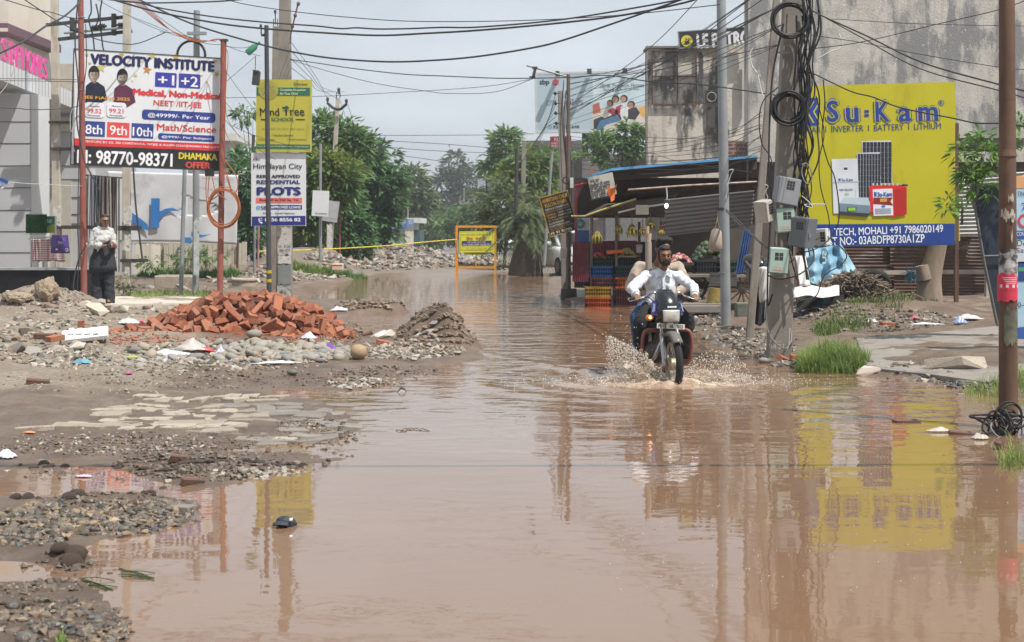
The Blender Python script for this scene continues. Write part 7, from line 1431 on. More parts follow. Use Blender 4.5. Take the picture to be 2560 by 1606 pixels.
def grass(lab, area, d_of, n, h, mat, seed, spread=.5, name='grass', kind='stuff', w_=.006):
    "area: photo polygon-ish list of (x, y, rx, ry) on the ground"
    rs = np.random.RandomState(seed); Vs = []
    for x, y, rx, ry in area:
        m_ = n // len(area); a = rs.rand(m_) * 2 * np.pi; q = np.sqrt(rs.rand(m_)); px, py = x + rx * q * np.cos(a), y + ry * q * np.sin(a)
        d = np.full(m_, d_of) if d_of else EYE * .9 * FPX / (py - HY); X_ = (px - HX) * d / FPX
        if d_of: Y_ = d + (y - py) / 40.0
        else: Y_ = d
        Z_ = land(X_, Y_); Z_ = np.maximum(Z_, -.02); hh = h * (.3 + .9 * rs.rand(m_) ** 1.4) * (1.1 - .5 * q) * (.45 + 1.1 * vn(X_ * 5, Y_ * 5)); an = rs.rand(m_) * 2 * np.pi; ben = spread * (.3 + rs.rand(m_))
        B = np.stack([X_, Y_, Z_ - .01], 1); ou = np.stack([np.cos(an), np.sin(an), 0 * an], 1); sd_ = np.stack([-np.sin(an), np.cos(an), 0 * an], 1) * w_
        Mi = B + ou * (hh * ben * .3)[:, None] + np.array([0, 0, 1.]) * (hh * .6)[:, None]; T = B + ou * (hh * ben)[:, None] + np.array([0, 0, 1.]) * (hh * (1 - .25 * ben))[:, None]
        Vs.append(np.stack([B - sd_, B + sd_, Mi + sd_ * .8, T, Mi - sd_ * .8], 1).reshape(-1, 3))
    V = np.concatenate(Vs); k_ = np.arange(0, len(V), 5)[:, None]; F = np.concatenate([k_ + [0, 1, 2], k_ + [0, 2, 4], k_ + [4, 2, 3]]); o = npmesh(name, V, F, mat); return tag(o, lab, 'grass', None, kind)
grass('bright green tuft of grass beside the meter pole', [(2085, 884, 88, 17), (2060, 880, 60, 16), (2120, 888, 50, 12), (2030, 890, 40, 8)], None, 8000, .28, GRS, 51, .75, w_=.0032)
grass('dark weeds over the rubbish heap under the yellow board', [(2120, 812, 60, 14), (2200, 790, 90, 12), (2070, 820, 40, 14), (2290, 775, 60, 8), (2150, 780, 50, 10)], None, 4200, .17, leafmat('weed_green', (.045, .085, .02), (.13, .18, .05)), 52)
grass('grass strip round the grey posts on the left', [(430, 735, 90, 8), (520, 735, 60, 8), (360, 742, 50, 7)], None, 3000, .14, GRS, 53)
grass('tall grass by the boundary wall', [(480, 672, 110, 8), (400, 675, 60, 8), (560, 668, 50, 8)], 43, 2600, .34, MID, 54, w_=.012)
grass('bright grass slope behind the wide concrete pole', [(765, 645, 40, 22), (740, 655, 30, 14), (830, 640, 30, 14)], 47, 3600, .34, GRS, 55, w_=.012)
grass('weeds at the edge of the far flood', [(880, 690, 26, 6), (895, 655, 26, 10), (870, 640, 20, 10)], 47, 1100, .26, MID, 56, w_=.01)
grass('grass growing at the foot of the rusty pole', [(2535, 1100, 40, 18), (2470, 945, 60, 10), (2555, 940, 40, 14)], None, 900, .24, GRS, 57, .9, w_=.0028)
grass('green sprig growing from the near gravel', [(155, 1535, 14, 18)], None, 60, .07, GRS, 58, w_=.004)
# ------------------------------------------------------------------ stones, bricks and litter
def stonemat(name, cols, rough=.85, isl=True, bump=.3):
    m, t, b = _nodes(name); src = (N(t, 'NewGeometry').outputs['Random Per Island'] if isl else N(t, 'ObjectInfo').outputs['Random'])
    r_ = ramp(t, src, [(i / max(1, len(cols) - 1), c) for i, c in enumerate(cols)]); v = coords(t)
    c = mixc(t, ramp(t, noise(t, v, 9, 6, .65), [(.3, .75), (.7, 1.2)]), (0, 0, 0), (1, 1, 1)); c = mixc(t, 1.0, r_, c, 'MULTIPLY'); t.links.new(c, b.inputs['Base Color'])
    b.inputs['Roughness'].default_value = rough; add_bump(t, b, noise(t, v, 30, 5, .7), bump); return m
DRYC = [(.36, .30, .23), (.24, .235, .22), (.42, .37, .30), (.30, .25, .18), (.33, .32, .30), (.46, .42, .36), (.20, .19, .18)]
WETC = [(.10, .085, .07), (.06, .062, .062), (.20, .15, .10), (.09, .10, .095), (.28, .20, .12), (.05, .045, .04), (.15, .12, .10)]
RUBC = [(.28, .235, .195), (.36, .32, .27), (.20, .165, .135), (.24, .22, .20), (.45, .42, .38), (.17, .14, .115), (.30, .20, .15)]
SDRYO = stonemat('dry_cobble', [tuple(x * k for x in c) for c, k in zip(DRYC, (1, .9, .85, 1, .85, .75, .9))], .85, False); SWET, SWETO = stonemat('wet_stone', WETC, .3), stonemat('wet_pebble', WETC, .28, False); SRUB, SRUBO = stonemat('rubble_stone', RUBC, .9), stonemat('rubble_chunk_stone', RUBC, .9, False)
def rock(seed, ang=False):
    r_ = random.Random(seed); bm = bmesh.new()
    if ang:
        for i in range(14): bm.verts.new([r_.uniform(-1, 1) * k for k in (1, .8, .62)])
        g = bmesh.ops.convex_hull(bm, input=bm.verts); bmesh.ops.delete(bm, geom=[v for v in bm.verts if not v.link_faces], context='VERTS')
    else:
        bmesh.ops.create_icosphere(bm, subdivisions=2, radius=1); ph = [r_.uniform(0, 6) for _ in range(6)]
        for v in bm.verts:
            c = v.co; k = 1 + .10 * math.sin(2.3 * c.x + ph[0]) + .10 * math.sin(2.1 * c.y + ph[1]) + .08 * math.sin(3.2 * c.z + ph[2]) ; v.co = Vector((c.x * k, c.y * k * (.72 + .2 * r_.random() * 0 + .1 * math.sin(ph[3])), c.z * k * (.55 + .08 * math.sin(ph[4]))))
    me = bpy.data.meshes.new('stone'); bm.to_mesh(me); bm.free()
    if not ang: me.polygons.foreach_set('use_smooth', [True] * len(me.polygons))
    return me
COB = [rock(i) for i in range(7)]; ANG = [rock(50 + i, True) for i in range(9)]
def spots(area, n, rs):
    x, y, rx, ry = area; a = rs.rand(n) * 2 * np.pi; q = rs.rand(n) ** .62; px, py = x + rx * q * np.cos(a), y + ry * q * np.sin(a)
    A_ = np.geomspace(4.5, 95, 420)[None, :]; hit = np.argmax(EYE - (py[:, None] - HY) * A_ / FPX <= landq((px[:, None] - HX) * A_ / FPX, np.repeat(A_, n, 0)), 1); d = A_[0][hit]; X_ = (px - HX) * d / FPX
    k = (landq(X_, d) > -.03) & (vn(X_ * 1.7, d * 1.7) + .35 * rs.rand(n) > .38); X_, d = X_[k], d[k]; return X_, d, landq(X_, d)
def stuff_stones(name, lab, areas, protos, mat, seed):
    rs = np.random.RandomState(seed); Vs = []; Fs = []; off = 0
    for area, n, s0, s1 in areas:
        X_, Y_, Z_ = spots(area, n, rs)
        for x, y, z in zip(X_, Y_, Z_):
            me = protos[rs.randint(len(protos))]; s = s0 + (s1 - s0) * rs.rand() ** 2.5; q = Euler((rs.randn() * .4, rs.randn() * .4, rs.rand() * 6.3)).to_matrix()
            v = np.empty(len(me.vertices) * 3); me.vertices.foreach_get('co', v); v = v.reshape(-1, 3) @ np.array(q).T * s * (.8 + .4 * rs.rand()) + [x, y, max(z, -.01) + s * (.02 if 'gravel' in name else .12)]
            Vs.append(v); Fs += [tuple(i + off for i in p.vertices) for p in me.polygons]; off += len(v)
    me = rawmesh(name, np.concatenate(Vs), Fs); o = link(name, me, None, [mat], protos is COBL); return tag(o, lab, 'stones', None, 'stuff')
def lowcob(seed):
    bm = bmesh.new(); bmesh.ops.create_icosphere(bm, subdivisions=1, radius=1); r_ = random.Random(seed)
    for v in bm.verts: v.co = Vector((v.co.x, v.co.y * .75, v.co.z * .58)) * r_.uniform(.9, 1.1)
    me = bpy.data.meshes.new('p'); bm.to_mesh(me); bm.free(); return me
COBL = [lowcob(i) for i in range(6)]; MIX = COBL[:4] + ANG[:7]
stuff_stones('gravel', 'loose gravel and small pebbles over the left bank', [((430, 900, 430, 34), 900, .02, .055), ((120, 860, 150, 60), 500, .02, .07), ((260, 800, 260, 30), 300, .02, .06), ((600, 888, 300, 28), 700, .025, .06), ((770, 880, 130, 24), 300, .025, .06), ((420, 1215 - 10, 1, 1), 1, .02, .03), ((1000, 880, 160, 22), 500, .02, .06), ((900, 960, 90, 14), 160, .02, .05), ((650, 1190, 120, 14), 260, .012, .035), ((300, 960, 300, 30), 260, .012, .03), ((300, 1110, 300, 30), 260, .01, .025)], MIX, stonemat('gravel_stone', DRYC + WETC[2:5] + RUBC, .8), 61)
stuff_stones('wet_gravel', 'wet dark gravel at the near edge of the flood', [((250, 1300, 260, 42), 2300, .006, .036), ((60, 1330, 130, 40), 600, .006, .034), ((120, 1560, 200, 60), 1500, .005, .032), ((240, 1590, 90, 30), 500, .005, .028), ((50, 1480, 80, 20), 200, .006, .02), ((780, 1070, 90, 30), 180, .012, .03)], MIX, stonemat('wet_mixed_stone', WETC + [(.13, .095, .07), (.17, .125, .095), (.30, .22, .13), (.13, .095, .07)], .38), 62)
stuff_stones('rubble', 'broken rubble heaped across the road beyond the flood', [((880, 668, 260, 10), 900, .04, .16), ((1000, 650, 240, 22), 1500, .05, .20), ((1020, 630, 200, 12), 700, .06, .2), ((720, 690, 150, 14), 420, .04, .14), ((1290, 665, 90, 14), 260, .04, .14), ((590, 700, 80, 14), 160, .04, .14), ((1180, 650, 70, 20), 260, .05, .16)], ANG, SRUB, 63)
stuff_stones('mound_rubble', 'stones and clods on the dirt mounds beside the flood', [((1090, 835, 110, 50), 1300, .010, .05), ((1110, 800, 60, 30), 500, .010, .05), ((850, 835, 60, 26), 400, .012, .05), ((930, 765, 90, 14), 420, .02, .08)], ANG, stonemat('mound_stone', [(.15, .108, .074), (.20, .15, .105), (.12, .085, .06), (.24, .195, .15), (.17, .122, .085), (.29, .235, .185), (.19, .13, .085)], .85), 64)
stuff_stones('earth_bank_rubble', 'pale clods on the earth bank by the black wall', [((100, 752, 130, 32), 420, .015, .06)], ANG, SRUB, 66)
stuff_stones('mud_crumbs', 'small dark crumbs of mud and grit over the wet spits', [((420, 1120, 420, 30), 1300, .006, .022), ((560, 1170, 280, 34), 1500, .006, .03), ((160, 1215, 180, 36), 700, .006, .026), ((560, 950, 440, 26), 700, .006, .024), ((980, 945, 160, 30), 500, .008, .035), ((300, 1290, 220, 60), 900, .006, .02), ((860, 1120, 60, 40), 260, .008, .03), ((160, 1440, 120, 40), 300, .006, .025)], ANG, stonemat('mud_crumb', [(.10, .075, .058), (.16, .12, .095), (.07, .055, .045), (.22, .18, .15), (.12, .09, .07)], .55), 67)
stuff_stones('shore_rubble', 'rubble along the right shore at the grass tuft', [((2060, 918, 140, 16), 420, .012, .05), ((1800, 850, 120, 24), 220, .015, .06), ((2400, 960, 120, 26), 200, .012, .05), ((2240, 800, 150, 26), 260, .015, .06), ((1760, 800, 60, 20), 160, .02, .06), ((1870, 865, 130, 36), 700, .01, .05), ((2160, 805, 190, 28), 600, .01, .05), ((2010, 775, 120, 20), 300, .015, .06), ((2120, 930, 120, 12), 300, .01, .04), ((2330, 935, 140, 24), 260, .01, .05)], ANG, stonemat('shore_stone', WETC[:4] + RUBC[:4], .6), 65)
def single_stones(name, lab, cat, group, areas, protos, mat, seed):
    rs = np.random.RandomState(seed)
    for me in protos:
        if not me.materials: me.materials.append(mat)
    for area, n, s0, s1 in areas:
        X_, Y_, Z_ = spots(area, n, rs)
        for x, y, z in zip(X_, Y_, Z_):
            o = bpy.data.objects.new(name, protos[rs.randint(len(protos))]); COL.objects.link(o); s = s0 + (s1 - s0) * rs.rand() ** 1.6; o.scale = (s, s, s * (.8 + .4 * rs.rand())); o.location = (x, y, max(z, -.015) + s * (.22 if name == 'cobblestone' else .08)); o.rotation_euler = (rs.randn() * .25, rs.randn() * .25, rs.rand() * 6.3); tag(o, lab, cat, group)
single_stones('cobblestone', 'rounded river cobble lying in front of the brick heap', 'stone', 'cobbles in front of the bricks', [((600, 884, 270, 26), 250, .035, .10), ((770, 882, 110, 26), 140, .035, .09), ((420, 905, 240, 16), 80, .03, .07)], COB, SDRYO, 71)
single_stones('pebble', 'wet pebble on the near gravel bank', 'pebble', 'wet pebbles at the near flood edge', [((240, 1310, 200, 26), 90, .022, .042), ((100, 1560, 150, 45), 90, .018, .04), ((430, 1275, 70, 14), 24, .02, .045), ((90, 1340, 90, 20), 30, .02, .035)], [rock(20 + i) for i in range(7)], SWETO, 72)
single_stones('rubble_chunk', 'grey broken concrete chunk on the dry left bank', 'rubble', 'concrete chunks on the left bank', [((90, 850, 110, 40), 46, .05, .13), ((160, 800, 160, 30), 22, .05, .11), ((250, 770, 230, 14), 14, .06, .12), ((1080, 850, 90, 24), 16, .04, .08), ((500, 725, 140, 10), 12, .08, .2)], [m.copy() for m in ANG], SRUBO, 73)
single_stones('mud_clod', 'dark wet clod of mud beside the near puddle', 'mud clod', 'mud clods at the near puddle', [((180, 1405, 60, 16), 9, .04, .08), ((90, 1240, 120, 12), 14, .025, .055), ((380, 1180, 130, 10), 14, .02, .045), ((90, 1170, 80, 5), 8, .02, .04), ((350, 1232, 60, 6), 6, .03, .05)], [rock(90 + i) for i in range(4)], M('wet_mud_clod', (.10, .07, .052), .5, .3, 14, bump=.8, bs=60), 74)
# bricks
m_, t_, b_ = _nodes('red_clay_brick'); v_ = coords(t_); src = N(t_, 'ObjectInfo').outputs['Random']
c_ = ramp(t_, src, [(0, (.17, .045, .024)), (.35, (.30, .09, .042)), (.6, (.37, .13, .062)), (.8, (.26, .095, .055)), (.92, (.33, .16, .10)), (1, (.14, .05, .035))]); c_ = mixc(t_, ramp(t_, noise(t_, v_, 14, 6, .65), [(.35, 0), (.7, .55)]), c_, (.38, .20, .135)); c_ = mixc(t_, ramp(t_, noise(t_, v_, 40, 3, .6), [(.62, 0), (.7, .7)]), c_, (.12, .06, .045)); t_.links.new(c_, b_.inputs['Base Color']); b_.inputs['Roughness'].default_value = .9; add_bump(t_, b_, noise(t_, v_, 60, 5, .7), .4, .01); BRICK = m_
def brickmesh(broken=False):
    bm = bmesh.new(); bmesh.ops.create_cube(bm, size=1); bmesh.ops.scale(bm, vec=(.225, .110, .070), verts=bm.verts); bm.faces.ensure_lookup_table()
    f = max(bm.faces, key=lambda q: q.normal.z); bmesh.ops.inset_region(bm, faces=[f], thickness=.026); bmesh.ops.translate(bm, vec=(0, 0, -.012), verts=f.verts)
    if broken:
        for v in bm.verts:
            if v.co.x > .02: v.co.x = v.co.x * .35 + .02 * math.sin(v.co.y * 60 + v.co.z * 40)
    bmesh.ops.bevel(bm, geom=[e for e in bm.edges if e.calc_length() > .03], offset=.004, segments=1, affect='EDGES'); me = bpy.data.meshes.new('brick'); bm.to_mesh(me); bm.free(); me.materials.append(BRICK); return me
BM = [brickmesh(), brickmesh(), brickmesh(), brickmesh(True)]; WBM = brickmesh(); WBM.materials.clear(); WBM.materials.append(M('wet_muddy_brick', (.14, .065, .045), .4, .3, 12, bump=.4, stain=(.09, .07, .055), sts=9, sth=.5))
def brick(lab, loc, rot, group=None, sc=1.0, me=None, name='brick'):
    o = bpy.data.objects.new(name, me or BM[0]); COL.objects.link(o); o.location = loc; o.rotation_euler = rot; o.scale = (sc,) * 3; return tag(o, lab, 'brick', group)
prof = np.array([(262, 0), (300, .05), (345, .13), (410, .27), (470, .43), (540, .56), (600, .60), (660, .57), (720, .52), (780, .42), (830, .22), (872, .03)], float)
r = random.Random(77); YC = 19.9; placed = []
def pile(px, y): return float(np.interp(px, prof[:, 0], prof[:, 1])) * max(0, 1 - ((y - YC) / (.85 if y < YC else .6)) ** 2) 
for layer, n_, dmin in ((.60, 130, .12), (.15, 400, .105)):
    cnt = 0
    for _ in range(6000):
        if cnt >= (120 if layer > .5 else 178): break
        px = r.uniform(262, 872); y = r.uniform(YC - .85, YC + (.15 if layer > .5 else .28)); h = pile(px, y)
        if h < .02: continue
        x = (px - HX) * y / FPX; g = .14; z = g + max(.035, h - (.13 if layer > .5 else .035)); p = Vector((x, y, z))
        if any((p - q).length < dmin for q, l in placed if l == layer): continue
        placed.append((p, layer)); cnt += 1; sl = .2 if h < .1 else .5
        brick('red clay brick lying in the big brick heap', p, (r.gauss(0, sl), r.gauss(0, sl), r.uniform(0, 6.3)), 'bricks in the heap', r.uniform(.92, 1.16), r.choice(BM + [BM[3]]))
for lab, px, py, rot in (('red brick standing upright at the left of the heap', 203, 842, (R(6), R(90), R(8))), ('red brick lying in mud left of the upright brick', 108, 862, (.1, .05, .2)), ('second red brick lying by the upright brick', 138, 868, (.05, -.1, 1.0)), ('broken red brick in the mud below the cobbles', 95, 960, (.1, .1, .3)), ('mossy half brick between the heap and the dirt mound', 918, 842, (.2, -.3, .6)), ('brown brick lying before the dirt mound', 962, 864, (.1, .2, .2)), ('red brick end showing in the dirt at the right of the heap', 880, 812, (.2, .1, .3)),
        ('wet dark brick lying in the flood under the yellow reflection', 2266, 1094, (.03, .02, .1)), ('wet red brick in the flood near the rusty pole', 2408, 1127, (.05, .08, -.1)), ('brick lying before the weeds under the yellow board', 2218, 818, (.1, .05, .3)), ('brick at the foot of the meter pole, leaning', 1960, 906, (.5, .3, .8)), ('red brick beside the leaning one at the meter pole', 1998, 902, (.1, .1, .1)), ('small red brick piece under the rusty pole wires', 2500, 1170, (.2, R(80), .3)), ('orange red brick piece in the near puddle edge', 482, 1208, (.1, .1, .4)), ('red brick piece on the muddy spit', 452, 1157, (.05, .1, .2))):
    p = on_ground(px, py); pc = 'piece' in lab or 'half' in lab or 'end' in lab; wt = 'wet' in lab or 'mud' in lab or pc; p.z = max(p.z, -.02) + (.10 if 'upright' in lab else .008 if wt else .028); brick(lab, p, rot, None, .62 if pc else .95, WBM if wt else BM[0])
stuff_stones('brick_crumbs', 'red brick crumbs and dust lumps round the brick heap', [((560, 858, 330, 16), 500, .008, .04), ((330, 845, 120, 20), 200, .008, .04), ((800, 845, 90, 20), 160, .008, .04), ((600, 790, 200, 40), 300, .01, .04)], ANG, stonemat('brick_crumb', [(.28, .09, .05), (.34, .15, .095), (.22, .075, .045), (.36, .22, .16)], .9), 68)
# flat paving stones
rs = np.random.RandomState(88); PV, PVW = M('paving_pale', (.35, .305, .25), .9, .14, 5, bump=.5, bs=30, obr=.18, stain=(.24, .19, .15), sts=5, sth=.54), M('paving_wet', (.22, .19, .165), .45, .15, 5, bump=.35, bs=50, obr=.2); nst = 0
def pave(lab, px, py, w_, h_, mat, group, th=.05, tilt=.04):
    global nst
    p = on_ground(px, py); pts = [Vector((sx * w_ / 2 * rs.uniform(.82, 1.06), sy * h_ / 2 * rs.uniform(.7, 1.1), 0)) for sx, sy in ((-1, -1), (0, -1), (1, -1), (1, 0), (1, 1), (-.2, 1), (-1, 1))]
    if rs.rand() < .5: pts[rs.choice([0, 2, 4, 6])] *= .78
    o = MB().prism(pts, (0, 0, -th)).local('paving_stone', mat, None, bevel=.008); o.location = (p.x, p.y, max(p.z, 0) + (.004 if group else .02) + rs.uniform(-.010, .012)); o.rotation_euler = (rs.randn() * tilt, rs.randn() * tilt, rs.uniform(-.3, .3)); tag(o, lab, 'paving stone', group)
for row in range(14):
    y_ = 993 + row * 9.4 + rs.uniform(-3, 3); x_ = 330 - row * 24 if row < 9 else 450; xe = 850 - abs(row - 6) * 14 - (100 if row < 2 else 0)
    if row >= 9: x_ = 470 + (row - 9) * 60
    while x_ < xe:
        wpx = rs.uniform(40, 105)
        if rs.rand() < .86:
            wet_ = (x_ > 560 + rs.uniform(-70, 70) and row > 1) or row > 8; pave('wet grey flat paving stone near the water' if wet_ else 'pale dry flat paving stone set in the mud', x_ + wpx / 2, y_, wpx * .0036, rs.uniform(.19, .27), PVW if wet_ else PV, 'wet paving stones' if wet_ else 'pale paving stones')
        x_ += wpx * .97
for lab, px, py, w_, h_ in (('long pale slab lying loose left of the paving', 90, 1075, .30, .12), ('thick pale slab at the front of the paving', 200, 1070, .36, .16), ('pale slab lying on the wet spit', 545, 1082, .30, .16), ('tan flat stone at the right end of the spit', 712, 1102, .20, .12), ('grey flat stone on the near gravel', 440, 1270, .20, .13)): pave(lab, px, py, w_, h_, PV if 'grey' not in lab else PVW, None, .06)
# single stones and blocks
LUMP = bpy.data.textures.new('earth_lumps', 'CLOUDS'); LUMP.noise_scale = .45; LUMP.noise_depth = 4
def boulder(lab, px, py, s, mat, me=0, ang=False, name='boulder', cat='stone', rz=0.):
    p = on_ground(px, py); src_ = (ANG if ang else COB)[me].copy(); src_.materials.clear(); src_.materials.append(mat); o = bpy.data.objects.new(name, src_); COL.objects.link(o); o.scale = s; o.location = p + Vector((0, 0, s[2] * (.5 if not ang else .4))); o.rotation_euler = (.1, .05, rz)
    if 'earth' in lab: src_.polygons.foreach_set('use_smooth', [False] * len(src_.polygons)); q_ = o.modifiers.new('sub', 'SUBSURF'); q_.levels = q_.render_levels = 2; w2 = o.modifiers.new('lumps', 'DISPLACE'); w2.texture = LUMP; w2.strength = .75
    return tag(o, lab, cat)
TANR = M('tan_rock', (.36, .255, .155), .8, .15, 6, bump=.3); GRYR = M('grey_rock', (.26, .235, .21), .85, .15, 6, bump=.3); PALR = M('pale_rock', (.50, .44, .36), .9, .15, 7, bump=.5, bs=25)
boulder('smooth tan boulder lying on the mud right of the cobbles', 895, 898, (.125, .13, .15), TANR, 1); boulder('round grey stone resting against the brick heap', 634, 852, (.105, .11, .15), GRYR, 2); boulder('dark green stone on the mud below the cobbles', 731, 942, (.06, .06, .06), M('green_rock', (.13, .13, .10), .6), 3)
boulder('big pale lump of earth by the low black wall', 117, 752, (.20, .2, .34), M('earth_lump', (.36, .285, .21), .95, .15, 8, bump=.9, bs=16), 4); boulder('pale lump of earth at the far left', 45, 757, (.26, .2, .18), M('earth_lump', (.36, .285, .21)), 3)
boulder('pale cut stone left of the woman\'s feet', 212, 772, (.14, .14, .16), PALR, 5, True); boulder('square stone block in front of the woman\'s feet', 245, 790, (.20, .16, .20), PALR, 6, True); boulder('pale broken stone right of the woman', 302, 782, (.15, .13, .13), PALR, 7, True); boulder('white stone beside the upright brick', 196, 880, (.11, .1, .11), M('white_rock', (.6, .54, .46), .9, .1, 6), 1, True); boulder('broken pale rock at the right shore', 2168, 940, (.14, .1, .09), M('cream_rock', (.5, .42, .36), .9, .15, 8), 2, True); boulder('little grey block in the flood at the right', 2403, 998, (.06, .06, .055), GRYR, 3, True); boulder('stone at the foot of the meter pole', 1913, 912, (.09, .09, .08), GRYR, 5)
def block(lab, q, d, dep, mat, name='concrete_block', rot=0, cat='block', bev=.03):
    a, c = P(q[0], q[3], d), P(q[2], q[1], d); t = thing(name, lab, cat, ((a.x + c.x) / 2, d + dep / 2, a.z), rot); MB().box((0, 0, (c.z - a.z) / 2), (c.x - a.x, dep, c.z - a.z)).local('block', mat, t, bevel=bev)
    MB().box((0, 0, (c.z - a.z) + .004), ((c.x - a.x) * .86, dep * .86, .02)).local('top_face', mat, t, bevel=.004); return t
OLDC = M('old_concrete', (.38, .33, .27), .9, .18, 3, bump=.6, bs=14, stain=(.22, .18, .14), sts=3); block('long rough concrete slab behind the grey posts', (385, 690, 482, 724), 36, .5, OLDC); block('flat concrete slab right of the woman', (275, 728, 332, 746), 31.5, .5, OLDC); block('small concrete block left on the earth bank', (66, 740, 102, 757), 24.3, .15, OLDC, rot=.3); block('red striped cream block beside the far rubble', (829, 660, 857, 677), 46, .35, K('#c7bba6')); 
MB().box(P(842, 664, 45.9), (.36, .02, .05)).build('red_stripe', K('#b04048'), bpy.data.objects['concrete_block.003'])
mr = thing('manhole_ring', 'round concrete manhole ring lying left of the signs', 'ring', P(610, 711, 36)); MB().torus(P(610, 700, 36), .29, .045, 30, 8, (0, 0, 1)).build('rim', OLDC, mr); MB().tube([P(610, 716, 36), P(610, 701, 36)], .30, 28).build('wall', OLDC, mr)
block('long edge slab half sunk in the flood at the right', (2400, 958, 2466, 972), 14.6, .16, M('wet_slab', (.13, .125, .115), .5, .2, 5), 'kerb_stone', -.1, 'slab', .01); block('dark flat slab on the right shore', (2345, 935, 2420, 950), 15.5, .25, M('wet_slab', (.13, .125, .115)), 'kerb_stone', .15, 'slab', .01)
boulder('broken concrete lump at the ramp edge beside the right weeds', 2390, 925, (.34, .26, .15), OLDC, 7, True)
# litter
def rag(name, lab, px, py, w_, d_, h_, mat, seed, cat='litter', rz=0, lift=0):
    r_ = random.Random(seed); ph = [r_.uniform(0, 6) for _ in range(6)]; p = on_ground(px, py); p.z = max(p.z, 0) + lift; mb = MB()
    def f(u, v):
        e_ = 1 - (2 * u - 1) ** 4 * .5; x = (u - .5) * w_ * (1 + .15 * math.sin(v * 7 + ph[0])); y = (v - .5) * d_ * (1 + .2 * math.sin(u * 6 + ph[1])); z = h_ * max(.03, math.sin(math.pi * u) * math.sin(math.pi * v)) * (.8 + .28 * math.sin(u * 11 + ph[2]) * math.sin(v * 9 + ph[3])) + .25 * h_ * (math.sin(u * 23 + ph[4]) * math.sin(v * 19 + ph[5]) + 1) * .3
        return Vector((x, y, z + .006))
    o = mb.grid(f, 16, 12).local(name, mat, None, solid=.004); o.location = p; o.rotation_euler.z = rz; return tag(o, lab, cat)
def plast(name, c, tr=.0):
    m, t, b = _nodes(name); b.inputs['Base Color'].default_value = (*c, 1); b.inputs['Roughness'].default_value = .3; b.inputs['Alpha'].default_value = 1 - tr; add_bump(t, b, noise(t, coords(t), 30, 4), .5, .01); return m
WPL, CPL = plast('white_plastic', (.55, .55, .56)), plast('clear_plastic', (.60, .55, .50), .35)
p = on_ground(205, 862); t = thing('foam_sheet', 'white foam packing sheet leaning behind the upright brick', 'foam sheet', p); MB().box((0, .12, .10), (.55, .22, .06), (R(28), R(-6), .2)).local('slab', M('white_foam', (.78, .78, .77), .8, .04, 5), t, bevel=.01)
mb = MB()
for i in range(4): mb.box((-.16 + .1 * i, .10, .145), (.06, .12, .02), (R(28), R(-6), .2))
mb.local('ridge', M('white_foam', (.78, .78, .77)), t)
rag('plastic_bag', 'big crumpled clear plastic bag among the cobbles', 478, 878, .36, .3, .14, CPL, 1); rag('plastic_bag', 'white torn plastic sheet on the cobbles left of the clear bag', 425, 890, .5, .2, .06, WPL, 2); rag('packet', 'purple packet lying right of the cobbles', 822, 880, .2, .14, .06, plast('purple_foil', (.16, .06, .36)), 3); rag('cloth_scrap', 'small red cloth scrap among the cobbles', 517, 884, .16, .1, .06, K('#b5454e'), 4); rag('plastic_bag', 'pale blue white plastic bag below the bricks', 772, 850, .2, .16, .08, plast('blue_white', (.55, .6, .72)), 5)
rag('cloth_scrap', 'white rag with a pink bundle above the foam sheet', 322, 816, .3, .2, .08, WPL, 6); rag('cloth_scrap', 'bright pink bundle behind the white rag', 352, 812, .1, .1, .08, K('#d4587e'), 7); rag('plastic_strip', 'long white plastic strip across the cobbles', 690, 912, .5, .06, .03, WPL, 8, rz=.25); rag('plastic_bag', 'white plastic bag on the second mud spit', 848, 778, .34, .2, .08, WPL, 9); rag('plastic_sheet', 'glossy clear plastic strip by the dirt mound', 965, 848, .4, .1, .10, CPL, 10, rz=.5); rag('packet', 'teal scrap of plastic left among the stones', 205, 912, .2, .1, .05, plast('teal_plastic', (.12, .32, .40)), 11)
rag('paper_scrap', 'crumpled bluish paper at the left edge of the mud', 14, 1150, .13, .1, .06, plast('blue_paper', (.55, .62, .7)), 12); rag('packet', 'orange and white packet on the mud left of the puddles', 73, 1089, .09, .04, .012, K('#d08a6a'), 13); rag('packet', 'small pink packet on the mud in front of the cobbles', 320, 940, .09, .05, .03, K('#a05a86'), 14); rag('packet', 'green wrapper on the cobbles', 330, 897, .2, .08, .03, K('#9aa05a'), 15); rag('packet', 'lilac bag scrap among the cobbles', 552, 886, .12, .1, .07, plast('lilac', (.5, .5, .72)), 16); rag('packet', 'pale packet lying in the near puddle', 210, 1207, .10, .03, .012, K('#d0b8c8'), 17)
rag('paper_scrap', 'newspaper sheets on the rubbish at the right', 2420, 800, .4, .3, .08, M('newsprint', (.5, .48, .46), .9, .2, 20), 18); rag('packet', 'blue bag beside the newspaper sheets', 2400, 812, .2, .14, .1, plast('blue_bag', (.25, .32, .55)), 19); rag('packet', 'red scrap on the weedy heap', 2286, 800, .16, .1, .05, K('#b05058'), 20); rag('packet', 'white scrap on the weedy heap', 2180, 808, .18, .12, .07, WPL, 21); rag('plastic_sheet', 'white plank of packing on the weedy heap edge', 2315, 818, .5, .06, .03, WPL, 22); rag('plastic_sheet', 'shiny clear plastic floating near the wet red brick', 2350, 1120, .2, .08, .03, CPL, 23); rag('plastic_sheet', 'shiny clear plastic under the rusty pole', 2450, 1142, .12, .1, .04, CPL, 24)
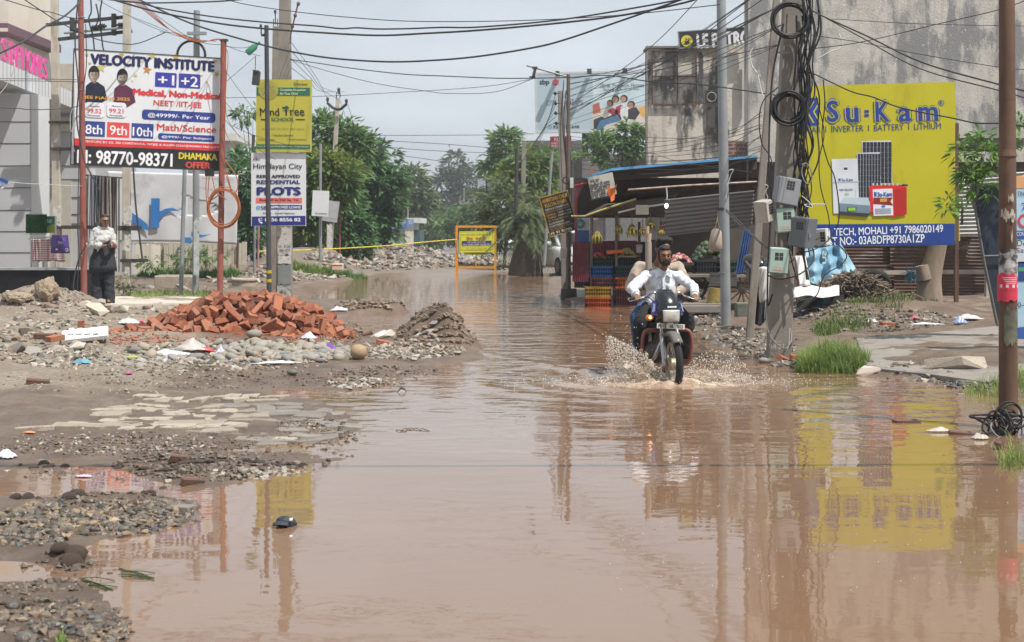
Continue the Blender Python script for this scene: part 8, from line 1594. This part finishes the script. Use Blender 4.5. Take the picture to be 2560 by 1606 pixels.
t = thing('cap', 'dark blue cap floating in the flood', 'cap', G(714, 1316)); mb = MB(); mb.grid(lambda u, v: Vector((.064 * math.cos(math.pi * u) * (1 - .25 * v) + .012 * v, .055 * math.sin(math.pi * u * 1.0) * (1 - v) - .02 + .03 * v, .062 * math.sin(v * 1.5) * (.8 + .35 * math.sin(math.pi * u)))), 12, 8); CAP = M('navy_cap', (.03, .036, .05), .6, .2, 9)
MB().ell((0, .02, .012), (.062, .058, .040), (R(-14), R(12), 0), 7, 5, False).local('crown', CAP, t); mb = MB().grid(lambda u, v: Vector((-.062 + .085 * u, -.03 - .045 * v * math.sin(math.pi * (.15 + .7 * u)), .022 - .012 * v + .012 * math.sin(math.pi * u))), 8, 4); mb.local('visor', CAP, t, solid=.006); MB().box((.035, -.035, .045), (.018, .004, .014), (R(-20), 0, .4)).local('badge', WPL, t)
t = thing('floating_scrap', 'little grey and white scrap floating left of the motorcycle', 'scrap', G(1002, 982)); MB().prism([(-.04, 0, .0), (.0, 0, .055), (.03, 0, .04), (.045, 0, .0)], (.01, .03, 0)).local('dark_fold', M('scrap_dark', (.08, .08, .085), .4), t); MB().prism([(-.03, -.02, .0), (.0, -.02, .03), (.04, -.02, .02), (.05, -.02, 0)], (0, .02, 0)).local('white_fold', WPL, t)
for i in range(5): tag(MB().tube(spline([G(990 + i * 14 + r.uniform(-6, 6), 1077 + r.uniform(-3, 3)) + Vector((0, 0, .004)), G(998 + i * 14, 1076 + r.uniform(-3, 3)) + Vector((0, 0, .010)), G(1012 + i * 14 + r.uniform(-4, 6), 1077 + r.uniform(-3, 3)) + Vector((0, 0, .004))], 3), .0035, 5).build('floating_twig', DRY), 'thin twig floating in the middle of the flood', 'twig', 'twigs floating in the flood')
mb = MB(); r = random.Random(91)
for lab, cx, cy, n_ in (('limp green grass stalks floating by the mud clods', 240, 1462, 9), ('limp green grass stalks floating right of the others', 330, 1440, 9)):
    mb = MB()
    for i in range(n_):
        a = G(cx - 30 + r.uniform(-14, 14), cy + r.uniform(-18, 8)); b2 = G(cx + 44 + r.uniform(-20, 14), cy + r.uniform(-12, 16)); mb.tube(spline([a + Vector((0, 0, .004)), a.lerp(b2, .5) + Vector((0, 0, r.uniform(.003, .014))), b2 + Vector((0, 0, .003))], 4), .002, 4)
    tag(mb.build('grass_stalks', leafmat('wet_grass', (.03, .07, .02), (.07, .11, .04))), lab, 'grass', None, 'stuff')
# rubbish heap under the yellow board
d = 25; t = thing('blue_tarp', 'crumpled blue printed tarp draped behind the meter pole', 'tarp', P(2080, 705, d)); TARP = M('blue_tarp_print', (.16, .36, .50), .4, .2, 2.5, (.30, .46, .55), stain=(.5, .5, .5), sts=3, sth=.6)
mb = MB().grid(lambda u, v: P(2012 + 92 * u + (10 + 48 * u) * v, 617 + 4 * math.sin(u * 5) + (88 + 8 * math.sin(u * 8)) * v, d - .5 * v + .10 * math.sin(u * 19 + v * 3) + .05 * math.sin(v * 17 + u * 6)), 34, 22); mb.build('sheet', TARP, t, solid=.01)
mb = MB().grid(lambda u, v: P(1988 + 26 * u + 12 * v, 640 + 75 * v, d - .55 - .4 * v + .06 * math.sin(u * 8 + v * 7)), 8, 12); mb.build('printed_strip', M('white_red_print', (.55, .54, .53), .5, .1, 4, stain=(.5, .07, .09), sts=9, sth=.62), t, solid=.01)
for s_, x0, x1, y0, y1 in (('SU', 2048, 2066, 628, 660), ('Solar', 2098, 2112, 625, 680)):
    V, F = glyphs(s_, .03); tag(MB().add([P(x0 + (x1 - x0) * q + 8 * (1 - q), y0 + (y1 - y0) * u, d - .62 - .15 * u) for u, q, k in V], F).build('faded_print', M('faded_print', (.42, .50, .53)), t))
r = random.Random(95); mb = MB()
for i in range(950):
    u, v = r.gauss(0, .5), r.random(); c = P(2130 + 110 * u, 740 - 56 * v * max(0, 1 - u * u), 24.6 + r.uniform(-.4, .3)); dv = Vector((r.uniform(-1, 1), r.uniform(-.6, .6), r.uniform(-.5, .6))).normalized() * r.uniform(.06, .16); mb.tube([c - dv, c + Vector((0, 0, .02)), c + dv], r.uniform(.006, .014), 4, smooth=False)
tag(mb.build('twig_heap', leafmat('dead_twigs', (.06, .042, .03), (.20, .155, .115), .9, .02)), 'heap of dead brown twigs and stalks under the yellow board', 'twigs', None, 'stuff')
ty = thing('old_tyre', 'worn black tyre half buried behind the twig heap', 'tyre', P(2190, 690, 26)); MB().torus(P(2188, 702, 26), .20, .08, 24, 10, (.3, .7, .8)).build('tread', TYRE, ty); MB().torus(P(2188, 702, 25.96), .15, .045, 24, 8, (.3, .7, .8)).build('sidewall', TYRE, ty)
for lab, q, mt, sd in (('black plastic sheet spread in front of the twig heap', (1990, 2110, 738, 776), 'black_plastic', 1), ('dirty white sheet lying left of the twig heap', (1984, 2098, 716, 742), 'sack_white', 2)): mb = MB().grid(lambda u, v, q=q, sd=sd: P(q[0] + (q[1] - q[0]) * u, q[2] + (q[3] - q[2]) * v + 3 * math.sin(u * 9 + sd), 24.2 - 1.0 * v + .06 * math.sin(u * 17 + v * 8 + sd)), 20, 10); tag(mb.build('ground_sheet', MC[mt], None, solid=.01), lab, 'sheet')
NET = M('blue_net', (.06, .20, .28), .7, .3, 30)
for lab, cx, cy, w_, h_ in (('blue green net bunched on the black sheet', 2060, 765, 26, 22), ('blue net bag hanging at the tree stump', 2278, 690, 24, 26)):
    mb = MB(); c = P(cx, cy, 23.6 if cx < 2200 else 27.5)
    for i in range(60): a, b2 = [c + Vector((r.gauss(0, w_ * .003), r.gauss(0, .08), r.gauss(0, h_ * .003))) for _ in (0, 1)]; mb.tube([a, a.lerp(b2, .5) + Vector((0, 0, .02)), b2], .006, 4)
    tag(mb.build('net', NET), lab, 'net', None, 'stuff')
tk = thing('tree_stump', 'leaning bare trunk with a broken stub under the yellow board', 'tree', P(2330, 740, 28)); MB().tube(spline([P(2322, 750, 28), P(2326, 690, 28), P(2348, 600, 28)], 5), .27, 12, .17).build('trunk', M('bare_trunk', (.24, .19, .145), .9, .25, 4, bump=.7, bs=12, stretch=(1, 1, .3)), tk); MB().tube([P(2312, 700, 27.9), P(2304, 664, 27.9)], .16, 10, .13).build('broken_stub', MC['bare_trunk'], tk)
# wire bundle at the rusty pole's foot
wb_ = thing('wire_bundle', 'tangle of black cable and grass round the foot of the rusty pole', 'cable', P(2525, 1170, 11)); r = random.Random(99)
for i in range(22):
    c = P(2521, 1105, 11.3) + Vector((r.gauss(-.03, .07), r.uniform(-.16, .10), 0)); c.z = r.uniform(.0, .16); rx = r.uniform(.06, .13)
    MB().torus(c, rx, r.uniform(.006, .010), 18, 5, (r.gauss(0, .8), r.gauss(0, .8), r.gauss(.4, .6)), r.uniform(.6, 1.1)).build('loop', BLACK if i % 4 else M('grey_cable', (.20, .20, .20)), wb_)
for pts in (((2500, 1075), (2488, 1110), (2492, 1150), (2470, 1175), (2450, 1180)), ((2505, 1090), (2520, 1130), (2545, 1150), (2550, 1180)), ((2495, 1120), (2475, 1150), (2455, 1168))): MB().tube(spline([P(x, y, 11.2) for x, y in pts], 6), .010, 6).build('cable_end', BLACK, wb_)

# ------------------------------------------------------------------ overhead cables
OLDCABLE = M('weathered_cable', (.045, .045, .05), .6, .2, 4)
def W_(lab, pts, r_, d0, d1, mat=None, grp=None):
    n_ = len(pts); wire('overhead_cable', lab, [(x, y, d0 + (d1 - d0) * i / (n_ - 1)) for i, (x, y) in enumerate(pts)], r_ * .72, mat or OLDCABLE, 8, grp)
W_('black cable along the very top left of the sky', [(230, -6), (350, 7), (480, 6), (560, 3), (650, -6)], .020, 26, 26)
W_('upper of the two thick cables sagging across the whole sky', [(300, 2), (350, 8), (398, 20), (530, 42), (661, 56), (786, 65), (852, 72), (892, 70), (945, 73), (1025, 72), (1104, 69), (1200, 68), (1400, 50), (1600, 18), (1740, -8)], .017, 24, 19)
W_('lower of the two thick cables sagging across the whole sky', [(290, 2), (372, 25), (451, 42), (560, 61), (661, 72), (799, 82), (945, 89), (1064, 84), (1200, 76), (1400, 58), (1560, 38), (1700, 10), (1760, -8)], .021, 24, 19)
W_('thick cable hanging lowest in the middle of the sky', [(340, -4), (451, 48), (531, 77), (661, 114), (746, 133), (839, 147), (972, 155), (1091, 151), (1200, 141), (1332, 120), (1412, 100), (1560, 50), (1680, 8), (1730, -10)], .020, 24, 19)
W_('thin cable from the top left of the sky to the brown building', [(540, -8), (613, 11), (725, 28), (852, 42), (1011, 53), (1200, 54), (1400, 48), (1600, 34), (1800, 12)], .010, 25, 20)
W_('cable from the wide concrete pole to the top pipe of the brown pole', [(727, 149), (799, 159), (879, 171), (1011, 186), (1120, 191), (1239, 196), (1332, 196), (1425, 194), (1518, 189), (1624, 204), (1760, 213), (1950, 240)], .014, 32, 22)
W_('thin cable dipping from the wide concrete pole to the brown pole clamp', [(727, 150), (825, 180), (945, 210), (1064, 228), (1120, 234), (1239, 230), (1336, 196)], .010, 32, 33.5)
W_('thin cable rising from the yellow sign to the brown pole clamp', [(560, 245), (780, 242), (985, 232), (1200, 218), (1332, 198)], .009, 34, 33.5)
for i, pts in enumerate((((887, 339), (1200, 338), (1335, 335)), ((887, 348), (1100, 360), (1240, 370), (1400, 372)), ((920, 365), (1100, 378), (1300, 385)), ((955, 383), (1090, 402), (1195, 424)), ((985, 440), (1040, 462), (1100, 462), (1200, 440)), ((1060, 540), (1090, 545), (1130, 530)))): W_('thin far wire crossing between the trees', list(pts), .018, 60, 70, None, 'far wires over the trees')
W_('cable crossing in front of the cream pole at the top left', [(-20, -10), (96, 25), (127, 31), (173, 44), (240, 52)], .014, 28, 31)
W_('knotted cable drooping from the top left to the orange bundle', [(50, -8), (98, 24), (143, 53), (191, 77), (247, 100), (305, 110), (348, 108), (417, 80)], .016, 28, 31)
W_('thick black cable curving in from the left edge past the pink letters', [(-20, 143), (60, 103), (117, 64), (159, 42), (194, 11), (204, -12)], .026, 24, 29)
for i, y in enumerate((198, 203)): W_('thin straight cable in front of the pink letters', [(-20, y - 1), (95, y), (192, y + 2)], .010, 29, 30, None, 'pair of cables under the pink letters')
W_('knotted cable from the left edge to the red post', [(-20, 269), (52, 272), (62, 274), (120, 274), (186, 268), (205, 258)], .012, 28, 30)
W_('white cord hanging in front of the pink letters', [(36, 150), (34, 176), (18, 212), (-10, 245)], .012, 28, 28, MC['pale_wire'])
for i in range(4): W_('orange conduit of the bundle sweeping over the institute board', [(318 + i * 5, -8), (372 + i * 4, 36), (417 + i * 2, 70 + i), (465, 92 + i * 2), (505, 103 + i), (536, 101 - i), (556, 98)], .010, 28, 30.8, ORANGE, 'orange conduits over the institute board')
for i, pts in enumerate((((230, -8), (300, 30), (380, 62), (420, 78)), ((330, 45), (390, 72), (460, 95), (520, 110), (560, 112)), ((350, 5), (420, 60), (480, 96), (540, 104)), ((560, 112), (600, 128), (650, 140)), ((562, 116), (610, 120), (650, 108)), ((400, 80), (440, 84), (500, 100)))): W_('grey wire in the tangle above the institute board', list(pts), .008, 29, 31, None, 'grey wires above the institute board')
for i, pts in enumerate((((558, 104), (570, 140), (566, 200), (564, 260), (570, 300), (600, 345)), ((556, 104), (552, 130), (566, 180), (562, 250), (564, 330), (590, 370)))): W_('orange conduit running down beside the short red post', list(pts), .010, 30.8, 30.8, ORANGE, 'orange conduits down the short red post')
for i, pts in enumerate((((562, 175), (590, 215), (640, 280), (668, 310)), ((563, 255), (600, 300), (650, 370)), ((565, 205), (600, 175), (640, 140)), ((563, 300), (610, 350), (690, 400)), ((570, 310), (640, 340), (780, 380)))): W_('slack wire between the short red post and the yellow sign', list(pts), .007, 31, 31, None, 'slack wires left of the yellow sign')
W_('black cable winding down the left red post', [(196, -10), (190, 60), (188, 120), (196, 220), (192, 300), (206, 380), (214, 410), (245, 470), (250, 500), (240, 560), (225, 600), (200, 640), (185, 700), (184, 745)], .022, 29.7, 29.6)
W_('second black cable hanging from the cross arm behind the left red post', [(214, 60), (216, 160), (206, 240), (200, 330), (194, 560), (198, 640), (190, 760)], .014, 29.8, 29.7)
W_('black pipe slanting down behind the woman', [(333, 420), (340, 520), (350, 600), (356, 650)], .03, 33, 33)
W_('thin white wire knotted beside the institute board', [(186, 262), (176, 290), (178, 330), (186, 300), (180, 345), (186, 380)], .008, 29.9, 29.9, MC['pale_wire'])
for i in range(4): W_('wire running from the wide concrete pole to the V armed pole', [(727 + i, 105 + i * 22), (775, 170 + i * 12), (800, 210 + i * 6), (820 + i * 14, 250 - (i % 2) * 20)], .010, 32, 54, None, 'wires from the wide pole to the V armed pole')
for i, (x0, x1) in enumerate(((819, 838), (850, 880), (866, 895))): W_('wire dropping from the V armed pole into the trees', [(x0, 252), (x0 + (x1 - x0) * .5, 300), (x1, 372)], .012, 55, 62, None, 'wires dropping from the V armed pole')
r = random.Random(101)
for i in range(15):
    y0 = 198 + i * 8 + r.uniform(-4, 4); x1, y1 = r.choice(((1950, -30), (1940, 20), (1960, 60), (1955, 110), (1800, -60), (1870, -50), (1900, -20))); sag = r.uniform(6, 40)
    W_('wire fanning from the brown pole up to the meter pole', [(1424, y0), (1424 + (x1 - 1424) * .5, (y0 + y1) / 2 + sag), (x1, y1)], r.choice((.006, .008, .010)), 33.5, 18.2 if x1 > 1900 else 20, None, 'wires fanning from the brown pole')
for i in range(11):
    y0 = 330 + i * 9 + r.uniform(-3, 3); W_('low wire sagging between the brown pole and the thin leaning pole', [(1424, y0), (1600, y0 + r.uniform(4, 24)), (1800, y0 + r.uniform(-12, 10)), (1905, y0 - r.uniform(10, 60))], .007, 33.5, 21, None, 'low wires over the fruit stall')
for i in range(6): W_('wire slanting from the grey pole insulators to the left trees', [(1389, 236 + i * 14), (1370 - i * 3, 300 + i * 6), (1340 - i * 8, 380 + i * 6)], .010, 34.4, 48, None, 'wires slanting from the grey pole insulators')
W_('upper thick cable from the meter pole to the right edge', [(2030, 20), (2043, 34), (2164, 89), (2307, 157), (2496, 211), (2580, 232)], .013, 17.5, 14); W_('lower thick cable from the meter pole to the right edge', [(2034, 28), (2150, 92), (2300, 172), (2496, 226), (2580, 250)], .010, 17.5, 14)
W_('black cable wandering across the top of the yellow board', [(2020, 180), (2043, 189), (2128, 229), (2182, 243), (2253, 270), (2378, 295), (2440, 308), (2496, 309), (2580, 318)], .012, 17.6, 15); W_('thin cable rising from the meter pole to the top right', [(2007, 125), (2146, 107), (2343, 61), (2496, 25), (2590, -8)], .007, 17.6, 14); W_('thin cable falling across the plaster wall to the right edge', [(2030, 88), (2160, 108), (2289, 134), (2496, 168), (2580, 176)], .006, 17.6, 15); W_('thin level cable near the top of the plaster wall', [(2080, 48), (2300, 60), (2580, 66)], .006, 20, 18)
W_('cable from the cloth bag post down to the meter pole', [(1815, 523), (1850, 556), (1885, 590), (1918, 620)], .012, 23, 17.6); W_('dark cable under it from the cloth bag post', [(1815, 528), (1848, 562), (1870, 580), (1905, 612)], .014, 23, 18); W_('white cord knotted at the cloth bag post', [(1819, 428), (1833, 424), (1826, 440), (1818, 470), (1815, 498), (1820, 450)], .010, 23, 23, MC['pale_wire']); W_('thin wire crossing the stall roof to the galvanised post', [(1620, 380), (1700, 405), (1802, 420), (1880, 432)], .007, 29, 22)
cb_ = MB().tube(spline([(-14, 7.7, 6.3), (0, 7.75, 6.0), (14, 7.9, 6.3)], 8), .03, 6).build('overhead_cable', BLACK); tag(cb_, 'overhead cable whose shadow line lies across the near flood', 'cable')
mb = MB()
for i in range(170):
    p = G(r.uniform(1500, 2540), r.uniform(985, 1480)); q = r.choice((.002, .0025, .003)); mb.ell(p + Vector((0, 0, .003)), (q, q, q), None, 5, 3)
tag(mb.build('bubbles', M('foam_bubble', (.7, .66, .62), .3)), 'scattered white bubbles floating on the flood', 'bubbles', None, 'stuff')
# ------------------------------------------------------------------ monsoon air
m = bpy.data.materials.new('damp_air'); m.use_nodes = True; t = m.node_tree; t.nodes.remove(t.nodes['Principled BSDF'])
v = N(t, 'VolumePrincipled', Density=.0010, Anisotropy=.3); v.inputs['Color'].default_value = (.92, .95, 1, 1); t.links.new(v.outputs[0], t.nodes['Material Output'].inputs['Volume'])
tag(MB().box2((-400, -40, -3.5), (400, 700, 22)).build('haze', m), None, None, None, 'stuff')
